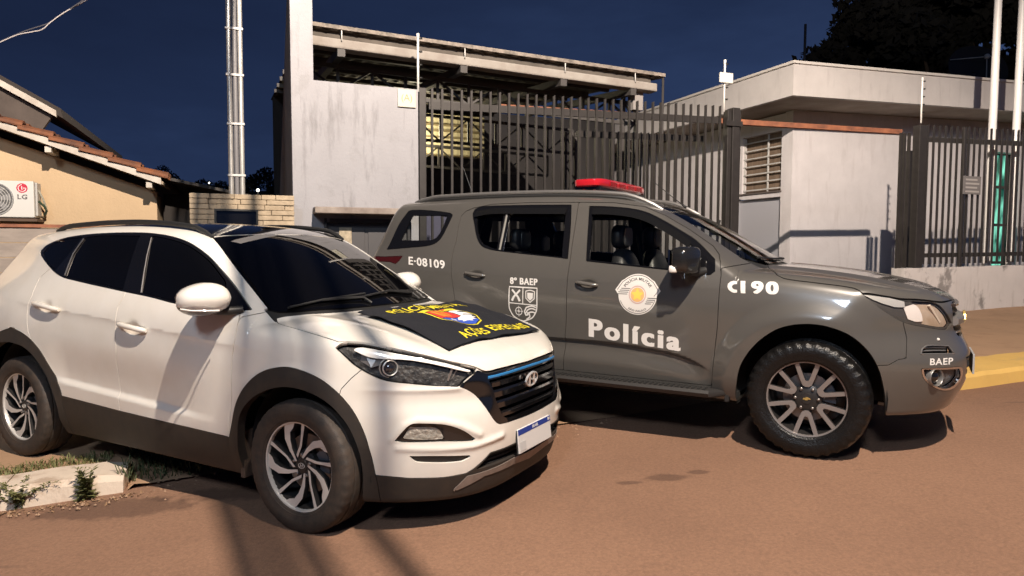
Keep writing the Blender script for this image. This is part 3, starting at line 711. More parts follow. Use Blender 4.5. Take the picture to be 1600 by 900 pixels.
def make_wheel(parent, loc, left, R, width, rim, kind, steer=0):
    w = empty('wheel', loc, (0, 0, (math.pi if left else 0)+steer)); w.parent = parent
    hw = width/2
    b = wheel_tyre(R+.007, width, rim, kind == 'blazer'); b.build('tyre', M_tyre if kind == 'tucson' else M_tyre_wet, w)
    lip = hw*.84
    b = MB(); b.lathe([(rim*.955, lip-.030), (rim*.962, lip-.004), (rim*.968, lip), (rim*1.0, lip+.002), (rim*1.012, lip-.004), (rim*1.0, lip-.014)], 72, MW); b.build('rim_lip', M_mach if kind == 'tucson' else M_machd, w)
    b = MB(); b.lathe([(rim*.965, lip-.012), (rim*.93, lip-.05), (rim*.90, 0), (rim*.88, -hw*.8), (.05, -hw*.82)], 48, MW); b.build('rim_barrel', M_rimdark, w)
    b = MB(); b.lathe([(.155, -.005), (.155, .012), (.06, .014)], 40, MW); b.build('brake_disc', M_steel, w)
    b = MB(); q = polar([(.17/rim, t) for t in range(-8, 42, 8)]+[(.105/rim, t) for t in range(40, -10, -8)], rim); b.prism(q, .0, .045, MW); b.build('brake_caliper', mat('caliper iron', (.10, .11, .13), .5, .5), w)
    if kind == 'tucson':
        wide = [(.19, 84), (.17, 70), (.43, 51), (.63, 42), (.78, 35), (.85, 26), (.965, 21), (.972, 30), (.972, 40), (.90, 43), (.72, 53), (.45, 63)]
        thin = [(.972, 3), (.972, 8.5), (.70, 11), (.48, 16), (.34, 31), (.27, 47), (.20, 48), (.29, 24), (.44, 10), (.70, 5.5)]
        offs, npair = 5, 5
        shapes = [wide, thin]
    else:
        def uv(L): return [(math.hypot(u, v), math.degrees(math.atan2(v, u))) for u, v in L]
        o_ = [(.972, .330), (.70, .24), (.48, .160), (.36, .112), (.315, .05), (.315, -.05), (.36, -.112), (.48, -.160), (.70, -.24), (.972, -.330), (.98, -.215), (.74, -.135), (.54, -.065), (.475, -.03), (.475, .03), (.54, .065), (.74, .135), (.98, .215)]
        shapes = [uv(o_)]; offs, npair = 90, 6
    for k in range(npair):
        for s_ in shapes:
            pl = polar([(r, a+offs+k*360/npair) for r, a in s_], rim); n = len(pl)
            hh = [lip-.026+.018*min(1, math.hypot(x, y)/rim)**1.5 for x, y in pl]
            v = [(x, y, h-.035) for (x, y), h in zip(pl, hh)]+[(x, y, h) for (x, y), h in zip(pl, hh)]
            b = MB(); b.add([tuple(MW @ Vector(p)) for p in v], [tuple(range(n))[::-1], tuple(range(n, 2*n))]+[(i, (i+1) % n, n+(i+1) % n, n+i) for i in range(n)])
            o = b.build('spoke', M_mach if kind == 'tucson' else M_machd, w); two_tone(o, M_rimdark)
    hb = lip-.030
    b = MB(); b.lathe([(.085*rim/.236, hb-.05), (.085*rim/.236, hb-.012), (.07*rim/.236, hb-.004), (.036, hb), (.034, hb+.004), (0.0005, hb+.006)], 36, MW); b.build('hub_cap', M_rimdark, w)
    nl = 5 if kind == 'tucson' else 6; rl = .058 if kind == 'tucson' else .070
    for k in range(nl):
        a = 2*math.pi*(k+.25 if kind == 'tucson' else k)/nl
        c = MW @ Vector((rl*math.cos(a), rl*math.sin(a), hb-.006))
        b = MB(); b.lathe([(.010, 0), (.010, .014), (.006, .017), (.0005, .017)], 6, Matrix.Translation(c) @ MW); b.build('lug_nut', M_steel, w)
    if kind == 'tucson':
        b = MB(); ring(b, 0, 0, .022, .015, .003, hb+.0065); b.bar((-.010, -hb-.008, -.010), (-.004, -hb-.008, .010), .003); b.bar((.004, -hb-.008, -.010), (.010, -hb-.008, .010), .003); b.bar((-.007, -hb-.008, -.002), (.007, -hb-.008, .002), .003)
        b.build('wheel_emblem', M_mach, w)
    else:
        b = MB(); bow = [(-.024, -.006), (-.010, -.006), (-.010, -.010), (.006, -.010), (.006, -.004), (.024, -.004), (.019, .006), (.010, .006), (.010, .010), (-.006, .010), (-.006, .004), (-.019, .004)]
        b.prism(bow, hb+.006, hb+.009, MW); b.build('wheel_emblem', M_gold, w)
    return w
def ring(b, cx, cz, rx, rz, t, out, n=28):
    """thin oval ring in the x-z plane at y = -out"""
    v = []; f = []
    for k in range(n):
        a = 2*math.pi*k/n
        for s_, o in ((1-t/rx, 0), (1-t/rx, .003), (1+0*t, .003), (1, 0)):
            v.append((cx+rx*s_*math.cos(a), -out-o, cz+rz*s_*math.sin(a)))
    for k in range(n):
        j = (k+1) % n
        for i in range(4): f.append((k*4+i, j*4+i, j*4+(i+1) % 4, k*4+(i+1) % 4))
    b.add(v, f)

# ---------------------------------------------------------------- lettering and flat marks laid on a surface
def text_tris(s, bold=.0, spacing=1., shear=0., heavy=0.):
    """letters as a triangle mesh fitted to the unit box: V (n,2), T, width/height"""
    cu = bpy.data.curves.new('lettering', 'FONT'); cu.body = s; cu.size = 1; cu.offset = bold; cu.space_character = spacing; cu.shear = shear; cu.fill_mode = 'FRONT'; cu.resolution_u = 4
    o = bpy.data.objects.new('lettering', cu); COL.objects.link(o)
    bpy.context.view_layer.update()
    me = bpy.data.meshes.new_from_object(o); bpy.data.objects.remove(o); bpy.data.curves.remove(cu)
    b = bmesh.new(); b.from_mesh(me); bpy.data.meshes.remove(me); bmesh.ops.triangulate(b, faces=b.faces)
    V = np.array([v.co[:2] for v in b.verts]); b.verts.index_update(); T = np.array([[v.index for v in f.verts] for f in b.faces]); b.free()
    if heavy:
        n = len(V); S = [(0, 0), (heavy, heavy*.35), (-heavy, heavy*.35), (heavy, -heavy*.35), (-heavy, -heavy*.35)]
        V = np.concatenate([V+np.array(q) for q in S]); T = np.concatenate([T+n*i for i in range(len(S))])
    lo, hi = V.min(0), V.max(0); sz = hi-lo
    return (V-lo)/sz, T, sz[0]/sz[1]
def refine(V, T, maxlen, it=5):
    V = np.asarray(V, float)
    for _ in range(it):
        E = np.concatenate([T[:, [0, 1]], T[:, [1, 2]], T[:, [2, 0]]]); L = np.linalg.norm(V[E[:, 0]]-V[E[:, 1]], axis=1)
        if L.max() <= maxlen: break
        S = np.sort(E, 1); u, inv = np.unique(S, axis=0, return_inverse=True); inv = inv.reshape(3, -1).T
        lu = np.linalg.norm(V[u[:, 0]]-V[u[:, 1]], axis=1); n = len(V); V = np.concatenate([V, V[u].mean(1)]); out = []
        big = lu > maxlen
        for t, e in zip(T, inv):
            bg_ = big[e]; mids = [n+e[0], n+e[1], n+e[2]]
            c = bg_.sum()
            if c == 0: out.append(t)
            elif c == 3: out += [[t[0], mids[0], mids[2]], [mids[0], t[1], mids[1]], [mids[2], mids[1], t[2]], mids]
            elif c == 1:
                k = int(bg_.argmax()); a, b_, c_ = t[k], t[(k+1) % 3], t[(k+2) % 3]; m = mids[k]; out += [[a, m, c_], [m, b_, c_]]
            else:
                k = int((~bg_).argmax()); a, b_, c_ = t[k], t[(k+1) % 3], t[(k+2) % 3]; m1 = mids[(k+1) % 3]; m2 = mids[(k+2) % 3]
                out += [[a, b_, m1], [a, m1, m2], [m2, m1, c_]]
        T = np.array(out)
    return V, T
def poly_tris(P):
    from mathutils.geometry import tessellate_polygon
    return np.asarray(P, float), np.array(tessellate_polygon([[Vector((x, y, 0)) for x, y in P]]))
def band(P, wdt, closed=False):
    """polyline of constant width as triangles"""
    P = np.asarray(P, float); n = len(P)
    if closed: d = np.roll(P, -1, 0)-np.roll(P, 1, 0)
    else: d = np.gradient(P, axis=0)
    d /= np.linalg.norm(d, axis=1, keepdims=True)+1e-12; nr = np.stack([-d[:, 1], d[:, 0]], 1)*wdt/2
    V = np.concatenate([P+nr, P-nr]); T = []
    for i in range(n if closed else n-1):
        j = (i+1) % n; T += [[i, n+i, n+j], [i, n+j, j]]
    return V, np.array(T)
def merge(L):
    V = []; T = []; n = 0
    for v, t in L: V.append(v); T.append(t+n); n += len(v)
    return np.concatenate(V), np.concatenate(T)
def side_mark(F, name, V, T, m, parent, off=.0012, step=.03, sgn=-1, layers=1):
    """(x, z) triangles laid on the right side of a body"""
    ly = np.zeros(len(V)) if layers == 1 else np.repeat(np.arange(layers), len(V)//layers)*.00015
    if layers > 1: V, T = refine(np.concatenate([V, ly[:, None]], 1), T, step); ly = V[:, 2]; V = V[:, :2]
    else: V, T = refine(V, T, step); ly = 0
    wv = on_side(F, V[:, 0], V[:, 1])+off+ly
    P = np.stack([V[:, 0], sgn*wv, V[:, 1]], 1)
    a = P[T[:, 1]]-P[T[:, 0]]; b = P[T[:, 2]]-P[T[:, 0]]; fl = np.cross(a, b)[:, 1]*sgn < 0
    T = np.where(fl[:, None], T[:, ::-1], T)
    n = normals(F, np.stack([V[:, 0], wv, V[:, 1]], 1), .006)*[1, sgn, 1]
    return link(name, mesh_np(name, P, T, n), parent, m)
def top_mark(fz, name, V, T, m, parent, step=.03):
    """(x, y) triangles laid on a height field fz(x, y)"""
    V, T = refine(V, T, step); P = np.stack([V[:, 0], V[:, 1], fz(V[:, 0], V[:, 1])], 1)
    a = P[T[:, 1]]-P[T[:, 0]]; b = P[T[:, 2]]-P[T[:, 0]]; fl = np.cross(a, b)[:, 2] < 0
    T = np.where(fl[:, None], T[:, ::-1], T); return link(name, mesh_np(name, P, T), parent, m)
def fit(V, o, u, v):
    """unit box -> plane: o + x*u + y*v"""
    return np.asarray(o)+V[:, :1]*np.asarray(u)+V[:, 1:]*np.asarray(v)
# ---------------------------------------------------------------- the white SUV
M_white = mat('white car paint', (.77, .74, .685), .30, coat=1., noise=.10, nscale=3.5, col2=(.71, .67, .60), back=(.02, .02, .02))
M_tint = mat('dark tinted glass', (.0025, .0025, .003), .025, coat=0., spec=.8)
M_seam = mat('panel gap', (.012, .011, .010), .8)
M_lens = glass('clear lens', (.93, .93, .92))
M_blue = mat('blue trim strip', (.03, .20, .48), .25, coat=.6)
M_skid = mat('dusty silver skid plate', (.30, .25, .22), .5, .4, noise=.3, nscale=20)
M_amber = mat('turn lamp', (.75, .72, .68), .2, coat=1)

def piece_cut(F, piece, d, gap=0.):
    V, T = piece
    V, a, b = split(V, T, d(V)+gap)
    if gap: V, _, b = split(V, b, d(V)-gap)
    return compact(V, a), compact(V, b)
def lin(P, i, j):
    P = np.asarray(P, float); o = np.argsort(P[:, i]); return lambda q: np.interp(q, P[o, i], P[o, j])
def arr(*L): return np.concatenate([np.asarray(l, float).reshape(-1, 3) for l in L])
def oval(b, c, ex, ez, en, rx, rz, t, th, n=36):
    c, ex, ez, en = map(Vector, (c, ex, ez, en)); v = []; f = []
    for k in range(n):
        a = 2*math.pi*k/n
        for s_, o in ((t, 0), (t, th*.8), (t*.5, th), (0, th*.8), (0, 0)):
            v.append(c+ex*((rx-s_)*math.cos(a))+ez*((rz-s_)*math.sin(a))+en*o)
    for k in range(n):
        j = (k+1) % n
        for i in range(4): f.append((k*5+i, j*5+i, j*5+i+1, k*5+i+1))
    b.add(v, f, True)
def blob(b, c, r, e=2.6, nu=28, nv=18, fn=None):
    v = []; f = []
    sp = lambda t: math.copysign(abs(t)**(2/e), t)
    for j in range(nv+1):
        for i in range(nu):
            t, p = math.pi*j/nv-math.pi/2, 2*math.pi*i/nu
            q = Vector((sp(math.cos(t))*sp(math.cos(p))*r[0], sp(math.cos(t))*sp(math.sin(p))*r[1], sp(math.sin(t))*r[2]))
            if fn: q = fn(q)
            v.append(Vector(c)+q)
    for j in range(nv):
        for i in range(nu): f.append((j*nu+i, j*nu+(i+1) % nu, (j+1)*nu+(i+1) % nu, (j+1)*nu+i))
    b.add(v, f, True)
def mir(P, s): return [(p[0], -s*p[1], p[2]) for p in P]      # s=+1: right side of the car (y negative)
def front_sweep(F, zf, w1, hgt, out, depth, n=40):
    """bar that follows the nose from -w1 to w1: rounded section"""
    b = MB(); wv = np.linspace(-w1, w1, n); zz = np.array([zf(abs(q)) for q in wv]); xv = on_front(F, np.abs(wv), zz)
    sec = [(-depth, -.5), (-.3*depth, -.5), (0, -.30), (.0, .30), (-.3*depth, .5), (-depth, .5)]
    v = [(xv[i]+out+a, wv[i], zz[i]+hgt*c) for i in range(n) for a, c in sec]; m = len(sec)
    f = [(i*m+k, (i+1)*m+k, (i+1)*m+k+1, i*m+k+1) for i in range(n-1) for k in range(m-1)]
    b.add(v, f, True); b.add(v[:m], [tuple(range(m))]); b.add(v[-m:], [tuple(range(m))[::-1]]); return b
def wheel_well(parent, cx, s, r, w0, w1, cz):
    b = MB(); n = 20
    v = []
    for k in range(n+1):
        a = math.radians(-8+196*k/n)
        for wv in (w0, w1): v.append((cx+r*math.cos(a), -s*wv, cz+r*math.sin(a)))
    b.add(v, [(2*k, 2*k+1, 2*k+3, 2*k+2) for k in range(n)], True)
    b.add([v[2*k+1] for k in range(n+1)], [tuple(range(n+1))])
    return b.build('wheel_well', M_dark, parent)

def gaps(F, sm, root):
    o = emit(F, sm, 'panel_gap', M_seam, root, 'B' if (sm[0][sm[1].ravel(), 1] < .005).any() else 'RL', 0, -.012)
    for q in (o if isinstance(o, list) else [o]): q['kind'] = 'stuff'
suv = empty('white_suv', (-.67846, 4.29718, 0), (0, .003595, -.499293), 'white compact SUV with black roof and a police flag spread over its bonnet', 'car')
F = F_tucson
S = Shell(F, (-3.76, -.024, .12), (1.08, 1.04, 1.74), .0115)
wlim = lambda a: (lambda V: a-V[:, 1])
aFi = side(TB['archFi']); aRi = side(TB['archRi'])
pF = np.concatenate([[(-.445, .02), (-.44, .30)], aFi, [(.37, .02)]])
rr = aRi[1:]; pR = np.concatenate([rr, [(-2.19, .02), (-3.15, .02)], [(-5.34-x, z) for x, z in rr[::-1]]])
S.drop(cutter(side, pF, wlim(.45), corner=70)); S.drop(cutter(side, pR, wlim(.45), corner=70))
# side glass
P_dlo = S.cut(cutter(side, side(TB['dlo']), wlim(.5), corner=60), .002)
# front arch and rear arch cladding
aF = side(TB['archF']); pf = np.concatenate([[(-.53, .02)], aF, [(.447, .30), (.447, .02)]])
P_archF = S.cut(cutter(side, pf, wlim(.5), corner=70), .0015)
ra = side(TB['archR'])[1:-1]; pr = np.concatenate([ra, [(-2.135, .02), (-3.205, .02)], [(-5.34-x, z) for x, z in ra[::-1]]])
P_archR = S.cut(cutter(side, pr, wlim(.5), corner=70), .0015)
zs = lin(TB['sill_top'], 0, 2); P_sill = S.cut(lambda V: np.maximum.reduce([V[:, 2]-zs(V[:, 0]), V[:, 0]+.45, -2.3-V[:, 0], .55-V[:, 1]]), .0015)
zb = lin(TB['bumper_low'], 1, 2); P_low = S.cut(lambda V: np.maximum(V[:, 2]-zb(V[:, 1]), .25-V[:, 0]), .0015)
P_rlow = S.cut(lambda V: np.maximum(V[:, 2]-.55, V[:, 0]+2.9), .0015)
# top: windshield, roof, hood
hr = top(TB['hood_rear']); hr = hr[hr[:, 1] > 0]; hr_c = np.concatenate([hr, [(-.132, -.1)]])
P_ws = S.cut(cutter(top, np.concatenate([top(TB['ws_side']), hr_c[1:], [(-.985, -.1), (-1.0, .25)]]), lambda V: 1.05-V[:, 2], corner=35), .0015)
re_ = [(-1.04, .578), (-1.2, .592), (-1.6, .602), (-2.2, .60), (-2.7, .578), (-2.98, .555), (-2.98, -.1), (-.995, -.1), (-1.01, .25)]
P_roof = S.cut(cutter(top, re_, lambda V: 1.3-V[:, 2], corner=35), .0015)
hf = top(TB['hood_front']); hs_ = top(TB['hood_side'])
hood_poly = np.concatenate([hs_[1:], hf[hf[:, 1] > 0], [(.872, -.1), (-.09, -.1)], (hr_c[:-1]+[.042, 0])[::-1][:-1], [(-.292, .752)]])
P_hood = S.cut(cutter(top, hood_poly, lambda V: .70-V[:, 2], corner=35), .003)
P_cowl = S.cut(cutter(top, [(-.38, .76), (-.27, .78), (-.05, .5), (-.02, -.1), (-.25, -.1), (-.3, .5)], lambda V: 1.04-V[:, 2], smooth=False), 0)
# lamps, grille, bumper openings
P_hl = S.cut(cutter(diag, diag(TB['headlight']), lambda V: np.maximum(.1-V[:, 0], .3-V[:, 1]), corner=50), .002)
gp = np.concatenate([front(TB['grille']), [(-.1, .551), (-.1, .83)], front(TB['grille_top'])[1:]])
P_gr = S.cut(cutter(front, gp, lambda V: .55-V[:, 0], corner=45), .0015)
P_fog = S.cut(cutter(diag, diag(TB['fog']), lambda V: .3-V[:, 0], corner=45), .001)
P_slot = S.cut(cutter(diag, diag(TB['slot']), lambda V: .3-V[:, 0], corner=45), .001)
bc = side(TB['bumper_cut'])
P_bump = S.cut(cutter(side, np.concatenate([[(.40, 1.02)], bc, [(.255, .66), (.255, .05), (1.2, .05), (1.2, 1.02)]]), smooth=False), .002)
# fender and doors
fg = side(TB['fgap'])
P_fend = S.cut(cutter(side, np.concatenate([fg[::-1][:-2], [(-.43, 1.095), (-.33, 1.128), (-.2, 1.2), (.7, 1.2), (.7, .05), (-.51, .05)]]), wlim(.5), smooth=False), .0025)
bg_ = side(TB['bgap']); rg = side(TB['rgap'])
P_fd = S.cut(cutter(side, np.concatenate([[(-.5, 1.18)], fg[1:], [(-.517, .3), (-1.513, .3)], bg_[::-1], [(-1.48, 1.3), (-.7, 1.28)]]), wlim(.5), smooth=False), .0025)
P_rd = S.cut(cutter(side, np.concatenate([bg_, [(-1.513, .3), (-2.1, .3), (-2.25, .6)], rg[::-1], [(-2.3, 1.4), (-1.48, 1.4)]]), wlim(.5), smooth=False), .0025)
# rear lamps and glass
P_tail = S.cut(cutter(side, [(-3.30, 1.02), (-3.34, 1.10), (-3.7, 1.05), (-3.7, .90)], wlim(.45), smooth=False), .002)
P_rw = S.cut(cutter(front, [(-.1, 1.12), (.60, 1.12), (.52, 1.44), (-.1, 1.46)], lambda V: V[:, 0]+2.9, smooth=False), .002)
P_under = S.cut(lambda V: V[:, 2]-.235, 0)

emit(F, P_bump, 'front_bumper', M_white, suv, 'B', .018)
emit(F, P_hood, 'bonnet', M_white, suv, 'B', .02)
emit(F, P_fend, 'front_fender', M_white, suv, 'RL', .02)
doors = {}
for nm, pc in (('front_door', P_fd), ('rear_door', P_rd)):
    doors[nm] = emit(F, pc, nm, M_white, suv, 'RL', .02)
emit(F, S.rest(), 'body_shell', M_white, suv, 'B', .015)
emit(F, P_roof, 'roof', M_blackgloss, suv, 'B', .01)
emit(F, P_ws, 'windscreen', M_tint, suv, 'B', .01, -.002)
emit(F, P_cowl, 'cowl_panel', M_black, suv, 'B', .01, -.012)
emit(F, P_archF, 'wheel_arch_trim', M_clad, suv, 'RL', .05, .004); emit(F, P_archR, 'wheel_arch_trim', M_clad, suv, 'RL', .05, .004)
emit(F, P_sill, 'sill_trim', M_clad, suv, 'RL', .03, .003)
emit(F, P_rlow, 'rear_bumper_trim', M_clad, suv, 'B', .02, .003)
emit(F, P_under, 'underbody', M_dark, suv, 'B', 0)
emit(F, P_tail, 'tail_lamp', mat('red lamp', (.25, .01, .01), .1, coat=1), suv, 'RL', .01)
emit(F, P_rw, 'rear_window', M_tint, suv, 'B', .01)
for i, sm in enumerate(S.seams):
    if len(sm[1]): gaps(F, sm, suv)
# side windows
trim = P_dlo
for nm, key, dn in (('quarter_window', 'quarter_glass', None), ('door_window', 'rear_glass', 'rear_door'), ('door_window', 'front_glass', 'front_door')):
    g, trim = piece_cut(F, trim, cutter(side, side(TB[key]), corner=40), .0015)
    par = suv if dn is None else {'R': doors[dn][0], 'L': doors[dn][1]}
    emit(F, g, nm, M_tint, par, 'RL', .006, -.003)
emit(F, trim, 'window_trim', M_blackgloss, suv, 'RL', .012)
P = np.array(TB['rear_glass'])[0:3]; Q = np.array(TB['front_glass'])
for s in (1, -1):
    b = MB(); q = [(x, on_side(F, np.array([x]), np.array([z]))[0]+.003, z) for x, z in [(-2.194, 1.275), (-2.203, 1.35), (-2.212, 1.42), (-2.190, 1.48), (-2.175, 1.522)]]
    b.tube(mir(q, s), .005, 6); b.build('window_moulding', M_steel, suv); b = MB(); q = [(x, on_side(F, np.array([x]), np.array([z]))[0]+.002, z) for x, z in [(-1.325, 1.195), (-1.365, 1.3), (-1.41, 1.42), (-1.452, 1.53)]]
    b.tube(mir(q, s), .004, 6); b.build('window_moulding', M_steel, suv)
# headlamps
g, rest_ = piece_cut(F, P_hl, cutter(diag, diag(TB['brow']), corner=50), .0008)
M_drl = mat('white lamp strip', (.80, .78, .73), .25, coat=1)
emit(F, g, 'daytime_lamp', M_drl, suv, 'RL', .01, -.003)
lens = emit(F, rest_, 'headlamp', M_lens, suv, 'RL', .004)
V, T = rest_; cin = lambda V: np.full(len(V), -1.)
for s, lo in ((1, lens[0]), (-1, lens[1])):
    N = normals(F, V); house = V-N*.030; hp = house*[1, -s, 1]
    link('lamp_housing', mesh_np('lamp_housing', hp, T if s < 0 else T[:, ::-1], None), lo, mat('lamp housing', (.085, .080, .076), .45, .2, noise=.75, nscale=26, col2=(.018, .017, .017), bump_=.6, bscale=45))
    c = np.array(TB['projector'][0]); c = c-normals(F, c[None])[0]*.018; c[1] *= -s
    b = MB(); n_ = normals(F, np.array(TB['projector']))[0]; dn = Vector((n_[0]+.35, -s*n_[1]*.6, n_[2]*.2)).normalized()
    ex = dn.cross(Vector((0, 0, 1))).normalized(); ez = ex.cross(dn)
    oval(b, c, ex, ez, dn, .040, .040, .006, .012); oval(b, Vector(c)-dn*.02, ex, ez, dn, .050, .050, .005, .012); b.build('projector_ring', M_mach, lo)
    b = MB(); b.sphere(Vector(c)-dn*.012, .034, 16, 10); b.build('projector_lens', mat('projector glass', (.03, .03, .035), .02, coat=1, spec=1), lo)
    rf = [(.33, .815, .925), (.36, .80, .965), (.44, .76, .955), (.47, .785, .90), (.42, .81, .885)]
    q = [Vector((x-.008, -s*(w_-.010), z)) for x, w_, z in rf]
    b = MB(); b.add(q, [tuple(range(5))]); b.build('lamp_reflector', mat('satin reflector', (.22, .21, .21), .35, .3), lo)
    # inner indicator bank: chrome-edged cells
    for k in range(3):
        a = Vector((.585+.055*k, -s*(.655-.055*k), .86-.008*k)); b = MB()
        b.bar(a+Vector((0, 0, .022)), a-Vector((0, 0, .035)), .006); b.bar(a+Vector((0, 0, .0)), a+Vector((.045, s*.045, -.006)), .005); b.build('lamp_divider', mat('smoked chrome', (.16, .15, .15), .3, .3), lo)
    b = MB(); b.bar((.735, -s*.555, .885), (.715, -s*.575, .812), .010); b.bar((.745, -s*.53, .87), (.72, -s*.565, .80), .006); b.build('lamp_marker', M_machd, lo)
# grille
gi = np.concatenate([front(TB['grille_in'])[:3], [(-.1, .797), (-.1, .577)], front(TB['grille_in2'])[::-1]])
g, sur = piece_cut(F, P_gr, cutter(front, gi, corner=45), 0)
grille = emit(F, sur, 'grille_surround', M_blackgloss, suv, 'B', .05)
emit(F, g, 'grille_back', M_dark, grille, 'B', 0, -.055)
for zc, w1, hg in ((.768, .372, .036), (.715, .366, .046), (.658, .350, .046), (.605, .318, .032)):
    front_sweep(F, lambda q: zc, w1, hg, -.006, .035).build('grille_bar', M_blackgloss, grille)
front_sweep(F, lambda q: .8145-.02*q*q, .398, .015, .004, .012).build('grille_strip', M_blue, grille)
b = MB(); xe = float(on_front(F, np.array([0.]), np.array([.745]))[0])+.004; ce = (xe, 0, .745); eY, eZ, eN = (0, -1, 0), (.17, 0, .98), (.98, 0, -.17)
oval(b, ce, eY, eZ, eN, .070, .044, .010, .012)
em = MB(); f3 = lambda u, v, o=.006: Vector(ce)+Vector(eY)*u+Vector(eZ)*v+Vector(eN)*o
for u in (-.026, .026): b.bar(f3(u-.010, -.036), f3(u+.010, .036), .012)
b.bar(f3(-.026, -.008), f3(.026, .008), .010); b.build('badge', mat('bright badge', (.70, .69, .68), .22, .55), grille)
# fog pockets
g, rest_ = piece_cut(F, P_fog, cutter(diag, diag(TB['foglamp']), corner=50), .001)
emit(F, rest_, 'fog_lamp_bezel', M_blackgloss, suv, 'RL', .04, -.016)
fl = emit(F, g, 'fog_lamp', glass('fog lens', (.80, .79, .77), .06), suv, 'RL', .01, -.012)
for s, o in ((1, fl[0]), (-1, fl[1])):
    V, T = g; N = normals(F, V); link('lamp_reflector', mesh_np('fr', (V-N*.016)*[1, -s, 1], T if s < 0 else T[:, ::-1], None), o, mat('rough reflector', (.46, .43, .39), .4, .2, bump_=.8, bscale=40))
emit(F, P_slot, 'bumper_slot', M_clad, suv, 'RL', .03, -.014)
# lower bumper: lip, mesh, skid plate
mp_ = np.concatenate([front(TB['mesh']), [(-.1, .417), (-.1, .338)], front(TB['mesh_low'])])
g, low = piece_cut(F, P_low, cutter(front, mp_, lambda V: .5-V[:, 0], smooth=False), .001)
emit(F, g, 'lower_grille', M_dark, suv, 'B', .03, -.03)
sk = np.concatenate([front(TB['skid_top'])[:3], [(-.1, .333), (-.1, .278)], front(TB['skid_low'])[1:]])
g, low = piece_cut(F, low, cutter(front, sk, lambda V: .5-V[:, 0], smooth=False), .001)
emit(F, g, 'skid_plate', M_skid, suv, 'B', .02, .008); emit(F, low, 'bumper_lip', M_clad, suv, 'B', .03, .004)
b = MB()
for k in range(3):
    zc = .362+.022*k
    wv = np.linspace(-.42, .42, 30); xv = on_front(F, np.abs(wv), np.full(30, zc))-.02
    b.tube([(x, y, zc) for x, y in zip(xv, wv)], .0035, 5)
b.build('mesh_bars', M_black, suv)
# number plate
pl = empty('number_plate', (.925, 0, .433), (0, -.10, 0)); pl.parent = suv
b = MB(); b.box((-.008, -.2, -.065), (0, .2, .065)); b.build('plate_blank', mat('white plate', (.62, .61, .60), .45), pl, .002)
b = MB(); b.box((-.014, -.207, -.071), (-.008, .207, .080)); b.build('plate_holder', M_black, pl, .002)
b = MB(); b.box((0, -.199, .034), (.0015, .199, .064)); b.build('plate_band', mat('plate blue', (.02, .045, .25), .4), pl)
V, T, ar = text_tris('BRASIL', .02); v3 = fit(V, (0, 0), (.075, 0), (0, .017))
link('plate_letters', mesh_np('pt', np.stack([np.full(len(v3), .0028), -.035+v3[:, 0], .041+v3[:, 1]], 1), T, None, False), pl, mat('letter white', (.8, .8, .8), .5))
b = MB(); b.box((.001, -.19, -.055), (.002, -.12, -.005)); b.box((.001, .163, .042), (.0022, .19, .058)); b.build('plate_marks', mat('plate grey', (.50, .50, .50), .5), pl)
# roof rails, spoiler, wipers, antenna
for s in (1, -1):
    xs = np.linspace(-2.74, -1.02, 26); ws_ = .598-.03*sstep(-2.3, -2.75, xs)-.018*sstep(-1.3, -1.0, xs); zz = on_top(F, xs, ws_)+.026*np.minimum(1, np.minimum((xs+2.76)/.18, (-.99-xs)/.16))
    b = MB(); P_ = [Vector((x, -s*w_, z)) for x, w_, z in zip(xs, ws_, zz)]
    b.tube(P_, [.010]+[.017]*24+[.010], 8); b.build('roof_rail', M_black, suv)
xs = np.linspace(-3.20, -2.93, 8); v = []; f = []
for i, x in enumerate(xs):
    t = (x+3.20)/.27
    for k in range(13):
        y = -.575+1.15*k/12; wv = abs(y); zt = float(on_top(F, np.array([-2.93]), np.array([wv]))[0])+(x+2.93)*.16+.002+.006*math.sin(t*3.1)
        v.append((x+.10*wv**3, y*(.93+.07*t), zt-.0))
n_ = len(v); v += [(p[0]+.01, p[1]*.985, p[2]-.05*(.35+.65*(i // 13)/7)) for i, p in enumerate(v)]
for i in range(7):
    for k in range(12):
        q = (i*13+k, i*13+k+1, (i+1)*13+k+1, (i+1)*13+k); f.append(q); f.append(tuple(j+n_ for j in q[::-1]))
for i in range(7):
    for k in (0, 12): f.append((i*13+k, (i+1)*13+k, n_+(i+1)*13+k, n_+i*13+k))
for k in range(12): f.append((k, k+1, n_+k+1, n_+k))
b = MB(); b.add(v, f, True); b.build('roof_spoiler', M_white, suv)
def ws_pt(x, w_, o): return (x, -w_, float(on_top(F, np.array([x]), np.array([abs(w_)]))[0])+o)
for P_ in ([(-.29, .66), (-.25, .45), (-.225, .1)], [(-.20, .14), (-.235, -.15), (-.26, -.44)]):
    b = MB(); q = [ws_pt(x, w_, .02) for x, w_ in P_]; b.tube(q, .007, 6); b.tube([ws_pt(x-.012, w_, .010) for x, w_ in P_], .006, 6)
    b.tube([ws_pt(P_[2][0]+.07, P_[2][1]+.02, .004), ws_pt(P_[2][0]+.03, P_[2][1]+.05, .02), q[1]], .009, 6); b.build('wiper', M_black, suv)
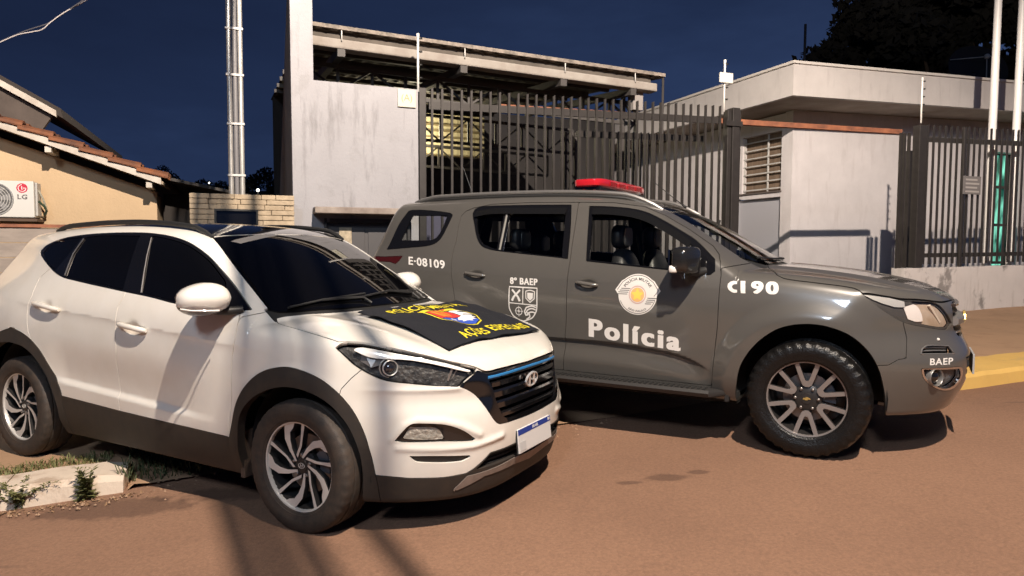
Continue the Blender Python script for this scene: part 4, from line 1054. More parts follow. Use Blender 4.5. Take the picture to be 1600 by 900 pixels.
# mirrors
for s in (1, -1):
    mh = empty('wing_mirror', (-.545-(.10 if s < 0 else 0), -s*(1.02-(.13 if s < 0 else 0)), 1.195)); mh.parent = suv
    def shp(q, s=s):
        y = -s*q.y                                   # outward
        return Vector((q.x*(1-.30*max(0, y)/.12)-.32*y*.6-.02*abs(q.z)/.08, q.y, q.z*(1-.28*max(0, y)/.12)+.012*(q.x/.12)))
    up = MB(); blob(up, (0, 0, 0), (.125, .118, .090), 2.5, 32, 24, shp)
    me = up.mesh('cap'); Vm = np.array([v.co[:] for v in me.vertices]); me.calc_loop_triangles(); Tm = np.array([t.vertices[:] for t in me.loop_triangles])
    Vm, a, c = split(Vm, Tm, -(Vm[:, 2]+.040+.10*(Vm[:, 0]))); a = compact(Vm, a); c = compact(Vm, c)
    link('mirror_cap', mesh_np('mirror_cap', *a), mh, M_white); link('mirror_base', mesh_np('mirror_base', *c), mh, M_blackgloss)
    b = MB(); b.tube([(.02, s*.05, -.055), (.06, s*.12, -.065), (.10, s*.175, -.06)], [.028, .024, .022], 10); b.build('mirror_arm', M_black, mh)
    b = MB(); b.tube([(-.02, -s*.118, -.042), (.05, -s*.105, -.048), (.095, -s*.05, -.05), (.115, s*.01, -.052)], .006, 6); b.build('turn_signal', M_amber, mh)
    b = MB(); b.lathe([(.0005, 0), (.09, .0)], 24, Matrix.Translation((-.128, s*.02, 0)) @ Matrix.Rotation(math.pi/2, 4, 'Y') @ Matrix.Diagonal((.75, 1.05, 1, 1))); b.build('mirror_glass', M_chrome, mh)
# handles
for key, dn in (('handleF', 'front_door'), ('handleR', 'rear_door')):
    (x0, _, z0), (x1, _, z1) = TB[key]
    for s, par in ((1, doors[dn][0]), (-1, doors[dn][1])):
        ts = np.linspace(0, 1, 9); xs = x0+(x1-x0)*ts; zz = z0+(z1-z0)*ts+.004*np.sin(ts*3.14); wv = on_side(F, np.full(9, (x0+x1)/2), np.full(9, (z0+z1)/2), )*0+np.interp(ts, [0, 1], [on_side(F, np.array([x0-.02]), np.array([z0]))[0], on_side(F, np.array([x1+.02]), np.array([z1]))[0]])
        o = .012+.020*np.sin(np.pi*np.clip(ts*1.0, 0, 1))**.6
        b = MB(); b.tube(mir([(x, w_+q, z) for x, w_, q, z in zip(xs, wv, o, zz)], s), [.011]+[.0165]*7+[.011], 10); b.build('handle', M_white, par)
        b = MB(); xm = x0+.3*(x1-x0)
        P_ = [(xm+.055*math.cos(a), zz[3]-.012+.034*math.sin(a)) for a in np.linspace(math.pi, 2*math.pi, 10)]; wq = [on_side(F, np.array([x]), np.array([z]))[0]+.001 for x, z in P_]
# wheels
for cx in (0, -2.67):
    for left in (False, True):
        make_wheel(suv, (cx, (.795 if left else -.795), .343), left, .343, .225, .236, 'tucson', .0)
        wheel_well(suv, cx, -1 if left else 1, .425 if cx == 0 else .45, .82, .50, .37)
b = MB(); b.box((-.47, -.86, .20), (-.44, -.70, .47)); b.build('mud_flap', mat('muddy rubber', (.10, .065, .045), .8, noise=.5, nscale=20), suv, .004)

# ---------------------------------------------------------------- the flag on the bonnet
FC = [np.array(TB['flag'][i])*[1, -1, 1] for i in (0, 4, 8, 11)]      # near rear, far rear, far front, near front
c00, c01, c11, c10 = np.array([-.035, -.40]), np.array([.0, .615]), np.array([.70, .515]), np.array([.675, -.50])
def flag_z(x, y): return on_top(F, x, np.abs(y), .6, 1.4)
nu, nv = 60, 44; U, W_ = np.meshgrid(np.linspace(0, 1, nu), np.linspace(0, 1, nv), indexing='ij')
Pq = ((1-U)*(1-W_))[..., None]*c00+(U*(1-W_))[..., None]*c01+(U*W_)[..., None]*c11+((1-U)*W_)[..., None]*c10
Pq[..., 0] += .012*np.sin(U*9+1)*(1-W_)**4-.010*np.sin(U*7)*W_**4
def wrinkle(x, y): return .0045*np.sin(9*x+14*y+1.3*np.sin(6*y))+.0035*np.sin(23*x-7*y+2*np.sin(5*x))+.0025*np.sin(31*y+11*x)
X, Y = Pq[..., 0].ravel(), Pq[..., 1].ravel(); Z = flag_z(X, Y)+.019+wrinkle(X, Y)
V = np.stack([X, Y, Z], 1); T = []
for i in range(nu-1):
    for j in range(nv-1): a = i*nv+j; T += [[a, a+nv, a+nv+1], [a, a+nv+1, a+1]]
T = np.array(T)[:, ::-1]; nn = np.cross(V[T[:, 1]]-V[T[:, 0]], V[T[:, 2]]-V[T[:, 0]])
if nn[:, 2].mean() < 0: T = T[:, ::-1]
W2 = lambda v: v
M_flag = mat('black flag cloth', (.0065, .0075, .012), .7, bump_=.2, bscale=200)
flag = empty('police_flag', (-.67846, 4.29718, 0), (0, .003595, -.499293), 'black police flag with yellow lettering lying on the white bonnet', 'flag')
V2 = np.concatenate([V, V-[0, 0, .004]]); T2 = np.concatenate([T, T[:, ::-1]+len(V)])
link('cloth', mesh_np('cloth', V2, T2), flag, M_flag)
def f_at(u, v):
    u = np.asarray(u)[:, None]; v = np.asarray(v)[:, None]; return (1-u)*(1-v)*c00+u*(1-v)*c01+u*v*c11+(1-u)*v*c10
def flag_mark(name, V, T, m, off=.0015, layers=1):
    """flag marks: (u across, v down) in 0..1"""
    ly = np.repeat(np.arange(layers), len(V)//layers)*.00015
    V, T = refine(np.concatenate([V, ly[:, None]], 1), T, .03); off = off+V[:, 2]; q = f_at(V[:, 0], V[:, 1]); z = flag_z(q[:, 0], q[:, 1])+.019+wrinkle(q[:, 0], q[:, 1])+off
    P_ = np.stack([q[:, 0], q[:, 1], z], 1); n_ = np.cross(P_[T[:, 1]]-P_[T[:, 0]], P_[T[:, 2]]-P_[T[:, 0]])[:, 2] < 0
    T = np.where(n_[:, None], T[:, ::-1], T); return link(name, mesh_np(name, P_, T), flag, m)
M_yel = mat('yellow print', (.72, .60, .03), .6); M_ora = mat('orange print', (.75, .22, .03), .6); M_red = mat('red print', (.55, .04, .03), .6); M_bl = mat('blue print', (.03, .08, .45), .6); M_wh = mat('white print', (.75, .75, .75), .6)
V, T, ar = text_tris('POLÍCIA MILITAR', .012, 1.12, 0, .012)
u = .15+V[:, 0]*.74; arc = .055*(2*(V[:, 0]-.5))**2
flag_mark('flag_letters', np.stack([u, .225-.150*V[:, 1]+arc*.5], 1), T, M_yel, .0015, 5)
b1 = text_tris('AÇÕES', .012, 1.12, 0, .013); b2 = text_tris('ESPECIAIS', .012, 1.12, 0, .013)
flag_mark('flag_letters', np.stack([.22+b1[0][:, 0]*.25, .965-.160*b1[0][:, 1]], 1), b1[1], M_yel, .0015, 5)
flag_mark('flag_letters', np.stack([.51+b2[0][:, 0]*.43, .94-.120*b2[0][:, 1]], 1), b2[1], M_yel, .0015, 5)
def q4(u0, v0, u1, v1): return poly_tris([(u0, v0), (u1, v0), (u1, v1), (u0, v1)])
sh = lambda u0, u1, v0, v1: [(u0, v0), (u1, v0), (u1, v0+(v1-v0)*.55), ((u0*.2+u1*.8), v0+(v1-v0)*.85), ((u0+u1)/2, v1), ((u0*.8+u1*.2), v0+(v1-v0)*.85), (u0, v0+(v1-v0)*.55)]
flag_mark('flag_ribbon', *poly_tris([(.33, .275), (.42, .262), (.60, .262), (.69, .275), (.68, .338), (.60, .322), (.42, .322), (.34, .338)]), M_yel)
V, T, ar = text_tris('BAEP', .03, 1.1); flag_mark('flag_ribbon_letters', np.stack([.42+V[:, 0]*.18, .305-.04*V[:, 1]], 1), T, M_red, .0025)
flag_mark('flag_shield', *poly_tris(sh(.335, .685, .335, .76)), M_yel, .0012); flag_mark('flag_shield', *poly_tris(sh(.345, .675, .345, .745)), M_flag, .0016)
flag_mark('flag_shield', *q4(.352, .352, .545, .53), M_red, .002)
flag_mark('flag_shield', *poly_tris([(.555, .37), (.60, .352), (.665, .352), (.668, .42), (.62, .40), (.60, .44), (.655, .47), (.665, .53), (.60, .50), (.555, .53)]), M_wh, .002)
flag_mark('flag_shield', *poly_tris([(.352, .54), (.56, .54), (.60, .58), (.62, .66), (.51, .735), (.42, .68), (.357, .585)]), M_bl, .002)
for k in range(3): flag_mark('flag_shield', *poly_tris([(.365+.05*k, .38), (.40+.05*k, .36), (.41+.045*k, .44), (.44+.02*k, .50), (.39+.04*k, .51), (.375+.05*k, .45)]), M_ora, .003)
eagle = [(.46, .60), (.50, .545), (.58, .52), (.655, .55), (.62, .57), (.645, .60), (.60, .605), (.615, .64), (.565, .635), (.55, .67), (.52, .63), (.47, .64), (.50, .60)]
flag_mark('flag_eagle', *poly_tris(eagle), M_wh, .003)
flag_mark('flag_cross', *q4(.395, .58, .445, .60), M_wh, .003); flag_mark('flag_cross', *q4(.413, .56, .427, .625), M_wh, .0032)
# ---------------------------------------------------------------- the grey police SUV
M_grey = mat('grey police paint', (.084, .079, .072), .28, coat=1., noise=.08, nscale=3, back=(.012, .012, .012))
M_win = glass('window glass', (.86, .88, .87))
M_wsg = glass('windscreen glass', (.80, .84, .82))
M_mark = mat('reflective white marking', (.66, .64, .61), .45)
M_ink = mat('dark ink', (.05, .05, .05), .6)
M_seat = mat('black leather', (.016, .016, .017), .42, bump_=.1, bscale=60)
M_seatp = mat('beige seat panel', (.30, .24, .19), .6)
M_cabin = mat('cabin trim', (.02, .02, .02), .8)
M_redl = mat('red light bar lens', (.42, .012, .02), .15, coat=1., emis=(.5, .01, .02), estr=.10)
M_rail = mat('satin rail', (.30, .29, .28), .35, .7)

pol = empty('police_suv', (2.34206, 5.16801, .13479), (0, -.000841, -.524377), 'dark grey police SUV with a red roof light bar and white door lettering', 'car')
F = F_blazer
S = Shell(F, (-4.12, -.024, .22), (1.08, 1.06, 1.93), .0125)
ar_ = side(BB['arch'])
pB = np.concatenate([[(-.45, .02)], ar_, [(.447, .02)]])
S.drop(cutter(side, pB, wlim(.45), corner=70)); S.drop(cutter(side, pB*[1, 1]+[-2.845, 0], wlim(.45), corner=70))
P_q = S.cut(cutter(side, side(BB['quarter']), wlim(.45), corner=45), .002)
P_rdlo = S.cut(cutter(side, side(BB['rear_dlo']), wlim(.45), corner=45), .002)
P_fdlo = S.cut(cutter(side, side(BB['front_dlo']), wlim(.45), corner=45), .002)
wp = np.concatenate([top(BB['ws_side']), [(-.335, .449), (-.305, .2), (-.298, -.1), (-1.17, -.1), (-1.15, .25)]])
P_ws = S.cut(cutter(top, wp, lambda V: 1.12-V[:, 2], corner=35), .002)
hood = np.concatenate([top(BB['hood_side']), top(BB['hood_front']), [(.795, .35), (.825, .15), (.832, -.1), (-.262, -.1), (-.27, .2), (-.30, .44)]])
P_hood = S.cut(cutter(top, hood, lambda V: .8-V[:, 2], corner=40), .003)
P_cowl = S.cut(cutter(top, [(-.50, .64), (-.32, .62), (-.22, .3), (-.22, -.1), (-.33, -.1), (-.4, .3)], lambda V: 1.12-V[:, 2], smooth=False), 0)
P_hl = S.cut(cutter(diag, diag(BB['headlight']), lambda V: np.maximum(.1-V[:, 0], .3-V[:, 1]), corner=45), .002)
P_gru = S.cut(cutter(front, [(-.1, .78), (.40, .79), (.47, .85), (.47, .99), (.40, 1.005), (-.1, 1.01)], lambda V: .5-V[:, 0], corner=45), .0015)
P_grl = S.cut(cutter(front, [(-.1, .50), (.34, .50), (.42, .56), (.44, .66), (-.1, .68)], lambda V: .5-V[:, 0], corner=45), .0015)
P_vent = S.cut(cutter(diag, diag(BB['vent']), lambda V: .3-V[:, 0], corner=40), .001)
P_fogp = S.cut(cutter(diag, diag(BB['fogpocket']), lambda V: .3-V[:, 0], corner=55), .001)
bt = lin(BB['bumper_top'], 0, 2); bc = side(BB['bumper_cut'])
P_bump = S.cut(cutter(side, np.concatenate([[(.526, 1.2)], bc, [(.39, .62), (.39, .1), (1.2, .1), (1.2, 1.2)]]), smooth=False), .002)
fg = side(BB['fgap']); bg_ = side(BB['bgap']); rg = side(BB['rgap'])
P_fend = S.cut(cutter(side, np.concatenate([[(-.64, .1), (-.61, .35)], fg[::-1][:-3], [(-.56, 1.21), (-.40, 1.245), (-.28, 1.30), (.8, 1.3), (.8, .1)]]), wlim(.45), smooth=False), .0025)
dt = side(BB['door_top'])
P_fd = S.cut(cutter(side, np.concatenate([dt, fg[1:], [(-.61, .40), (-1.735, .405)], bg_[::-1][1:-1]]), wlim(.4), smooth=False), .0025)
dr_ = side(BB['door_topR'])
P_rd = S.cut(cutter(side, np.concatenate([dr_, bg_[1:-1], [(-1.735, .405), (-2.42, .41), (-2.5, .7)], rg[::-1][:-1]]), wlim(.4), smooth=False), .0025)
P_tail = S.cut(cutter(side, np.concatenate([side(BB['tail']), [(-4.1, 1.22), (-4.1, 1.27)]]), wlim(.4), smooth=False), .002)
P_roof = S.cut(cutter(top, [(-1.19, .50), (-1.5, .585), (-2.4, .60), (-3.3, .59), (-3.5, .55), (-3.55, -.1), (-1.19, -.1)], lambda V: 1.5-V[:, 2], smooth=False), .0015)
P_rw = S.cut(cutter(front, [(-.1, 1.30), (.62, 1.30), (.56, 1.66), (-.1, 1.68)], lambda V: V[:, 0]+3.4, smooth=False), .002)
P_under = S.cut(lambda V: V[:, 2]-.335, 0)
emit(F, P_bump, 'front_bumper', M_grey, pol, 'B', .02)
bonnet = emit(F, P_hood, 'bonnet', M_grey, pol, 'B', .02)
emit(F, P_fend, 'front_fender', M_grey, pol, 'RL', .02)
D2 = {'front_door': emit(F, P_fd, 'front_door', M_grey, pol, 'RL', .02), 'rear_door': emit(F, P_rd, 'rear_door', M_grey, pol, 'RL', .02)}
emit(F, S.rest(), 'body_shell', M_grey, pol, 'B', .02)
emit(F, P_roof, 'roof', M_grey, pol, 'B', .01)
emit(F, P_ws, 'windscreen', M_wsg, pol, 'B', 0, -.002)
emit(F, P_cowl, 'cowl_panel', M_black, pol, 'B', .01, -.012)
emit(F, P_under, 'underbody', M_dark, pol, 'B', 0)
emit(F, P_tail, 'tail_lamp', mat('dark red lamp', (.045, .006, .006), .1, coat=1), pol, 'RL', .01)
emit(F, P_rw, 'rear_window', M_win, pol, 'B', 0)
for sm in S.seams:
    if len(sm[1]): gaps(F, sm, pol)
g, tr = piece_cut(F, P_q, cutter(side, side(BB['quarter_glass']), corner=40), .001)
emit(F, g, 'quarter_window', M_win, pol, 'RL', 0, -.002); emit(F, tr, 'window_trim', M_blackgloss, pol, 'RL', .01)
for nm, pc, keys in (('rear_door', P_rdlo, ('rear_glass', 'rear_glass2')), ('front_door', P_fdlo, ('front_glass',))):
    par = {'R': D2[nm][0], 'L': D2[nm][1]}; tr = pc
    for k in keys:
        g, tr = piece_cut(F, tr, cutter(side, side(BB[k]), corner=45), .0005); emit(F, g, 'door_window', M_win, par, 'RL', 0, -.010)
    emit(F, tr, 'window_trim', M_blackgloss, par, 'RL', .022)
# wind deflectors over the side windows, grey window post
for nm, L in (('front_door', [(-1.575, 1.652), (-1.44, 1.648), (-1.26, 1.625), (-1.13, 1.587), (-1.0, 1.522), (-.87, 1.447), (-.79, 1.393)]), ('rear_door', [(-2.655, 1.652), (-2.5, 1.674), (-2.13, 1.668), (-1.80, 1.660)])):
    q = np.array(L); P_ = smooth_poly(q, False, 5); n = len(P_)
    for s, par in ((1, D2[nm][0]), (-1, D2[nm][1])):
        w1 = on_side(F, P_[:, 0], P_[:, 1]); w2 = on_side(F, P_[:, 0], P_[:, 1]-.05)
        v = [(P_[i, 0], -s*(w1[i]+.003), P_[i, 1]) for i in range(n)]+[(P_[i, 0], -s*(w2[i]+.020), P_[i, 1]-.050) for i in range(n)]
        b = MB(); b.add(v, [(i, i+1, n+i+1, n+i) for i in range(n-1)], True); b.build('wind_deflector', mat('smoked acrylic', (.008, .008, .008), .12, coat=1), par)
for s, par in ((1, D2['rear_door'][0]), (-1, D2['rear_door'][1])):
    z = np.linspace(1.325, 1.64, 8); x = np.linspace(-2.333, -2.345, 8); wv = on_side(F, x, z)-.004
    b = MB(); b.tube(mir(list(zip(x, wv, z)), s), .012, 6); b.build('window_post', mat('grey post', (.12, .115, .105), .6), par)
# headlamps
g, rest_ = piece_cut(F, P_hl, cutter(diag, diag(BB['hl_main']), corner=45), .0005)
lens = emit(F, P_hl, 'headlamp', M_lens, pol, 'RL', .004)
for s, lo in ((1, lens[0]), (-1, lens[1])):
    V, T = rest_; N = normals(F, V); link('lamp_housing', mesh_np('lh', (V-N*.014)*[1, -s, 1], T if s < 0 else T[:, ::-1], None), lo, mat('smoked lamp housing', (.075, .070, .066), .35, .2))
    V, T = g; N = normals(F, V); link('lamp_reflector', mesh_np('lr', (V-N*.020)*[1, -s, 1], T if s < 0 else T[:, ::-1], None), lo, mat('bright reflector', (.52, .42, .34), .30, .15, noise=.45, nscale=9, col2=(.36, .26, .18)))
    c0 = Vector((.575, -s*.725, .945)); dn = Vector((.75, -s*.62, .05)).normalized(); ex = dn.cross(Vector((0, 0, 1))).normalized(); ez = ex.cross(dn)
    gb, _ = piece_cut(F, g, cutter(diag, diag(BB['hl_bowl']), corner=60), 0); Vb, Tb = gb; Nb = normals(F, Vb); link('lamp_projector', mesh_np('lp', (Vb-Nb*.010)*[1, -s, 1], Tb if s < 0 else Tb[:, ::-1], None), lo, mat('pearl lamp bowl', (.74, .68, .65), .2, .0, coat=1))
    c1 = Vector((.69, -s*.61, .935))
    b = MB(); b.bar(c1+Vector((-.030, -s*.036, .060)), c1+Vector((.030, s*.045, -.050)), .014); b.build('lamp_divider', mat('pale lamp web', (.70, .60, .50), .3, .2), lo)
    q = BB['drl']
    V, T = poly_tris([(x, z) for x, w_, z in q]); V, T = refine(V, T, .03); wv = on_side(F, V[:, 0], V[:, 1])-.006
    link('daytime_lamp', mesh_np('dl', np.stack([V[:, 0], -s*wv, V[:, 1]], 1), T, None), lo, mat('bright lamp strip', (.75, .73, .70), .2, .5))
# grille pieces
gr = emit(F, P_gru, 'upper_grille', M_blackgloss, pol, 'B', .04, -.04)
for zc, w1, hg, o, m_ in ((.885, .46, .052, .026, M_rail), (.985, .40, .020, .006, M_chrome), (.815, .42, .020, .004, M_rail), (.94, .43, .016, -.015, M_black), (.85, .43, .012, -.015, M_black)):
    front_sweep(F, lambda q: zc, w1, hg, o, .06).build('grille_bar', m_, gr)
b = MB(); xe = float(on_front(F, np.array([0.]), np.array([.885]))[0])+.024; bow = [(-.10, -.018), (-.04, -.018), (-.04, -.04), (.03, -.04), (.03, -.012), (.10, -.012), (.085, .022), (.04, .022), (.04, .04), (-.03, .04), (-.03, .014), (-.085, .014)]
b.prism(bow, 0, .012, Matrix(((0, 0, 1, xe), (-1, 0, 0, 0), (0, 1, 0, .885), (0, 0, 0, 1)))); b.build('badge', M_gold, gr)
lg = emit(F, P_grl, 'lower_grille', M_black, pol, 'B', .03, -.04)
for k in range(3): front_sweep(F, lambda q: .54+.05*k, .40, .014, -.01, .03).build('grille_bar', M_black, lg)
b = MB(); b.box((.928, -.20, .52), (.94, .20, .65)); b.build('number_plate', mat('dull plate', (.30, .30, .30), .5), pol, .002)
# vents and fog lamps
vt = emit(F, P_vent, 'bumper_vent', M_dark, pol, 'RL', .05, -.045)
fp = P_fogp; g, rim_ = piece_cut(F, fp, cutter(diag, diag(BB['fogpocket_in']), corner=55), 0)
emit(F, rim_, 'fog_trim', M_chrome, pol, 'RL', .03, .002)
fb = emit(F, g, 'fog_bezel', mat('matt grey bezel', (.11, .10, .092), .5), pol, 'RL', .03, -.035)
for i, s in enumerate((1, -1)):
    par = vt[i]
    for k, (za, zb_) in enumerate(((.716, .712), (.735, .730))):
        b = MB(); P_ = [(x, float(on_front_diag[0]) if False else w_, z) for x, w_, z in ((.645, .722, za), (.70, .668, za), (.77, .595, zb_))]
        b.tube(mir([(x-.012, w_-.012, z) for x, w_, z in P_], s), .006, 6); b.build('vent_bar', M_rail, par)
    vp = np.array(BB['vent']); P_ = smooth_poly(vp, True, 4, 40)
    b = MB(); b.tube(mir([tuple(p) for p in np.concatenate([P_, P_[:1]])], s), .0045, 6, False); b.build('vent_frame', M_rail, par)
    c = Vector((.715, -s*.682, .555)); dn = Vector((.80, -s*.60, 0)); ex = dn.cross(Vector((0, 0, 1))).normalized(); ez = ex.cross(dn)
    b = MB(); oval(b, c-dn*.03, ex, ez, dn, .060, .058, .008, .034); b.build('fog_ring', M_rail, fb[i])
    b = MB(); b.sphere(c-dn*.04, .045, 14, 10); b.build('fog_lens', M_blackgloss, fb[i])
    sp_ = np.array(BB['sensor'][0]); b = MB(); b.sphere((sp_[0], -s*sp_[1], sp_[2]), .010, 10, 8); b.build('parking_sensor', mat('pale sensor', (.6, .58, .55), .4), pol)
# mirrors
for s in (1, -1):
    mh = empty('wing_mirror', (-.760, -s*1.035, 1.265)); mh.parent = pol
    def shp(q, s=s):
        y = -s*q.y; return Vector((q.x*(1-.25*max(0, y)/.11)-.25*y*.6, q.y, q.z*(1-.10*max(0, y)/.11)))
    b = MB(); blob(b, (0, 0, 0), (.075, .115, .092), 4.5, 36, 24, shp); b.build('mirror_cap', mat('black mirror shell', (.012, .012, .012), .22, coat=.7), mh)
    b = MB(); blob(b, (-.055, -s*.075, -.060), (.028, .040, .026), 4, 16, 10); b.build('turn_signal', M_amber, mh)
    b = MB(); b.tube([(.01, s*.06, -.075), (.05, s*.13, -.085), (.09, s*.17, -.075)], [.035, .03, .03], 10); b.build('mirror_arm', M_black, mh)
    b = MB(); b.box((-.092, -.09, -.07), (-.080, .09, .07)); b.build('mirror_glass', M_chrome, mh, .003)
# handles with scooped cups
for key, dn in (('handleF', 'front_door'), ('handleR', 'rear_door')):
    (x0, _, z0), (x1, _, z1) = BB[key]; x0 += .02; x1 -= .02
    for s, par in ((1, D2[dn][0]), (-1, D2[dn][1])):
        ts = np.linspace(0, 1, 9); xs = x0+(x1-x0)*ts; zz = z0+(z1-z0)*ts; wv = np.interp(ts, [0, 1], [on_side(F, np.array([x0-.03]), np.array([z0]))[0], on_side(F, np.array([x1+.03]), np.array([z1]))[0]])
        b = MB(); b.tube(mir([(x, w_+.008+.020*math.sin(math.pi*t)**.6, z) for x, w_, z, t in zip(xs, wv, zz, ts)], s), [.009]+[.0145]*7+[.009], 10); b.build('handle', mat('grey handle', (.11, .103, .094), .2, coat=1), par)
# rails, light bar, antennas, step, flaps
for s in (1, -1):
    xs = np.linspace(-3.42, -1.08, 34); wv = .565-.03*sstep(-1.6, -1.05, xs)-.02*sstep(-3.0, -3.42, xs)
    en = np.minimum(1, np.minimum((xs+3.46)/.28, (-1.04-xs)/.30)); zz = on_top(F, xs, wv)+.040*en-.004
    P_ = [Vector((x, -s*w_, z)) for x, w_, z in zip(xs, wv, zz)]
    b = MB(); b.tube(P_, [.008]+[.017]*32+[.008], 8); rl = b.build('roof_rail', M_rail, pol)
    b = MB(); P_ = [Vector((x, -s*w_, z-.030)) for x, w_, z in zip(xs, wv, zz)]; b.tube(P_, .018, 8); b.build('rail_base', M_black, rl)
b = MB(); blob(b, (-.010, 0, .004), (.135, .56, .040), 5.5, 40, 16); lb = empty('light_bar', (-1.70, 0, 1.862)); lb.parent = pol; b.build('lens', M_redl, lb)
b = MB(); b.box((-.12, -.52, -.055), (.10, .52, -.022)); b.build('base', M_blackgloss, lb, .006)
for s in (1, -1):
    b = MB(); b.tube([(-.04, s*.50, -.05), (-.04, s*.52, -.085)], .022, 10); b.tube([(.05, s*.50, -.05), (.05, s*.52, -.085)], .018, 10); b.build('bracket', M_chrome, lb)
for yy in (-.30, -.1, .1, .3):
    b = MB(); b.box((.126, yy-.07, -.018), (.129, yy+.07, .018)); b.build('lens_segment', mat('deep red lens', (.30, .008, .012), .1, coat=1), lb)
b = MB(); b.tube([(-1.02, -.2, 1.68), (-1.275, -.2, 1.885)], [.0045, .0025], 6); b.tube([(-1.0, -.2, 1.665), (-1.03, -.2, 1.69)], .010, 8); b.build('antenna', M_black, pol)
b = MB(); b.tube([(-3.145, 0, 1.79), (-3.15, 0, 1.87), (-3.268, 0, 2.15)], [.005, .004, .0025], 6); b.build('antenna', M_black, pol)
for s in (1, -1):
    b = MB(); xs = np.linspace(-2.40, -.50, 20); sec = [(.80, .335), (.80, .375), (.93, .388), (.985, .384), (1.0, .365), (.985, .340), (.93, .325)]
    v = []
    for x in xs:
        e_ = min(1, (x+2.40)/.10, (-.50-x)/.10); e_ = max(.0, e_)**.5
        v += [(x, -s*(.80+(q-.80)*(.35+.65*e_)), .355+(z-.355)*(.6+.4*e_)) for q, z in sec]
    m = 7; f = [(i*m+k, (i+1)*m+k, (i+1)*m+(k+1) % m, i*m+(k+1) % m) for i in range(19) for k in range(m)]
    b.add(v, f, True); b.add(v[:m], [tuple(range(m))]); b.add(v[-m:], [tuple(range(m))[::-1]]); st = b.build('side_step', mat('step plastic', (.030, .028, .027), .45), pol)
    b = MB()
    for k in range(44):
        x = -2.28+k*.038; b.box((x, min(-s*.90, -s*.975), .386), (x+.018, max(-s*.90, -s*.975), .392))
    tr_ = b.build('tread_ribs', M_black, st); tr_['kind'] = 'stuff'
    b = MB(); b.box((-2.5, min(-s*.70, -s*.80), .28), (-.45, max(-s*.70, -s*.80), .36)); b.build('chassis_rail', M_dark, pol)
    b = MB(); b.box((-.52, min(-s*.66, -s*.88), .30), (-.49, max(-s*.66, -s*.88), .44)); b.build('mud_flap', M_black, pol, .004)
for cx in (0, -2.845):
    for left in (False, True):
        make_wheel(pol, (cx, (.790 if left else -.790), .378), left, .3705, .262, .2441, 'blazer')
        wheel_well(pol, cx, -1 if left else 1, .46, .84, .48, .40)
b = MB()
for x, w_ in ((-.62, .42), (-.38, .40), (-.36, .1), (-.38, -.1)): pass
P_ = [(-.40, -.46, 0), (-.335, -.20, 0), (-.325, .10, 0)]
b.tube([(x, y, float(on_top(F, np.array([x]), np.array([abs(y)]))[0])+.012) for x, y, _ in P_], .008, 6); b.build('wiper', M_black, pol)
b = MB(); b.tube([(x, y, float(on_top(F, np.array([x]), np.array([abs(y)]))[0])+.012) for x, y in ((-.33, .05), (-.34, .3), (-.38, .52))], .008, 6); b.build('wiper', M_black, pol)
# cabin
cb = MB(); cb.box((-3.5, -.74, .45), (-.5, .74, .56)); cb.build('cabin_floor', M_cabin, pol)
b = MB(); b.box((-.72, -.66, .95), (-.38, .66, 1.13)); b.build('dashboard', M_cabin, pol, .03)
b = MB(); b.lathe([(.165, -.015), (.185, 0), (.165, .015)], 28, Matrix.Translation((-.86, .38, 1.10)) @ Matrix.Rotation(math.radians(-65), 4, 'Y')); b.build('steering_wheel', M_cabin, pol)
def seat(x, y, wd, zt=1.26, pad=M_seatp, head=True):
    st = empty('seat', (x, y, .56)); st.parent = pol
    b = MB(); blob(b, (.28, 0, .10), (.27, wd/2, .10), 4, 20, 12); b.build('cushion', M_seat, st)
    b = MB(); blob(b, (-.03, 0, (zt-.56)/2+.08), (.085, wd/2, (zt-.56)/2), 3.2, 24, 18, lambda q: Vector((q.x-q.z*.20, q.y*(1-.28*max(0, q.z)/.35), q.z))); b.build('backrest', M_seat, st)
    if head:
        for dx, m_ in ((0, M_seat),):
            b = MB(); blob(b, (-.115, 0, zt-.56+.175), (.055, .13, .095), 3.4, 20, 14); b.build('headrest', m_, st)
        b = MB(); blob(b, (-.055, 0, zt-.56+.175), (.012, .085, .075), 4, 16, 10); b.build('headrest_panel', pad, st)
        for yy in (-.05, .05):
            b = MB(); b.tube([(-.10, yy, zt-.56-.02), (-.11, yy, zt-.56+.10)], .007, 6); b.build('headrest_post', M_chrome, st)
seat(-1.36, -.37, .50); seat(-1.36, .37, .50)
for yy in (-.42, .42): seat(-2.27, yy, .50, 1.24, M_seat)
seat(-2.30, 0, .34, 1.20, M_seat)
for yy in (-.36, .36): seat(-3.15, yy, .46, 1.02, M_seat, False)
for s in (1, -1):
    b = MB(); b.bar((-1.70, -s*.84, .56), (-1.73, -s*.62, 1.70), .12, .05); b.build('door_pillar', M_cabin, pol)
    b = MB(); b.tube([(-1.73, -s*.66, 1.55), (-1.60, -s*.60, 1.0)], .012, 6); b.build('seat_belt', mat('belt webbing', (.12, .11, .10), .7), pol)
b = MB(); b.tube([(-.80, 0, 1.50), (-.78, 0, 1.57)], .008, 6); blob(b, (-.82, 0, 1.485), (.018, .11, .035), 4, 16, 10); b.build('rear_view_mirror', M_cabin, pol)

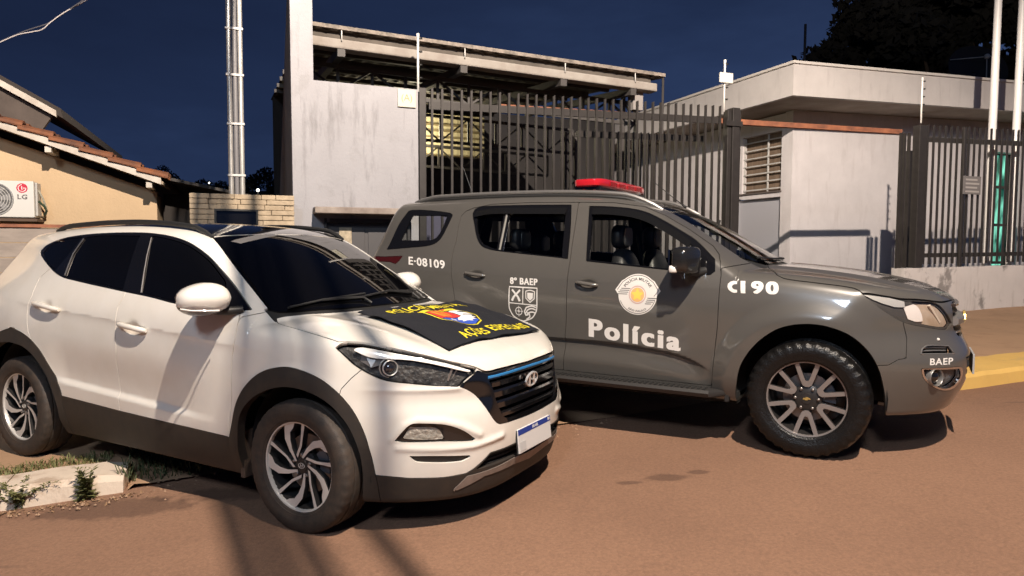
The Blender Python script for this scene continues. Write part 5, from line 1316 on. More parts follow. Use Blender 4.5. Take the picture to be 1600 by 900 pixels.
# ---------------------------------------------------------------- markings on the grey SUV
dR, dRr = D2['front_door'][0], D2['rear_door'][0]
def txt(name, s, P, parent, bold=.03, m=None, sp=1., heavy=0.):
    V, T, ar = text_tris(s, bold, sp, 0., heavy); tl, bl, trr = (np.array([p[0], p[2]]) for p in P[:3])
    return side_mark(F, name, fit(V, bl, trr-tl, tl-bl), T, m or M_mark, parent, layers=5 if heavy else 1)
txt('fleet_number', 'E·08109', BB['txt_num'], pol, .012, sp=1.12, heavy=.016)
txt('unit_name', '8º BAEP', BB['txt_baep'], dRr, .012, sp=1.12, heavy=.026)
txt('police_lettering', 'Polícia', [BB['txt_pol'][0], BB['txt_pol'][1], BB['txt_pol'][2]], dR, .015, sp=1.24, heavy=.036)
p0, p1, p2 = (np.array(BB['txt_190'][i]) for i in (0, 1, 2))
txt('phone_number', '190', [p0+(p2-p0)*.27, p1+(p2-p0)*.27, p2], pol, .012, sp=1.24, heavy=.042)
o2, uu, vv = np.array([p1[0], p1[2]]), np.array([p2[0]-p0[0], p2[2]-p0[2]]), np.array([p0[0]-p1[0], p0[2]-p1[2]])
hs = np.array([(.13, .98), (.07, .90), (.02, .72), (.01, .5), (.03, .28), (.08, .10), (.14, .02), (.20, .06), (.20, .27), (.15, .29), (.115, .36), (.10, .5), (.115, .64), (.15, .71), (.20, .73), (.20, .94)])
V, T = poly_tris([(1-0*x, y) if False else (x, y) for x, y in hs]); side_mark(F, 'phone_icon', fit(V, o2, uu, vv), T, M_mark, pol)
# round state-police emblem
C0 = np.array([-1.132, 1.012]); k_ = .144/118
def em(name, L, m, off): return side_mark(F, name, C0+np.asarray(L[0])*k_, L[1], m, dR, off)
def disc(r, n=48, cx=0, cy=0): a = np.linspace(0, 2*math.pi, n, endpoint=False); return poly_tris(list(zip(cx+r*np.cos(a), cy+r*np.sin(a))))
def arcl(r, a0, a1, n=24): a = np.radians(np.linspace(a0, a1, n)); return np.stack([r*np.cos(a), r*np.sin(a)], 1)
ban = [(-139, 26), (-100, 80)]+[tuple(p) for p in arcl(122, 132, 48, 14)]+[(100, 80), (139, 26), (112, -12), (-112, -12)]
em('emblem_shield', disc(118), M_mark, .0022); em('emblem_shield', poly_tris(ban), M_mark, .0026)
em('emblem_line', band(np.concatenate([[(-126, 26), (-93, 74)], arcl(114, 131, 49, 16), [(93, 74), (126, 26), (100, -6)]]), 3.5), M_ink, .0034)
em('emblem_line', band(arcl(110, 200, 345, 30), 3), M_ink, .0034)
for j in range(4):
    em('emblem_line', band(np.array([(-128+9*j, 2+11*j), (-62+6*j, 2+11*j)]), 4), M_ink, .0034); em('emblem_line', band(np.array([(62-5*j, -18-11*j), (118-11*j, -18-11*j)]), 4), M_ink, .0034)
def arc_text(s, r, h, a0, a1, bold, flip=False):
    V, T, ar = text_tris(s, bold, 1.05); V, T = refine(V, T, .04)
    a = np.radians(a0+(a1-a0)*V[:, 0]); rad = r+h*V[:, 1] if not flip else r+h*(1-V[:, 1])
    return np.stack([rad*np.cos(a), rad*np.sin(a)], 1), T
em('emblem_letters', arc_text('POLÍCIA MILITAR', 84, 22, 150, 30, .022), M_ink, .0034)
em('emblem_letters', arc_text('SÃO PAULO', 88, 13, 236, 304, .02, True), M_ink, .0034)
em('emblem_ring', band(arcl(50, 0, 360, 49)[:-1], 6, True), mat('rose print', (.55, .36, .32), .5), .0036)
em('emblem_ring', disc(42, 40), mat('orange glow print', (.72, .40, .16), .5), .0036)
em('emblem_star', poly_tris([(r*math.cos(math.radians(90+36*i)), r*math.sin(math.radians(90+36*i))) for i, r in enumerate([40, 20]*5)]), mat('golden print', (.80, .55, .10), .5), .0044)
# unit crest
c0 = np.array([-2.198, .766]); cu, cv = np.array([.258, -.006]), np.array([0, .278])
def cr_(name, L, off=.0025): return side_mark(F, name, fit(np.asarray(L[0], float), c0, cu, cv), L[1], M_mark, dRr, off)
wd = .035
sh_ = np.array([(.02, .98), (.98, .98), (.98, .42), (.93, .28), (.80, .13), (.50, .02), (.20, .13), (.07, .28), (.02, .42)])
def bandc(P, w_, closed=False):
    P = np.asarray(P, float)*[.258, .278]; V, T = band(smooth_poly(P, closed, 4, 40), w_*.27, closed); return V/[.258, .278], T
cr_('crest_outline', bandc(sh_, wd, True)); cr_('crest_line', bandc([(.02, .52), (.98, .50)], wd*.8)); cr_('crest_line', bandc([(.5, .98), (.5, .52)], wd*.8))
for s in (1, -1):
    cx = .26; cr_('crest_pistols', poly_tris([(cx-s*.16, .88), (cx-s*.12, .92), (cx+s*.10, .72), (cx+s*.17, .60), (cx+s*.10, .57), (cx+s*.05, .68)][::s]))
cr_('crest_badge', bandc([(.60, .88), (.75, .91), (.90, .88), (.89, .68), (.75, .57), (.61, .68)], .03, True)); cr_('crest_badge', poly_tris([(.65, .84), (.85, .84), (.84, .69), (.75, .62), (.66, .69)]))
cr_('crest_target', bandc([(.36+.11*math.cos(t), .30+.11*math.sin(t)) for t in np.linspace(0, 6.28, 13)[:-1]], .022, True)); cr_('crest_target', bandc([(.36, .45), (.36, .15)], .016)); cr_('crest_target', bandc([(.22, .30), (.50, .30)], .016))
cr_('crest_target', poly_tris([(.36+r*math.cos(t), .30+r*math.sin(t)) for t, r in zip(np.linspace(0, 6.28, 9)[:-1], [.06, .025]*4)]))
for q in ([(.55, .30), (.62, .42), (.80, .47), (.95, .44)], [(.58, .24), (.68, .36), (.82, .40), (.94, .37)], [(.64, .22), (.74, .29), (.86, .30), (.93, .27)], [(.55, .30), (.60, .20), (.68, .22), (.66, .28), (.72, .26), (.74, .16), (.62, .08)]): cr_('crest_eagle', bandc(q, .04))
V, T, ar = text_tris('BAEP', .02, 1.08)
q = BB['txt_bump']; tl, bl, trr = (np.array(q[i]) for i in (0, 1, 2))
V, T = refine(V, T, .1); x = bl[0]+V[:, 0]*(trr-tl)[0]; z = bl[2]+V[:, 0]*(trr-tl)[2]+V[:, 1]*(tl-bl)[2]; P_ = np.stack([x, -(on_side(F, x, z)+.003), z], 1)
link('bumper_lettering', mesh_np('bl', P_, T), pol, M_mark)
# ---------------------------------------------------------------- the place: street frame u along the kerb, v away from the road
PHI = math.radians(21.5); CO = Vector((-2.45, 4.22, 0))
def W(u, v, z): return Vector((CO.x+u*math.cos(PHI)-v*math.sin(PHI), CO.y+u*math.sin(PHI)+v*math.cos(PHI), z))
FR = Matrix.Translation(CO) @ Matrix.Rotation(PHI, 4, 'Z')
def fr(o): o.matrix_world = FR @ o.matrix_world; return o
def thing(name, u, v, z, label, cat, group=None, rot=0):
    return empty(name, W(u, v, z), (0, 0, PHI+rot), label, cat, group)
class LB(MB):
    """shapes given in street coordinates, stored relative to a thing"""
    def __init__(s, t): super().__init__(); s.t = t; s.inv = None
    def build(s, name, m, parent=None, bevel=0):
        M = s.t.matrix_basis.inverted() @ FR
        s.v = [tuple(M @ Vector(p)) for p in s.v]; return super().build(name, m, s.t if parent is None else parent, bevel)
bpy.context.view_layer.update()
def zr(u):
    u = np.clip(np.asarray(u, float), -14, 40)
    return np.where(u < 4.5, .042*(u-1.0), .147+.022*(u-4.5))
def kh(u): return .07+.06*sstep(-1, 7, np.asarray(u, float))

# ---- materials of the place
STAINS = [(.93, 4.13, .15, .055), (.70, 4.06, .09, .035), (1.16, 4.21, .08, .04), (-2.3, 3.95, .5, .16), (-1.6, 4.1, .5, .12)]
def asphalt():
    m = bpy.data.materials.new('dusty asphalt'); m.use_nodes = True; t = m.node_tree; p = t.nodes['Principled BSDF']; L = t.links.new
    tc = t.nodes.new('ShaderNodeTexCoord'); N = lambda sc_, d, r: (lambda n: (n.inputs['Scale'].__setattr__('default_value', sc_), n.inputs['Detail'].__setattr__('default_value', d), n.inputs['Roughness'].__setattr__('default_value', r), L(tc.outputs['Object'], n.inputs['Vector']), n)[-1])(t.nodes.new('ShaderNodeTexNoise'))
    big = N(.55, 5, .6); fine = N(55, 3, .7); grit = N(190, 2, .6)
    r1 = t.nodes.new('ShaderNodeValToRGB'); r1.color_ramp.elements[0].position = .3; r1.color_ramp.elements[0].color = (.200, .108, .067, 1); r1.color_ramp.elements[1].position = .7; r1.color_ramp.elements[1].color = (.280, .156, .097, 1); L(big.outputs['Fac'], r1.inputs[0])
    r2 = t.nodes.new('ShaderNodeValToRGB'); r2.color_ramp.elements[0].position = .30; r2.color_ramp.elements[0].color = (.72, .72, .72, 1); r2.color_ramp.elements[1].position = .66; r2.color_ramp.elements[1].color = (1.18, 1.18, 1.18, 1); L(fine.outputs['Fac'], r2.inputs[0])
    mx = t.nodes.new('ShaderNodeMixRGB'); mx.blend_type = 'MULTIPLY'; mx.inputs[0].default_value = .75; L(r1.outputs[0], mx.inputs[1]); L(r2.outputs[0], mx.inputs[2])
    r3 = t.nodes.new('ShaderNodeValToRGB'); r3.color_ramp.elements[0].position = .62; r3.color_ramp.elements[0].color = (0, 0, 0, 1); r3.color_ramp.elements[1].position = .72; r3.color_ramp.elements[1].color = (1, 1, 1, 1); L(grit.outputs['Fac'], r3.inputs[0])
    m2 = t.nodes.new('ShaderNodeMixRGB'); m2.inputs[2].default_value = (.40, .27, .18, 1); L(mx.outputs[0], m2.inputs[1])
    k = t.nodes.new('ShaderNodeMath'); k.operation = 'MULTIPLY'; k.inputs[1].default_value = .55; L(r3.outputs[0], k.inputs[0]); L(k.outputs[0], m2.inputs[0])
    # damp stains and pale scuffs with a shape of their own
    st = t.nodes.new('ShaderNodeTexNoise'); st.inputs['Scale'].default_value = 3.2; st.inputs['Detail'].default_value = 4; mp = t.nodes.new('ShaderNodeMapping'); mp.inputs['Scale'].default_value = (.55, 1.7, 1); L(tc.outputs['Object'], mp.inputs[0]); L(mp.outputs[0], st.inputs['Vector'])
    r4 = t.nodes.new('ShaderNodeValToRGB'); r4.color_ramp.elements[0].position = .69; r4.color_ramp.elements[0].color = (0, 0, 0, 1); r4.color_ramp.elements[1].position = .78; r4.color_ramp.elements[1].color = (.6, .6, .6, 1); L(st.outputs['Fac'], r4.inputs[0])
    m3 = t.nodes.new('ShaderNodeMixRGB'); m3.inputs[2].default_value = (.07, .040, .030, 1); L(r4.outputs[0], m3.inputs[0]); L(m2.outputs[0], m3.inputs[1])
    last = m3.outputs[0]
    wob = N(9, 4, .6)
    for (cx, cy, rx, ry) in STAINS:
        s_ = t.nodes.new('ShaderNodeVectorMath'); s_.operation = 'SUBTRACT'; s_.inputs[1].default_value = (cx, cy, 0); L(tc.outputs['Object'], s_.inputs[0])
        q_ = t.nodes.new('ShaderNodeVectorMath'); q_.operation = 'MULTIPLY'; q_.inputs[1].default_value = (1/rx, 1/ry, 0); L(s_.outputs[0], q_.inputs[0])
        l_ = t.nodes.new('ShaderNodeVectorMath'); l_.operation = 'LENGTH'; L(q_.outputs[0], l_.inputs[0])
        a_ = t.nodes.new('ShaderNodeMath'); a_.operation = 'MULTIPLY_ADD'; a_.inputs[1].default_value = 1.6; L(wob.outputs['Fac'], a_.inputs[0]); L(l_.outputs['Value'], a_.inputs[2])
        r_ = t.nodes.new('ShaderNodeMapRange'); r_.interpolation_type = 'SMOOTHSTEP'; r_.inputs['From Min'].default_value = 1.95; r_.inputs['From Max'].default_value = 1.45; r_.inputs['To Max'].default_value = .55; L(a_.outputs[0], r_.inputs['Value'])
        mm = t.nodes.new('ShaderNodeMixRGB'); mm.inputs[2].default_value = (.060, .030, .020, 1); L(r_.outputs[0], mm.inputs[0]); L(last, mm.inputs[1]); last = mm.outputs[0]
    L(last, p.inputs['Base Color']); p.inputs['Roughness'].default_value = .88
    b = t.nodes.new('ShaderNodeBump'); b.inputs['Strength'].default_value = .55; b.inputs['Distance'].default_value = .008; ad = t.nodes.new('ShaderNodeMath'); ad.operation = 'ADD'; L(fine.outputs['Fac'], ad.inputs[0]); L(grit.outputs['Fac'], ad.inputs[1]); L(ad.outputs[0], b.inputs['Height']); L(b.outputs[0], p.inputs['Normal'])
    return m
def plaster(name, col, stain, amt=.5, up=True, blotch=None, bsc=3.3, bth=.57):
    m = bpy.data.materials.new(name); m.use_nodes = True; t = m.node_tree; p = t.nodes['Principled BSDF']; L = t.links.new
    tc = t.nodes.new('ShaderNodeTexCoord')
    def noise(sc_, d, stretch=None):
        n = t.nodes.new('ShaderNodeTexNoise'); n.inputs['Scale'].default_value = sc_; n.inputs['Detail'].default_value = d; n.inputs['Roughness'].default_value = .65; v = tc.outputs['Object']
        if stretch: mp = t.nodes.new('ShaderNodeMapping'); mp.inputs['Scale'].default_value = stretch; L(v, mp.inputs[0]); v = mp.outputs[0]
        L(v, n.inputs['Vector']); return n.outputs['Fac']
    def ramp(src, a, b, c0, c1):
        r = t.nodes.new('ShaderNodeValToRGB'); r.color_ramp.elements[0].position = a; r.color_ramp.elements[0].color = (*c0, 1); r.color_ramp.elements[1].position = b; r.color_ramp.elements[1].color = (*c1, 1); L(src, r.inputs[0]); return r.outputs[0]
    base = ramp(noise(1.6, 6), .3, .7, tuple(c*.86 for c in col), col)
    run = ramp(noise(2.4, 7, (2.2, 2.2, .38)), .54, .72, (0, 0, 0), (1, 1, 1))
    mk = t.nodes.new('ShaderNodeMath'); mk.operation = 'MULTIPLY'; mk.inputs[1].default_value = amt; L(run, mk.inputs[0])
    mx = t.nodes.new('ShaderNodeMixRGB'); L(mk.outputs[0], mx.inputs[0]); L(base, mx.inputs[1]); mx.inputs[2].default_value = (*stain, 1); col_ = mx.outputs[0]
    if blotch:
        bl = ramp(noise(bsc, 8, (1, 1, .8)), bth, bth+.08, (0, 0, 0), (1, 1, 1)); m2 = t.nodes.new('ShaderNodeMixRGB'); k = t.nodes.new('ShaderNodeMath'); k.operation = 'MULTIPLY'; k.inputs[1].default_value = .75; L(bl, k.inputs[0]); L(k.outputs[0], m2.inputs[0]); L(col_, m2.inputs[1]); m2.inputs[2].default_value = (*blotch, 1); col_ = m2.outputs[0]
    L(col_, p.inputs['Base Color']); p.inputs['Roughness'].default_value = .85
    b = t.nodes.new('ShaderNodeBump'); b.inputs['Strength'].default_value = .5; b.inputs['Distance'].default_value = .01; L(noise(28, 6), b.inputs['Height']); L(b.outputs[0], p.inputs['Normal'])
    return m
M_asph = asphalt()
M_pave = plaster('dusty concrete pavement', (.40, .25, .15), (.27, .155, .09), .7)
M_wall = plaster('stained white plaster', (.35, .345, .365), (.16, .155, .16), .85, blotch=(.28, .275, .285))
M_wall2 = plaster('pale station plaster', (.70, .665, .675), (.52, .48, .48), .6)
M_wall3 = plaster('grimy plinth plaster', (.62, .58, .565), (.34, .31, .29), .7, blotch=(.13, .12, .115), bsc=1.9, bth=.535)
M_facia = plaster('pale fascia plaster', (.60, .565, .55), (.40, .37, .36), .6)
M_yel_wall = plaster('cream house plaster', (.555, .405, .25), (.50, .355, .215), .4)
M_kerbw = plaster('whitewashed kerb stone', (.62, .52, .42), (.32, .22, .16), .7, blotch=(.34, .25, .18))
M_kerby = plaster('yellow painted kerb', (.66, .42, .12), (.46, .31, .15), .9)
M_bar = mat('dark grey painted steel', (.048, .043, .041), .45, .3, noise=.25, nscale=9)
M_rust = mat('rusty beam', (.34, .13, .065), .75, noise=.6, nscale=6, col2=(.14, .055, .035))
M_conc = mat('old concrete gutter', (.28, .26, .235), .85, noise=.45, nscale=3, col2=(.20, .17, .15), bump_=.3, bscale=20)
M_under = mat('roof underside', (.10, .085, .072), .9, noise=.4, nscale=3)
M_truss = mat('dark truss steel', (.055, .050, .048), .6)
M_tile = mat('clay roof tile', (.25, .09, .036), .8, noise=.55, nscale=5, col2=(.09, .04, .025), bump_=.4, bscale=30)
M_verge = mat('white verge board', (.60, .56, .50), .7, noise=.3, nscale=4, col2=(.38, .33, .28))
M_stone = mat('split stone cladding', (.50, .40, .28), .85, noise=.5, nscale=5, col2=(.32, .25, .17), bump_=.6, bscale=25)
M_pale = mat('pale painted metal', (.58, .57, .55), .5, noise=.2, nscale=10)
M_galv = mat('galvanised tube', (.56, .54, .50), .42, .5, noise=.3, nscale=6)
M_leaf = mat('weed leaf', (.17, .165, .055), .7, noise=.4, nscale=40, col2=(.09, .10, .035))
M_grass = mat('dark grass', (.060, .075, .028), .8)
M_tree = mat('tree leaves', (.017, .016, .013), .95, noise=.5, nscale=1.5)
M_bark = mat('bark', (.10, .07, .05), .9)

def lit_glass():
    # frosted door glass lit from inside, green, brighter in streaks
    m = mat('green lit glass', (.02, .10, .07), .15); t = m.node_tree; p = t.nodes['Principled BSDF']; tc = t.nodes.new('ShaderNodeTexCoord'); mp = t.nodes.new('ShaderNodeMapping'); mp.inputs['Scale'].default_value = (5, 5, 1.4)
    n = t.nodes.new('ShaderNodeTexNoise'); n.inputs['Scale'].default_value = 1.3; n.inputs['Detail'].default_value = 3; t.links.new(tc.outputs['Object'], mp.inputs[0]); t.links.new(mp.outputs[0], n.inputs['Vector'])
    r = t.nodes.new('ShaderNodeValToRGB'); r.color_ramp.elements[0].position = .40; r.color_ramp.elements[0].color = (.003, .035, .025, 1); r.color_ramp.elements[1].position = .68; r.color_ramp.elements[1].color = (.25, .80, .58, 1)
    t.links.new(n.outputs['Fac'], r.inputs[0]); t.links.new(r.outputs[0], p.inputs['Emission Color']); p.inputs['Emission Strength'].default_value = 1.4; return m
def sheet(name, us, vs, fz, m, kind='structure', jit=0):
    U, V_ = np.meshgrid(us, vs, indexing='ij'); Z = fz(U, V_); n = len(vs)
    P = np.array([W(a, b, c) for a, b, c in zip(U.ravel(), V_.ravel(), Z.ravel())])
    T = [[i*n+j, (i+1)*n+j, (i+1)*n+j+1, i*n+j+1] for i in range(len(us)-1) for j in range(n-1)]
    o = link(name, mesh_np(name, P, np.array(T)), None, m); tag(o, kind=kind); return o
far = np.concatenate([np.linspace(-700, -60, 6), np.linspace(-40, 40, 21), np.linspace(60, 700, 6)])
sheet('ground', far, np.concatenate([np.linspace(-700, -60, 6), np.linspace(-40, 60, 21), np.linspace(90, 700, 6)]), lambda u, v: zr(u)-.20, mat('dark earth', (.06, .045, .032), .95, noise=.4, nscale=.3))
sheet('road', np.linspace(-40, 40, 161), np.linspace(-14, .12, 40), lambda u, v: zr(u)-.015*np.exp(-((v+.1)/.5)**2)*(u < .2)+.004*np.sin(u*1.7+v), M_asph)
def walk(u, v):
    e_ = sstep(-.0, .12, u)*(1-sstep(6.25, 6.4, u))          # dropped kerb between the two kerb runs
    h = kh(u)*(1-e_)+e_*(.012+(kh(u)-.012)*sstep(0, 1.4, v))
    return zr(u)+h+.006*np.sin(u*3+v*4)
sheet('pavement', np.concatenate([np.linspace(-25, -.1, 60), np.linspace(0, 7, 80), np.linspace(7.1, 40, 80)]), np.linspace(.02, 3.35, 22), lambda u, v: np.where((u < .05) & (v < .3), zr(u)-.05, np.where((u > 6.3) & (v < .0), zr(u)-.05, walk(u, v))), M_pave)
# white end kerb, in stones
def kerb_run(name, stones, m, v0, v1, hgt):
    root = empty(name, W(stones[0][0], v0, 0), (0, 0, PHI)); tag(root, kind='structure'); bpy.context.view_layer.update()
    for i, (a, b_, cut) in enumerate(stones):
        b = LB(root); n = 10; us = np.linspace(a, b_, n); prof = [(v0-.02, -.10), (v0+.01, hgt-.035), (v0+.045, hgt), (v1, hgt+.004), (v1, -.10)]
        v = []
        for k, u in enumerate(us):
            for q, z in prof:
                zz = float(zr(u))+z*(1 if z < 0 else (1-.25*cut*max(0, (k-n+3)/2)))
                v.append((u, q+(.004*math.sin(9*u+z*30)), zz+(.004*math.sin(13*u+q*20) if z > 0 else 0)))
        f = [(k*5+j, (k+1)*5+j, (k+1)*5+j+1, k*5+j+1) for k in range(n-1) for j in range(4)]+[tuple(range(5))[::-1], tuple(range((n-1)*5, n*5))]
        b.add(v, f); b.build('kerb_stone', m)
    return root
kerb_run('white_kerb', [(-6.0, -4.4, 0), (-4.38, -2.95, 0), (-2.93, -1.75, 0), (-1.73, -.62, 0), (-.61, .03, 1)], M_kerbw, .0, .33, .105)
kerb_run('yellow_kerb', [(6.35+1.5*k, 7.84+1.5*k, 0) for k in range(9)], M_kerby, -.52, .05, .135)
sheet('kerb_apron', np.linspace(6.3, 40, 60), np.linspace(-.02, .10, 3), lambda u, v: walk(u, v+.1)-.002, M_pave)

# ---- white wall with the tall pier
t = thing('boundary_wall', 1.3, 3.2, 0, 'stained white plaster wall with tall pier at its left end, above the grey door', 'wall')
b = LB(t)
def slab(b, poly, v0, v1):
    n = len(poly); b.add([(u, v0, z) for u, z in poly]+[(u, v1, z) for u, z in poly], [tuple(range(n)), tuple(range(n, 2*n))[::-1]]+[(i, n+i, n+(i+1) % n, (i+1) % n) for i in range(n)])
slab(b, [(1.30, 0), (1.62, 0), (1.62, 1.76), (2.62, 1.76), (2.62, 0), (2.71, 0), (2.705, 3.315), (1.527, 3.318), (1.522, 5.2), (1.285, 5.2)], 3.2, 3.36)
b.build('wall_face', M_wall)
b = LB(t); b.add([(1.30, 3.36, 0), (1.29, 3.36, 4.9), (1.30, 3.70, 4.5), (1.30, 6.3, 1.9), (1.30, 6.3, 0), (1.46, 3.36, 0), (1.46, 3.36, 4.9), (1.46, 3.70, 4.5), (1.46, 6.3, 1.9), (1.46, 6.3, 0)], [(0, 4, 3, 2, 1), (5, 6, 7, 8, 9), (0, 1, 6, 5), (1, 2, 7, 6), (2, 3, 8, 7), (3, 4, 9, 8)]); b.build('side_wall', mat('shaded side plaster', (.20, .19, .19), .9, noise=.3, nscale=2))  # left return of the wall, its shadow put into a darker plaster colour
b = LB(t); b.box((1.50, 2.93, 1.845), (2.60, 3.19, 1.915)); b.build('canopy', mat('weathered canopy', (.34, .29, .25), .8, noise=.5, nscale=5, col2=(.18, .14, .12)), None, .008)
b = LB(t); b.box((1.64, 3.25, .05), (2.60, 3.29, 1.755)); b.box((1.70, 3.235, .10), (2.08, 3.25, 1.70)); b.box((2.12, 3.235, .10), (2.54, 3.25, 1.70)); dr = b.build('door', mat('dark grey door', (.075, .072, .075), .5), None, .004)
b = LB(t); b.box((1.79, 3.215, 1.50), (1.93, 3.234, 1.70)); b.build('door_plate', mat('aged beige plate', (.48, .40, .28), .6, noise=.4, nscale=30), dr, .004)
b = LB(t)
for a in (1.62, 2.60): b.box((a-.03+(.03 if a < 2 else 0), 3.18, .02), (a+(.03 if a < 2 else 0), 3.25, 1.80))
b.box((1.68, 3.18, 1.757), (2.565, 3.25, 1.80)); b.build('door_frame', mat('door frame', (.05, .048, .05), .5))
t = thing('wall_plaque', 2.57, 3.19, 3.2, 'small square cream plaque with a letter A mark at the wall top right corner', 'plaque')
b = LB(t); b.box((2.463, 3.175, 3.098), (2.672, 3.198, 3.298)); b.build('plaque_board', mat('cream plaque', (.50, .48, .40), .5), None, .003)
V, T, ar = text_tris('(A)', .0); M_ = t.matrix_basis.inverted() @ FR
link('plaque_letters', mesh_np('pl', np.array([M_ @ Vector((2.505+.125*x, 3.1735, 3.145+.10*y)) for x, y in V]), T, None, False), t, mat('pale olive print', (.30, .28, .13), .6))

# ---- stone meter wall and the twin service post
t = thing('meter_wall', .77, 2.95, 0, 'low meter wall clad in split cream stone beside the white pier', 'wall')
b = LB(t); b.box((.29, 2.93, 0), (1.27, 3.18, 2.0)); b.build('wall_core', mat('mortar', (.22, .17, .12), .9))
rows = 20; h_ = (2.02-.95)/rows; stone_cache = {}
M_ = t.matrix_basis.inverted() @ FR
for r in range(rows):
    z0 = .95+r*h_; u = .27
    while u < 1.28:
        L_ = RNG.uniform(.13, .34); e_ = min(u+L_, 1.285)
        if e_ > 1.20: e_ = 1.285
        a0, a1 = u, e_
        pieces = [(a0, a1)]
        if z0+h_ > 1.70 and z0 < 1.845:                      # leave the meter recess open
            pieces = [(x, y) for x, y in ((a0, min(a1, .52)), (max(a0, .90), a1)) if y-x > .03]
        for x, y in pieces:
            d = RNG.uniform(.0, .028); b = LB(t); b.box((x+.002, 2.905-d, z0+.002), (y-.002, 2.93, z0+h_-.002)); b.build('stone', M_stone, None, .005)
        u = e_
b = LB(t); b.box((.52, 2.92, 1.70), (.90, 2.929, 1.845)); b.build('meter_glass', M_blackgloss); b = LB(t)
for q in (((.50, 2.88, 1.845), (.92, 2.93, 1.865)), ((.50, 2.88, 1.68), (.92, 2.93, 1.70)), ((.50, 2.88, 1.70), (.52, 2.93, 1.845)), ((.90, 2.88, 1.70), (.92, 2.93, 1.845))): b.box(*q)
b.build('meter_frame', M_black)
t = thing('service_post', .73, 3.0, 2.0, 'tall twin pole carrying cable conduits above the stone meter wall', 'post')
for uu_ in (.668, .775):
    b = LB(t); b.tube([(uu_, 3.0, 1.9), (uu_+.003, 3.0, 5.6)], [.026, .024], 12); b.build('pole_tube', M_galv)
b = LB(t); b.tube([(.722, 3.0, 1.9), (.724, 3.0, 5.6)], .025, 10); b.build('conduit', mat('grey conduit', (.16, .155, .16), .5))
for zz in (2.22, 2.75, 3.25, 3.72, 4.6):
    b = LB(t); b.box((.635, 2.968, zz-.012), (.808, 3.03, zz+.012)); b.build('strap', M_pale, None, .003)

# ---- cream house with its air conditioner, and the roof of the house beyond
t = thing('cream_house', -1.2, 6.0, 0, 'cream gabled house with clay tile verge behind the white SUV', 'house')
def zeave(u): return 2.335-.355*(u+.32)
b = LB(t); slab(b, [(-5.5, -.2), (-.325, -.2), (-.325, zeave(-.325)-.10), (-5.5, zeave(-5.5)-.10)], 6.0, 6.2); b.box((-.52, 6.2, -.2), (-.33, 12, 2.2)); b.build('wall', M_yel_wall)
b = LB(t)
for u0 in (0,):
    p0, p1 = (-5.6, zeave(-5.6)), (-.22, zeave(-.22)); b.add([(p0[0], 5.50, p0[1]), (p1[0], 5.50, p1[1]), (p1[0], 5.50, p1[1]+.085), (p0[0], 5.50, p0[1]+.085), (p0[0], 5.54, p0[1]), (p1[0], 5.54, p1[1]), (p1[0], 5.54, p1[1]+.085), (p0[0], 5.54, p0[1]+.085)], [(0, 1, 2, 3), (4, 7, 6, 5), (0, 4, 5, 1), (3, 2, 6, 7), (1, 5, 6, 2), (0, 3, 7, 4)])
b.build('verge_board', M_verge)
b = LB(t); b.add([(-5.6, 5.54, zeave(-5.6)+.01), (-.20, 5.54, zeave(-.20)+.01), (-.20, 12, zeave(-.20)+.01), (-5.6, 12, zeave(-5.6)+.01), (-5.6, 5.54, zeave(-5.6)+.05), (-.20, 5.54, zeave(-.20)+.05), (-.20, 12, zeave(-.20)+.05), (-5.6, 12, zeave(-5.6)+.05)], [(3, 2, 1, 0), (4, 5, 6, 7), (0, 1, 5, 4), (1, 2, 6, 5), (2, 3, 7, 6), (3, 0, 4, 7)]); b.build('roof_deck', mat('eave boarding', (.34, .27, .20), .85))
b = LB(t); b.bar((-1.50, 5.55, zeave(-1.5)-.055), (-1.50, 6.0, zeave(-1.5)-.055), .07); b.build('purlin_end', M_verge); b = LB(t); b.bar((-.37, 5.55, zeave(-.37)-.06), (-.37, 6.0, zeave(-.37)-.06), .07); b.build('purlin_end', M_verge)
n = 17; us = np.linspace(-5.65, -.16, n+1)
for k in range(n):
    for j, vv in enumerate((5.57, 5.83)):
        b = LB(t); L_ = us[k+1]-us[k]+.05; P_ = [(us[k]-.02, vv, zeave(us[k])+.085), (us[k+1]+.03, vv, zeave(us[k+1])+.115)]
        q = []
        for m_ in range(7):
            a = math.pi*m_/6; q.append((.115*math.cos(a), .075*math.sin(a)))
        v = [(P_[s][0], P_[s][1]+y*(1.0 if s == 0 else .86), P_[s][2]+z-(.0 if s else .012)) for s in (0, 1) for y, z in q]+[(P_[s][0], P_[s][1]+y*.85, P_[s][2]+z*.8-.015) for s in (0, 1) for y, z in q]
        f = [(i, i+1, 7+i+1, 7+i) for i in range(6)]+[(14+i, 21+i, 21+i+1, 14+i+1) for i in range(6)]+[(7+i, 8+i, 22+i, 21+i) for i in range(6)]+[(i+1, i, 14+i, 15+i) for i in range(6)]
        b.add(v, f); b.build('roof_tile', M_tile)
b = LB(t); b.add([(-5.6, 6.0, zeave(-5.6)+.10), (-.17, 6.0, zeave(-.17)+.10), (-.17, 12, zeave(-.17)+.10), (-5.6, 12, zeave(-5.6)+.10), (-5.6, 6.0, zeave(-5.6)+.055), (-.17, 6.0, zeave(-.17)+.055), (-.17, 12, zeave(-.17)+.055), (-5.6, 12, zeave(-5.6)+.055)], [(0, 1, 2, 3), (7, 6, 5, 4), (0, 4, 5, 1), (1, 5, 6, 2), (2, 6, 7, 3), (3, 7, 4, 0)]); b.build('roof', M_tile)
t = thing('air_conditioner', -2.0, 5.7, 1.83, 'white outdoor air conditioner unit with red round logo on the cream wall', 'air conditioner')
b = LB(t); b.box((-2.44, 5.60, 1.835), (-1.68, 5.90, 2.295)); cs = b.build('casing', mat('appliance white', (.62, .61, .58), .4), None, .012)
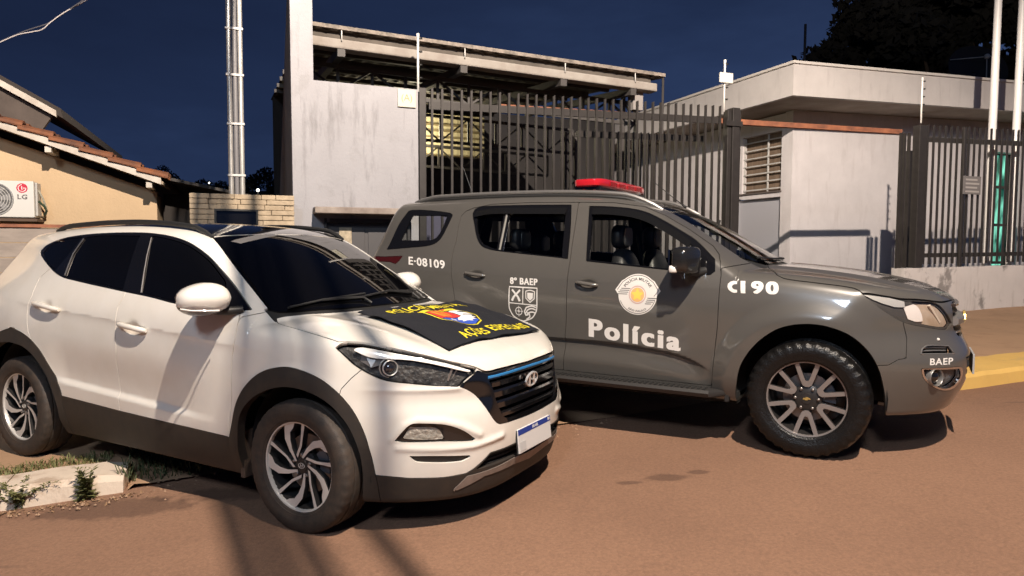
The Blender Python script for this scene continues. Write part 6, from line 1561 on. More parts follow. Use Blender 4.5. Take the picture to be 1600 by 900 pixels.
b = LB(t); b.box((-1.679, 5.66, 1.86), (-1.655, 5.84, 2.28)); b.build('side_panel', mat('appliance side', (.42, .41, .39), .5), None, .006)
Mx = Matrix.Translation((-2.10, 5.599, 2.06)) @ Matrix(((1, 0, 0, 0), (0, 0, -1, 0), (0, 1, 0, 0), (0, 0, 0, 1)))
b = LB(t); b.lathe([(.192, 0), (.196, .012), (.205, .012), (.208, 0)], 40, Mx); b.build('fan_ring', mat('appliance grey', (.30, .30, .30), .5))
b = LB(t); b.lathe([(.0005, .001), (.19, .001)], 32, Mx); b.build('fan_opening', mat('fan shadow', (.10, .10, .10), .8))
for rr_ in (.05, .08, .11, .14, .168):
    b = LB(t); b.lathe([(rr_-.004, .006), (rr_-.002, .010), (rr_+.002, .010), (rr_+.004, .006)], 36, Mx); b.build('fan_guard', mat('appliance wire', (.55, .54, .52), .4))
for k in range(7):
    a = 2*math.pi*k/7; b = LB(t); b.add([tuple(Mx @ Vector((math.cos(a+d)*r, math.sin(a+d)*r, .003+.001*k))) for r, d in ((.03, -.2), (.18, -.05), (.18, .42), (.03, .5))], [(0, 1, 2, 3)]); b.build('fan_blade', mat('fan blade', (.22, .22, .22), .6))
M_ = t.matrix_basis.inverted() @ FR
def flat_uz(name, V, T, v, m, t):
    M_ = t.matrix_basis.inverted() @ FR; return link(name, mesh_np(name, np.array([M_ @ Vector((x, v, y)) for x, y in V]), np.asarray(T), None, False), t, m)
a_ = np.linspace(0, 2*math.pi, 33)[:-1]; V, T = poly_tris([(-1.803+.060*math.cos(x), 2.205+.060*math.sin(x)) for x in a_]); flat_uz('logo_disc', V, T, 5.598, mat('logo red', (.50, .02, .05), .4), t)
V, T = band([(-1.803+.042*math.cos(x), 2.205+.042*math.sin(x)) for x in np.linspace(math.pi*.5, math.pi*2, 20)]+[(-1.795, 2.205)], .008); flat_uz('logo_mark', V, T, 5.5965, M_wh, t)
V, T = band([(-1.806, 2.228), (-1.806, 2.190), (-1.790, 2.190)], .008); flat_uz('logo_mark', V, T, 5.5965, M_wh, t)
V, T, ar = text_tris('LG', .03, 1.1); flat_uz('brand_letters', V*[.105, .060]+[-1.855, 2.065], T, 5.598, mat('letter grey', (.12, .11, .11), .5), t)
b = LB(t); b.tube([(-1.66, 5.72, 2.2), (-1.62, 5.74, 2.1), (-1.60, 5.82, 1.98), (-1.62, 5.9, 1.9), (-1.66, 5.95, 1.85)], .012, 6); b.build('pipe', mat('pale pipe lagging', (.40, .38, .30), .8)); b = LB(t); b.tube([(-1.65, 5.68, 2.05), (-1.60, 5.72, 1.99), (-1.585, 5.78, 1.93), (-1.63, 5.85, 1.88)], .014, 6); b.build('hose', mat('green hose', (.04, .07, .04), .7))
b = LB(t); b.box((-2.45, 5.62, 1.79), (-1.66, 5.98, 1.825)); b.build('bracket', mat('bracket brown', (.10, .06, .04), .7))
t = thing('far_house', -3.5, 8.0, 3.0, 'upper eave of another house rising above the clay tiles', 'house')
zf = lambda u: 3.58-.575*(u+1.88)
b = LB(t); b.add([(-6, 7.9, zf(-6)-.10), (-1.88, 7.9, zf(-1.88)-.10), (-1.88, 7.9, zf(-1.88)), (-6, 7.9, zf(-6)), (-6, 7.95, zf(-6)-.10), (-1.88, 7.95, zf(-1.88)-.10), (-1.88, 7.95, zf(-1.88)), (-6, 7.95, zf(-6))], [(0, 1, 2, 3), (4, 7, 6, 5), (0, 4, 5, 1), (1, 5, 6, 2), (2, 6, 7, 3), (3, 7, 4, 0)]); b.build('verge_board', M_verge)
b = LB(t); b.add([(-6, 7.96, zf(-6)-.06), (-1.8, 7.96, zf(-1.8)-.06), (-1.8, 14, zf(-1.8)-.06), (-6, 14, zf(-6)-.06), (-6, 7.88, zf(-6)+.07), (-1.82, 7.88, zf(-1.82)+.07), (-1.82, 14, zf(-1.82)+.07), (-6, 14, zf(-6)+.07)], [(3, 2, 1, 0), (4, 5, 6, 7), (0, 1, 5, 4), (1, 2, 6, 5), (2, 3, 7, 6), (3, 0, 4, 7)]); b.build('roof', mat('dark old tiles', (.07, .06, .055), .9))
b = LB(t); slab(b, [(-6, 1.5), (-2.35, 2.9), (-1.96, zf(-1.96)-.11), (-6, zf(-6)-.11)], 8.04, 8.12); b.build('eave_board', mat('brown eave board', (.10, .08, .07), .9, noise=.3, nscale=3))
b = LB(t); slab(b, [(-6, 0), (-3.3, 0), (-3.3, zf(-3.3)-.12), (-6, zf(-6)-.12)], 10.3, 10.5); b.build('wall', mat('dim far wall', (.16, .12, .09), .9))
t = thing('lean_to', .2, 6.4, 0, 'dark lean-to in the gap between the cream house and the stone wall', 'shed')
b = LB(t); b.box((-.30, 6.6, -.2), (1.2, 6.8, 2.25)); b.build('wall', mat('dark boards', (.03, .026, .024), .9)); b = LB(t); b.add([(-.30, 5.9, 2.42), (1.25, 5.9, 2.12), (1.25, 9, 2.12), (-.30, 9, 2.42), (-.30, 5.9, 2.46), (1.25, 5.9, 2.16), (1.25, 9, 2.16), (-.30, 9, 2.46)], [(3, 2, 1, 0), (4, 5, 6, 7), (0, 1, 5, 4), (1, 2, 6, 5), (2, 3, 7, 6), (3, 0, 4, 7)]); b.build('roof', mat('dark sheet roof', (.05, .045, .042), .8))
t = thing('panel_fence', -1.4, 3.0, 0, 'grey fence of wide horizontal panels at the left edge behind the white SUV', 'fence')
for k in range(7):
    z0 = .66+k*.142; b = LB(t); b.box((-3.6, 3.0+.012*(k % 2), z0), (-.20, 3.035+.012*(k % 2), z0+.136)); b.build('panel', mat('grey beige panel', (.34, .29, .25), .7, noise=.35, nscale=3, stretch=(1, 1, 4)), None, .004)
b = LB(t); b.box((-3.6, 2.98, 1.655), (-.20, 3.07, 1.685)); b.build('top_rail', M_rust)
for uu_ in (-3.5, -1.8, -.22): b = LB(t); b.box((uu_, 3.05, -.2), (uu_+.06, 3.11, 1.65)); b.build('post', M_bar)

# ---- open shed behind the wall and the fence
t = thing('open_shed', 3.9, 6, 0, 'long open shed roof on steel trusses behind the white wall and bar fence', 'shed')
zt_ = lambda u: 4.055-.030*(u-1.5)
def lin_box(b, u0, u1, v0, v1, fz0, fz1):
    b.add([(u0, v0, fz0(u0)), (u1, v0, fz0(u1)), (u1, v1, fz0(u1)), (u0, v1, fz0(u0)), (u0, v0, fz1(u0)), (u1, v0, fz1(u1)), (u1, v1, fz1(u1)), (u0, v1, fz1(u0))], [(3, 2, 1, 0), (4, 5, 6, 7), (0, 1, 5, 4), (1, 2, 6, 5), (2, 3, 7, 6), (3, 0, 4, 7)])
b = LB(t); lin_box(b, 1.53, 6.38, 3.62, 3.80, lambda u: zt_(u)-.015, lambda u: zt_(u)+.03); b.build('roof_edge', mat('old sheet edge', (.26, .22, .19), .85, noise=.6, nscale=12, col2=(.09, .08, .07)))
b = LB(t)
us = np.linspace(1.5, 6.34, 150); v = []
for u in us:
    for vv, dz in ((3.66, -.02), (13, .95)): v.append((u, vv, zt_(u)+dz+.018*math.sin(u*2*math.pi/.177)))
b.add(v, [(2*i, 2*i+2, 2*i+3, 2*i+1) for i in range(149)], True); b.build('roof', M_under)
b = LB(t); lin_box(b, 1.53, 6.20, 3.72, 3.76, lambda u: zt_(u)-.10, lambda u: zt_(u)-.02); b.build('fascia', M_under)
b = LB(t); lin_box(b, 1.53, 6.28, 3.66, 3.86, lambda u: zt_(u)-.225, lambda u: zt_(u)-.11)
b.build('gutter', M_conc, None, .02)
for uu_ in (1.90, 3.42, 4.82, 5.9):
    b = LB(t); b.tube([(uu_, 3.64, zt_(uu_)-.01), (uu_, 3.64, zt_(uu_)-.14)], .008, 6); b.build('gutter_hanger', M_pale)
    b = LB(t); b.bar((uu_, 3.68, zt_(uu_)-.26), (uu_-.02, 7.5, zt_(uu_)+.10), .09, .10); b.build('rafter', M_truss)
for k, vv in enumerate((4.2, 4.9, 5.6, 6.4, 7.3, 8.2, 9.2, 10.2)):
    b = LB(t); lin_box(b, 1.45, 6.2, vv, vv+.07, lambda u: zt_(u)-.10+.10*(vv-3.7), lambda u: zt_(u)-.03+.10*(vv-3.7)); b.build('purlin', M_truss)
def truss(v_, z_lo, z_hi, u0, u1, n):
    b = LB(t); zl = lambda u: z_lo-.030*(u-1.5); zh = lambda u: z_hi-.030*(u-1.5)
    b.bar((u0, v_, zl(u0)), (u1, v_, zl(u1)), .05); b.bar((u0, v_, zh(u0)), (u1, v_, zh(u1)), .05); st = (u1-u0)/n
    for k in range(n+1):
        u = u0+k*st; b.bar((u, v_, zl(u)), (u, v_, zh(u)), .035)
        if k < n: b.bar((u, v_+.02, zl(u) if k % 2 else zh(u)), (u+st, v_+.02, zh(u+st) if k % 2 else zl(u+st)), .028)
    return b.build('truss', M_truss)
truss(4.3, 3.48, 3.78, 1.5, 6.3, 11); truss(7.6, 3.50, 3.95, 1.5, 6.9, 10); truss(9.0, 3.2, 3.62, 2.6, 7.0, 9)
for uu_, vv in ((6.10, 4.3), (6.75, 7.6)):
    b = LB(t)
    for d in (0, .22): b.bar((uu_+d, vv, 0), (uu_+d, vv, 3.75), .05)
    for k in range(12): b.bar((uu_+(.22 if k % 2 else 0), vv, .3+k*.28), (uu_+(0 if k % 2 else .22), vv, .58+k*.28), .025)
    b.build('lattice_column', M_truss)
b = LB(t); b.box((5.97, 3.80, 3.44), (6.13, 3.95, 3.74)); b.build('gutter_box', mat('dull gutter box', (.24, .22, .21), .8))
b = LB(t); us = np.linspace(2.4, 5.75, 90); v = []
for zz in (3.40, 4.30):
    for u in us: v.append((u, 9.6+.006*math.sin(u*2*math.pi/.12), zz))
b.add(v, [(i, i+1, 90+i+1, 90+i) for i in range(89)], True); b.build('ceiling_panel', mat('cream panel', (.62, .55, .36), .6))  # added upright panel, stands in for the lamp-lit roof slope inside
for zz in (3.42, 3.60, 3.80, 3.93, 4.05):
    b = LB(t); b.box((2.4, 9.52, zz), (5.7, 9.57, zz+.035)); b.build('ceiling_rail', mat('ceiling rail', (.24, .19, .10), .8))
b = LB(t); b.box((1.5, 12.0, -.2), (10.38, 12.15, 4.9)); b.build('back_wall', mat('dim back wall', (.035, .032, .032), .9))
if 0: b = LB(t); b.add([(3.6, 7.2, 2.55), (9.2, 7.2, 3.25), (9.2, 7.2, 3.55), (3.6, 7.2, 2.72), (3.6, 7.3, 2.55), (9.2, 7.3, 3.25), (9.2, 7.3, 3.55), (3.6, 7.3, 2.72)], [(0, 1, 2, 3), (4, 7, 6, 5), (0, 4, 5, 1), (3, 2, 6, 7), (1, 5, 6, 2), (0, 3, 7, 4)]); b.build('inner_beam', mat('pale inner beam', (.26, .235, .22), .8))
b = LB(t); b.box((3.45, 7.0, -.1), (4.5, 8.8, 2.35)); b.build('stored_crate', mat('faded blue tarpaulin', (.10, .10, .16), .8), None, .03)
L = street_light('shed_lamp_light', W(3.9, 8.8, 3.72), 130, (1, .88, .60), .15, 0)
t2 = thing('shed_lamp', 3.9, 8.8, 3.85, 'small lit lamp under the shed roof above the cream panel', 'lamp')
b = LB(t2); b.box((3.6, 8.76, 3.90), (4.2, 8.84, 3.93)); b.build('lamp_tray', M_pale)

# ---- bar fence along the pavement
def bar_fence(name, label, u0, u1, n, v_, zb, ztop, zrail, group=None, post0=True, bw=.027, bd=.014):
    t = thing(name, (u0+u1)/2, v_, 0, label, 'fence', group); M_ = None; first = None
    us = np.linspace(u0, u1, n)
    for k, u in enumerate(us):
        if first is None or True:
            zt2 = ztop(u); b = LB(t); x0, x1 = u-bw/2, u+bw/2; y0, y1 = v_-bd, v_+bd
            b.add([(x0, y0, zb(u)), (x1, y0, zb(u)), (x1, y1, zb(u)), (x0, y1, zb(u)), (x0, y0, zt2), (x1, y0, zt2+.012), (x1, y1, zt2+.012), (x0, y1, zt2)], [(3, 2, 1, 0), (4, 5, 6, 7), (0, 1, 5, 4), (1, 2, 6, 5), (2, 3, 7, 6), (3, 0, 4, 7)]); b.build('bar', M_bar)
    for f0, f1 in zrail:
        b = LB(t); lin_box(b, u0-.03, u1+.03, v_+.018, v_+.058, f0, f1); b.build('rail', M_bar)
    return t
zt1 = lambda u: 3.325+.028*(u-2.76)+.0
fz = bar_fence('bar_fence', 'tall dark fence of square steel bars behind the grey SUV', 2.90, 7.08, 35, 3.3, lambda u: float(zr(u))+.12, lambda u: zt1(u)+.03, [(lambda u: zt1(u)-.205, lambda u: zt1(u)-.115), (lambda u: 1.0+.03*u, lambda u: 1.06+.03*u)])
for uu_, wd_ in ((2.775, .085), ):
    b = LB(fz); b.box((uu_-wd_/2, 3.25, 0), (uu_+wd_/2, 3.35, zt1(uu_)+.03)); b.build('post', M_bar, None, .006)
t = thing('gate_post', 7.25, 3.3, 0, 'thick double steel gate post at the right end of the bar fence', 'post')
b = LB(t); b.box((7.17, 3.24, 0), (7.235, 3.34, 3.43)); b.build('post_tube', M_bar, None, .006); b = LB(t); b.box((7.245, 3.22, 0), (7.365, 3.36, 3.46)); b.build('post_tube', M_bar, None, .006)
b = LB(t); b.box((7.40, 3.28, 0), (7.43, 3.32, 3.44)); b.build('stop_bar', M_bar); b = LB(t); b.box((7.12, 3.20, 3.20), (7.40, 3.218, 3.27)); b.build('post_clamp', M_bar)
bar_fence('sliding_gate', 'sliding bar gate parked open just behind the dark bar fence', 5.0, 7.0, 18, 3.55, lambda u: float(zr(u))+.15, lambda u: 2.98+.028*(u-2.76), [(lambda u: 2.90+.028*(u-2.76), lambda u: 2.98+.028*(u-2.76)), (lambda u: .9, lambda u: .96)])
t = thing('gate_track', 7.3, 3.4, 3.3, 'long rusty overhead gate track running from fence to station fence', 'beam')
zb1 = lambda u: 3.205+.0195*(u-3.8)
b = LB(t); lin_box(b, 3.80, 10.75, 3.39, 3.44, zb1, lambda u: zb1(u)+.065); b.build('track_web', M_rust)
b = LB(t); lin_box(b, 3.80, 10.74, 3.37, 3.46, lambda u: zb1(u)-.012, lambda u: zb1(u)-.001); b.build('track_flange', M_rust)

# ---- police station on the right
t = thing('police_station', 13, 7, 0, 'pale flat-roofed station building with deep fascia behind the grey SUV bonnet', 'building')
zfb = lambda u: 4.335+.028*(u-10.41); zft = lambda u: 4.92+.030*(u-10.41)
b = LB(t); lin_box(b, 11.66, 17.75, 6.75, 6.97, lambda u: -.1, lambda u: zfb(u)+.06); lin_box(b, 18.92, 27, 6.75, 6.97, lambda u: -.1, lambda u: zfb(u)+.06); lin_box(b, 17.75, 18.92, 6.76, 6.97, lambda u: 3.86, lambda u: zfb(u)+.06); b.build('front_wall', M_wall2)
b = LB(t); b.box((11.67, 6.97, -.1), (11.90, 7.08, 4.37)); b.box((11.67, 8.33, 2.62), (11.90, 30, 4.37)); b.box((11.67, 8.62, -.1), (11.90, 30, 2.62)); b.box((11.67, 7.08, 2.60), (11.90, 8.33, 2.73)); b.box((11.67, 7.08, 4.02), (11.90, 8.33, 4.37)); b.build('side_wall', M_wall2)
b = LB(t); b.box((11.80, 7.08, -.1), (11.84, 8.62, 2.597)); b.build('blind_panel', mat('grey lilac panel', (.42, .42, .46), .7))
b = LB(t); b.box((11.63, 7.05, 2.70), (11.72, 8.36, 2.735)); b.build('window_sill', mat('dark sill', (.12, .10, .09), .7))
wn = LB(t); wn.box((11.80, 7.08, 2.735), (11.83, 8.33, 4.02)); wo = wn.build('window', mat('dim curtain', (.24, .17, .12), .8, noise=.5, nscale=4, stretch=(1, 8, .2)))
for zz in (2.80, 2.98, 3.16, 3.34, 3.52, 3.70, 3.88):
    b = LB(t); b.bar((11.715, 7.09, zz), (11.715, 8.32, zz), .028); b.build('window_bar', M_pale, wo)
for vv in (7.10, 7.55, 8.31):
    b = LB(t); b.bar((11.735, vv, 2.74), (11.735, vv, 4.01), .030); b.build('window_bar', M_pale, wo)
b = LB(t); lin_box(b, 10.41, 27, 5.45, 5.56, zfb, zft); b.box((10.41, 5.56, 4.335), (10.52, 30, 4.92)); b.build('fascia', M_facia)
b = LB(t); lin_box(b, 10.37, 27, 5.41, 5.64, lambda u: zft(u)+.001, lambda u: zft(u)+.05); b.box((10.37, 5.64, 4.921), (10.60, 30, 4.968)); b.build('coping', mat('pale coping', (.64, .60, .56), .7))
b = LB(t); lin_box(b, 10.52, 27, 5.56, 30, lambda u: zfb(u)+.02, lambda u: zfb(u)+.10); b.build('soffit', mat('stained soffit', (.42, .36, .31), .85, noise=.5, nscale=1.2, col2=(.26, .21, .17)))
b = LB(t); lin_box(b, 10.55, 27, 5.58, 30, lambda u: zft(u)-.12, lambda u: zft(u)-.06); b.build('roof', M_under)
b = LB(t); b.box((17.76, 7.10, .2), (18.91, 7.12, 3.85)); gd = b.build('glass_door', lit_glass()); b = LB(t)
for uu_ in (17.75, 18.90): b = LB(t); b.box((uu_, 6.99, .2), (uu_+.05, 7.06, 3.86)); b.build('door_frame', M_bar, gd)
for zz in (1.1, 2.05, 3.0): b = LB(t); b.box((17.801, 6.995, zz), (18.319, 7.055, zz+.07)); b.box((18.371, 6.995, zz+.002), (18.899, 7.055, zz+.07)); b.build('door_rail', M_bar, gd)
b = LB(t); lin_box(b, 14.9, 15.02, 6.60, 6.749, lambda u: -.1, lambda u: 3.7); b.build('downpipe', M_bar)

# ---- second fence on its low wall
t = thing('low_wall', 12, 3.3, 0, 'grimy low plaster wall under the right hand bar fence', 'wall')
b = LB(t); lin_box(b, 10.62, 22, 3.15, 3.40, lambda u: .1, lambda u: 1.165+.011*(u-10.7)); b.build('wall_face', M_wall3, None, .006)
zt3 = lambda u: 3.46+.028*(u-10.9)
f2 = bar_fence('station_fence', 'dark bar fence standing on the grimy low wall at right', 11.16, 17.1, 44, 3.26, lambda u: 1.22+.011*(u-10.7), lambda u: zt3(u)+.01, [(lambda u: zt3(u)-.25, lambda u: zt3(u)-.17), (lambda u: 1.33+.011*(u-10.7), lambda u: 1.40+.011*(u-10.7))], bw=.042, bd=.008)
for uu_, wd_ in ((10.99, .16), (11.97, .06), (15.2, .08)):
    b = LB(f2); b.box((uu_-wd_/2, 3.20, 1.17), (uu_+wd_/2, 3.245 if wd_ < .1 else 3.33, zt3(uu_))); b.build('post', M_bar, None, .006)
for uu_ in (10.62, 10.70, 10.80):
    b = LB(f2); b.box((uu_, 3.30, .3), (uu_+.035, 3.34, zt3(uu_)-.12)); b.build('bar', M_bar)
t = thing('fence_notice', 12.1, 3.2, 2.5, 'small printed notice board fixed on the right hand bar fence', 'sign')
b = LB(t); b.box((11.92, 3.165, 2.39), (12.33, 3.182, 2.69)); b.build('board', mat('dull notice board', (.16, .15, .15), .6))
for k in range(4): b = LB(t); b.box((11.96, 3.1615, 2.42+.065*k), (12.29-.05*(k % 2), 3.1635, 2.45+.065*k)); b.build('print_line', mat('notice print', (.34, .32, .31), .6))
for i, (uu_, vv, lab) in enumerate(((13.22, 3.62, 'white flagpole standing in front of the station fascia'), (13.86, 3.62, 'white flagpole at the right edge of the photo'))):
    t = thing('flagpole', uu_, vv, 0, lab, 'pole', 'white flagpoles before the station'); b = LB(t); b.tube([(uu_+.0, vv, .1), (uu_-.0, vv, 1.5), (uu_+.03, vv, 8.5)], [.072, .070, .052], 16); b.build('pole_shaft', mat('white pole paint', (.72, .70, .68), .35))
    b = LB(t); b.lathe([(.0005, 0), (.13, 0), (.13, .03), (.0005, .03)], 16, Matrix.Translation((uu_, vv, .16))); b.build('pole_base', M_pale)

# ---- electric fence posts and wires
def epost(u, v_, z0, z1, lab, box=False, n=4):
    t = thing('electric_fence_post', u, v_, z0, lab, 'post', 'electric fence posts on the walls')
    b = LB(t); b.tube([(u, v_, z0), (u, v_, z1)], .014, 8); b.build('rod', mat('white rod', (.72, .71, .68), .4))
    for k in range(n):
        zz = z0+(z1-z0)*(.25+.7*k/max(1, n-1)); b = LB(t); b.tube([(u-.0, v_, zz), (u+.05, v_-.01, zz)], .012, 6); b.build('insulator', M_black)
    if box: b = LB(t); b.box((u-.11, v_-.05, z0+(z1-z0)*.56), (u+.11, v_-.016, z0+(z1-z0)*.76)); b.build('siren_box', mat('cream box', (.68, .66, .60), .5), None, .008)
    b = LB(t); b.lathe([(.0005, .0), (.02, 0), (.02, .05), (.0005, .06)], 8, Matrix.Translation((u, v_, z1-.03))); b.build('cap', M_pale)
epost(2.72, 3.25, 3.3, 3.95, 'electric fence rod at the right end of the white wall'); epost(7.13, 3.28, 3.4, 4.10, 'electric fence rod carrying a small cream box on the gate post', True); epost(10.98, 3.25, 3.5, 4.2, 'electric fence rod with black insulators on the station fence post', False, 5)
t = thing('overhead_cable', -2.6, 2.0, 6, 'pale twisted overhead cable crossing the sky at upper left', 'cable')
M_cab = mat('pale cable', (.36, .33, .32), .6)
P_ = [(-3.2, 4, 2.9), (-2.2, 4, 3.22), (-1.56, 4, 3.605), (-1.40, 4, 3.70), (-1.27, 4, 3.745), (-1.18, 4, 3.78), (-1.10, 4, 3.865), (-.97, 4, 3.985), (-.76, 4, 4.14), (-.2, 3.7, 4.55), (.62, 3.05, 5.35)]
b = LB(t); b.tube([Vector(p) for p in smooth_poly(P_, False, 4)], .0055, 6); b.build('strand', M_cab)
P_ = [(-3.2, 4.02, 2.93), (-2.2, 4.02, 3.25), (-1.56, 4.02, 3.62), (-1.36, 4.02, 3.74), (-1.24, 4.02, 3.80), (-1.12, 4.02, 3.86), (-.97, 4.02, 3.99), (-.2, 3.72, 4.56), (.62, 3.06, 5.38)]
b = LB(t); b.tube([Vector(p) for p in smooth_poly(P_, False, 4)], .006, 6); b.build('strand', mat('dark cable', (.05, .05, .06), .6))
t = thing('radio_mast', 15.06, 10, 5.0, 'thin dark mast standing on the station roof', 'mast'); b = LB(t); b.tube([(15.06, 10, 4.9), (15.06, 10, 7.52)], .035, 6); b.build('mast_pole', M_truss)
t = thing('vent_mast', 7.92, 6, 4.0, 'thin dark rod at the right end of the shed roof', 'mast'); b = LB(t); b.tube([(7.92, 6, 0), (7.92, 6, 4.56)], .022, 6); b.build('mast_pole', M_truss)
t = thing('dish_antenna', 24.6, 12, 5.0, 'dark mesh dish antenna on the station roof before the tree', 'antenna')
Mx = Matrix.Translation((24.7, 12.1, 7.6)) @ Matrix.Rotation(math.radians(62), 4, 'X') @ Matrix.Rotation(math.radians(-25), 4, 'Y')
M_dish = mat('dish mesh grey', (.03, .028, .03), .9)
b = LB(t); b.lathe([(.06+.9*k/8, .28*(k/8)**2) for k in range(9)], 28, Mx); b.build('dish', M_dish)
b = LB(t); b.tube([(24.7, 12.1, 5.0), (24.7, 12.1, 7.6)], .05, 8); b.build('mount', M_truss)
for k in range(3):
    a = 2*math.pi*k/3+.4; b = LB(t); b.tube([Mx @ Vector((.92*math.cos(a), .92*math.sin(a), .27)), Mx @ Vector((0, 0, .85))], .018, 6); b.build('feed_arm', M_pale)
b = LB(t); b.sphere(Mx @ Vector((0, 0, .86)), .09, 10, 8); b.build('feed', M_pale)

def leaf_cloud(centres, radii, n, size, seed, flat=.75):
    """many leaf-sized quads spread through clumps"""
    r = np.random.default_rng(seed); c = np.asarray(centres, float); w_ = np.asarray(radii, float)**2; k = r.choice(len(c), n, p=w_/w_.sum())
    d = r.normal(size=(n, 3)); d /= np.linalg.norm(d, axis=1, keepdims=True); rad = np.asarray(radii)[k]*(.45+.62*r.random(n)**.6)
    p = c[k]+d*rad[:, None]*[1, 1, flat]; a = r.normal(size=(n, 3)); a /= np.linalg.norm(a, axis=1, keepdims=True); q = np.cross(a, r.normal(size=(n, 3))); q /= np.linalg.norm(q, axis=1, keepdims=True)
    s = (size*(.6+.8*r.random(n)))[:, None]; V = np.stack([p-a*s, p+q*s*.5, p+a*s, p-q*s*.5], 1).reshape(-1, 3); T = np.arange(4*n).reshape(n, 4); return V, T
t = thing('broad_tree', 44, 27, 0, 'large dark leafy tree rising behind the station roof at upper right', 'tree')
M_ = t.matrix_basis.inverted() @ FR; r = np.random.default_rng(3); cs = []; rs = []
for k in range(90):
    d = r.normal(size=3); d /= np.linalg.norm(d); s_ = r.random()**.35
    cs.append(M_ @ Vector((44.6+d[0]*11.0*s_, 27+d[1]*7*s_, 14.0+d[2]*10.0*s_))); rs.append(r.uniform(1.3, 2.6))
V, T = leaf_cloud([tuple(c) for c in cs], rs, 46000, .30, 5); link('crown', mesh_np('crown', V, T, None, False), t, M_tree)
b = LB(t); b.tube([(44, 27, 0), (44.1, 27, 4), (43.8, 27, 9)], [.7, .55, .35], 10)
for e_ in ((40, 26, 13), (48, 28, 14), (43, 25, 16), (46, 29, 17)): b.tube([(44, 27, 5+RNG.uniform(0, 2)), ((44+e_[0])/2, (27+e_[1])/2, 9.5), e_], [.35, .24, .08], 8)
b.build('trunk', M_bark)
us = np.linspace(-120, 90, 43)
sheet('hill', us, np.linspace(90, 240, 16), lambda u, v: 15.2*np.exp(-((v-165)/45)**2)*(.75+.25*np.sin(u*.05+1))*(1-sstep(20, 80, u))-1.0, mat('dark hillside', (.02, .022, .018), .95))
r = np.random.default_rng(9); cs = [tuple(W(u, 150+r.uniform(-8, 8), 13.0+r.uniform(-1.5, 2.0)+1.2*math.sin(u*.3))) for u in np.linspace(-40, 14, 70)]
V, T = leaf_cloud(cs, [1.5]*len(cs), 16000, .30, 8, 1.0); o = link('hill_wood', mesh_np('hill_wood', V, T, None, False), None, M_tree); tag(o, 'dark far wood along the hill crest left of the white pier', 'wood', None, 'stuff')
for i, (u, v, z, rr_, lab) in enumerate(((-4.6, 146, 14.0, .20, 'tiny bright lamp among the far trees left of the twin pole'), (4.45, 146, 12.9, .30, 'tiny bright lamp beside the white pier just above the stone wall'))):
    t = thing('distant_lamp', u, v, z, lab, 'lamp', 'tiny lamps on the far hill'); b = LB(t); b.sphere((u, v, z), rr_, 10, 8); b.build('bulb', mat('lamp glow', (1, .95, .85), .5, emis=(1, .95, .85), estr=6)); b = LB(t); b.tube([(u, v+.3, z-12), (u, v+.3, z+.2)], .08, 6); b.build('lamp_pole', M_truss)

t = thing('service_cable_bundle', 1.5, -1, 4.5, 'bundle of dark overhead service cables running from the road to the twin pole', 'cable')
for k, (x, y, r_) in enumerate(((.10, 1.44, .027), (.19, 1.40, .023), (.27, 1.35, .013), (.34, 1.30, .018), (.49, 1.31, .024))):
    dx, dy = -.47, .88; a = Vector((x-dx*6, y-dy*6, 4.75)); m_ = Vector((x, y, 4.2)); e_ = Vector((x+dx*5.2, y+dy*5.2, 4.75)); pst = W(.70+.02*k, 3.0, 5.2+.07*k)
    Pc = [a, a.lerp(m_, .5)-Vector((0, 0, .10)), m_, m_.lerp(e_, .5)+Vector((0, 0, .10)), e_, pst]; Mi = t.matrix_basis.inverted()
    b = MB(); b.tube([Mi @ Vector(q) for q in smooth_poly([tuple(q) for q in Pc], False, 5)], r_, 6); b.build('strand', M_black, t)
def weed(name, u, v, z, h, n, lab, droop=.5, leaf=.045, seed=1, spread=.10):
    t = thing(name, u, v, z, lab, 'weed', 'weeds growing at the white kerb'); r = np.random.default_rng(seed); V = []; T = []; st = LB(t)
    for s_ in range(n):
        a = r.uniform(0, 6.28); hh = h*r.uniform(.65, 1.05); dx, dy = math.cos(a)*spread*r.uniform(.1, 1), math.sin(a)*spread*r.uniform(.1, 1)*.6
        P_ = [Vector((u+dx*q**1.3, v+dy*q**1.3, z+hh*(q-droop*.35*q**3))) for q in np.linspace(0, 1, 7)]; st.tube(P_, [.004-.0028*q for q in np.linspace(0, 1, 7)], 5, False)
        for q in np.linspace(.12, 1, 13):
            i = min(5, int(q*6)); f_ = q*6-i; p = P_[i].lerp(P_[i+1], f_)
            for _ in range(2):
                b_ = r.uniform(0, 6.28); L_ = leaf*(1.15-.6*q)*r.uniform(.7, 1.2); d = Vector((math.cos(b_), math.sin(b_), r.uniform(.0, .7))).normalized(); sd = d.cross(Vector((0, 0, 1))).normalized()*L_*.16
                k = len(V); V += [p, p+d*L_*.5+sd, p+d*L_-Vector((0, 0, L_*.25*droop)), p+d*L_*.5-sd]; T.append((k, k+1, k+2, k+3))
    st.build('stem', M_leaf); M_ = t.matrix_basis.inverted() @ FR; b = MB(); b.add([tuple(M_ @ p) for p in V], T); o = b.build('leaf', M_leaf, t); o['kind'] = 'stuff'
weed('upright_weed', -.17, -.035, -.075, .22, 9, 'upright narrow-leaved weed growing against the end of the white kerb', .1, .07, 2, .055)
weed('spreading_weed', -.52, .02, -.09, .25, 24, 'low spreading weed hanging over the joint of the white kerb', 1.1, .045, 5, .26)
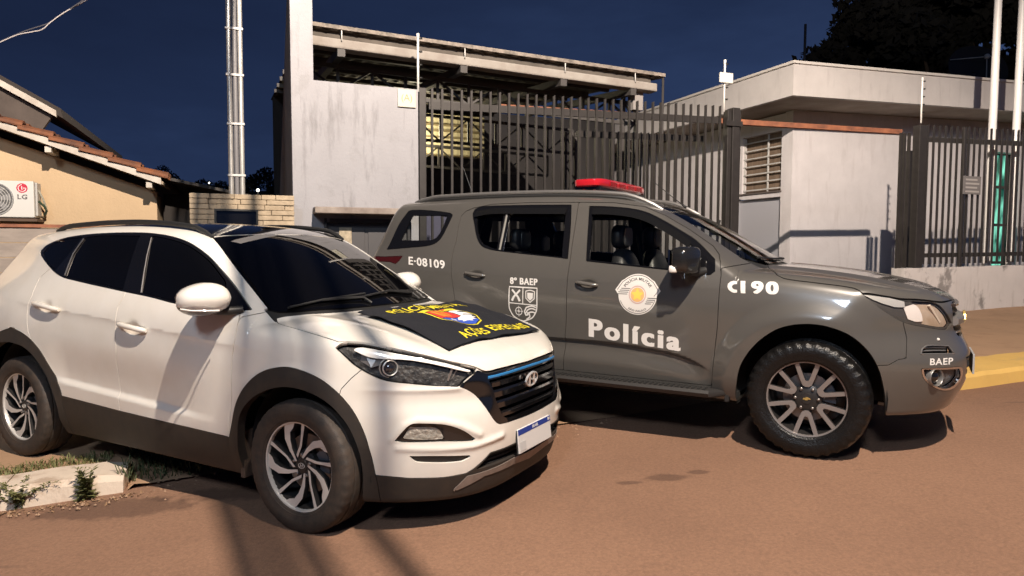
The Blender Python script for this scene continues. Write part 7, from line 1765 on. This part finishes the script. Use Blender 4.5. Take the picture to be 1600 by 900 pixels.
def tuft(name, u0, u1, v0, v1, n, h, seed, lab, m):
    r = np.random.default_rng(seed); V = []; T = []
    for k in range(n):
        u, v = r.uniform(u0, u1), r.uniform(v0, v1); z = float(walk(np.array(u), np.array(v)) if v > .02 else zr(u)); a = r.uniform(0, 6.28); hh = h*r.uniform(.3, 1); d = Vector((math.cos(a), math.sin(a), 0)); s = Vector((-d.y, d.x, 0))*.004
        p = W(u, v, z); q = p+d*hh*.35+Vector((0, 0, hh*.7)); e_ = p+d*hh*.8+Vector((0, 0, hh*.8)); i = len(V); V += [p-s, p+s, q+s*.8, q-s*.8, e_]; T += [(i, i+1, i+2, i+3), (i+3, i+2, i+4)]
    me = bpy.data.meshes.new(name); me.from_pydata([tuple(p) for p in V], [], T); me.update(); o = link(name, me, None, m); tag(o, lab, 'grass', None, 'stuff'); return o
tuft('verge_grass', -.0, 1.7, .05, 1.5, 2600, .12, 4, 'dark rough grass under the white SUV sill', M_grass)
tuft('kerb_grass', -1.2, -.1, .36, .62, 700, .06, 6, 'short grass along the back of the white kerb', M_leaf)
r = np.random.default_rng(12); V = []; T = []
for k in range(240):
    u = r.normal(-.30, .35); v = -.06-abs(r.normal(0, .05)); s = r.uniform(.004, .016); p = W(u, v, float(zr(u))-.008); a = r.uniform(0, 6.28); d = Vector((math.cos(a), math.sin(a), r.uniform(-.2, .5)))*s; e_ = Vector((-math.sin(a), math.cos(a), r.uniform(-.2, .5)))*s*.6; i = len(V); V += [p-d, p-e_, p+d+Vector((0, 0, s*.4)), p+e_]; T.append((i, i+1, i+2, i+3))
me = bpy.data.meshes.new('leaf_litter'); me.from_pydata([tuple(p) for p in V], [], T); me.update(); o = link('leaf_litter', me, None, mat('dry leaf litter', (.32, .19, .10), .8, noise=.5, nscale=30, col2=(.14, .08, .045))); tag(o, 'dry leaf litter at the foot of the white kerb', 'litter', None, 'stuff')
# loose stones and grit along the gutter
V = []; T = []
for k in range(500):
    u = r.uniform(-1.2, 6.2); v = r.normal(-.02, .10) if u > .1 else -.08-abs(r.normal(0, .07)); s = r.uniform(.003, .012)*(1.6 if r.random() < .05 else 1); p = W(u, v, float(walk(np.array(u), np.array(max(v, .02))) if v > .0 and u > .1 else zr(u))-.004); i = len(V)
    q = [Vector((math.cos(a), math.sin(a), 0))*s*r.uniform(.7, 1.2) for a in (0, 1.57, 3.14, 4.71)]; V += [p+x for x in q]+[p+Vector((0, 0, s*.9))]; T += [(i, i+1, i+4), (i+1, i+2, i+4), (i+2, i+3, i+4), (i+3, i, i+4)]
me = bpy.data.meshes.new('grit'); me.from_pydata([tuple(p) for p in V], [], T); me.update(); o = link('grit', me, None, mat('gutter grit', (.34, .22, .14), .9)); tag(o, 'loose grit and small stones along the gutter line', 'grit', None, 'stuff')
t = thing('broken_slab', 2.2, .25, .1, 'broken piece of concrete slab under the white SUV', 'slab')
b = LB(t); b.prism([(1.05, .22), (1.62, .12), (1.72, .40), (1.30, .52)], float(zr(1.3))+.0, float(zr(1.3))+.115); b.build('slab_piece', M_pave, None, .015)
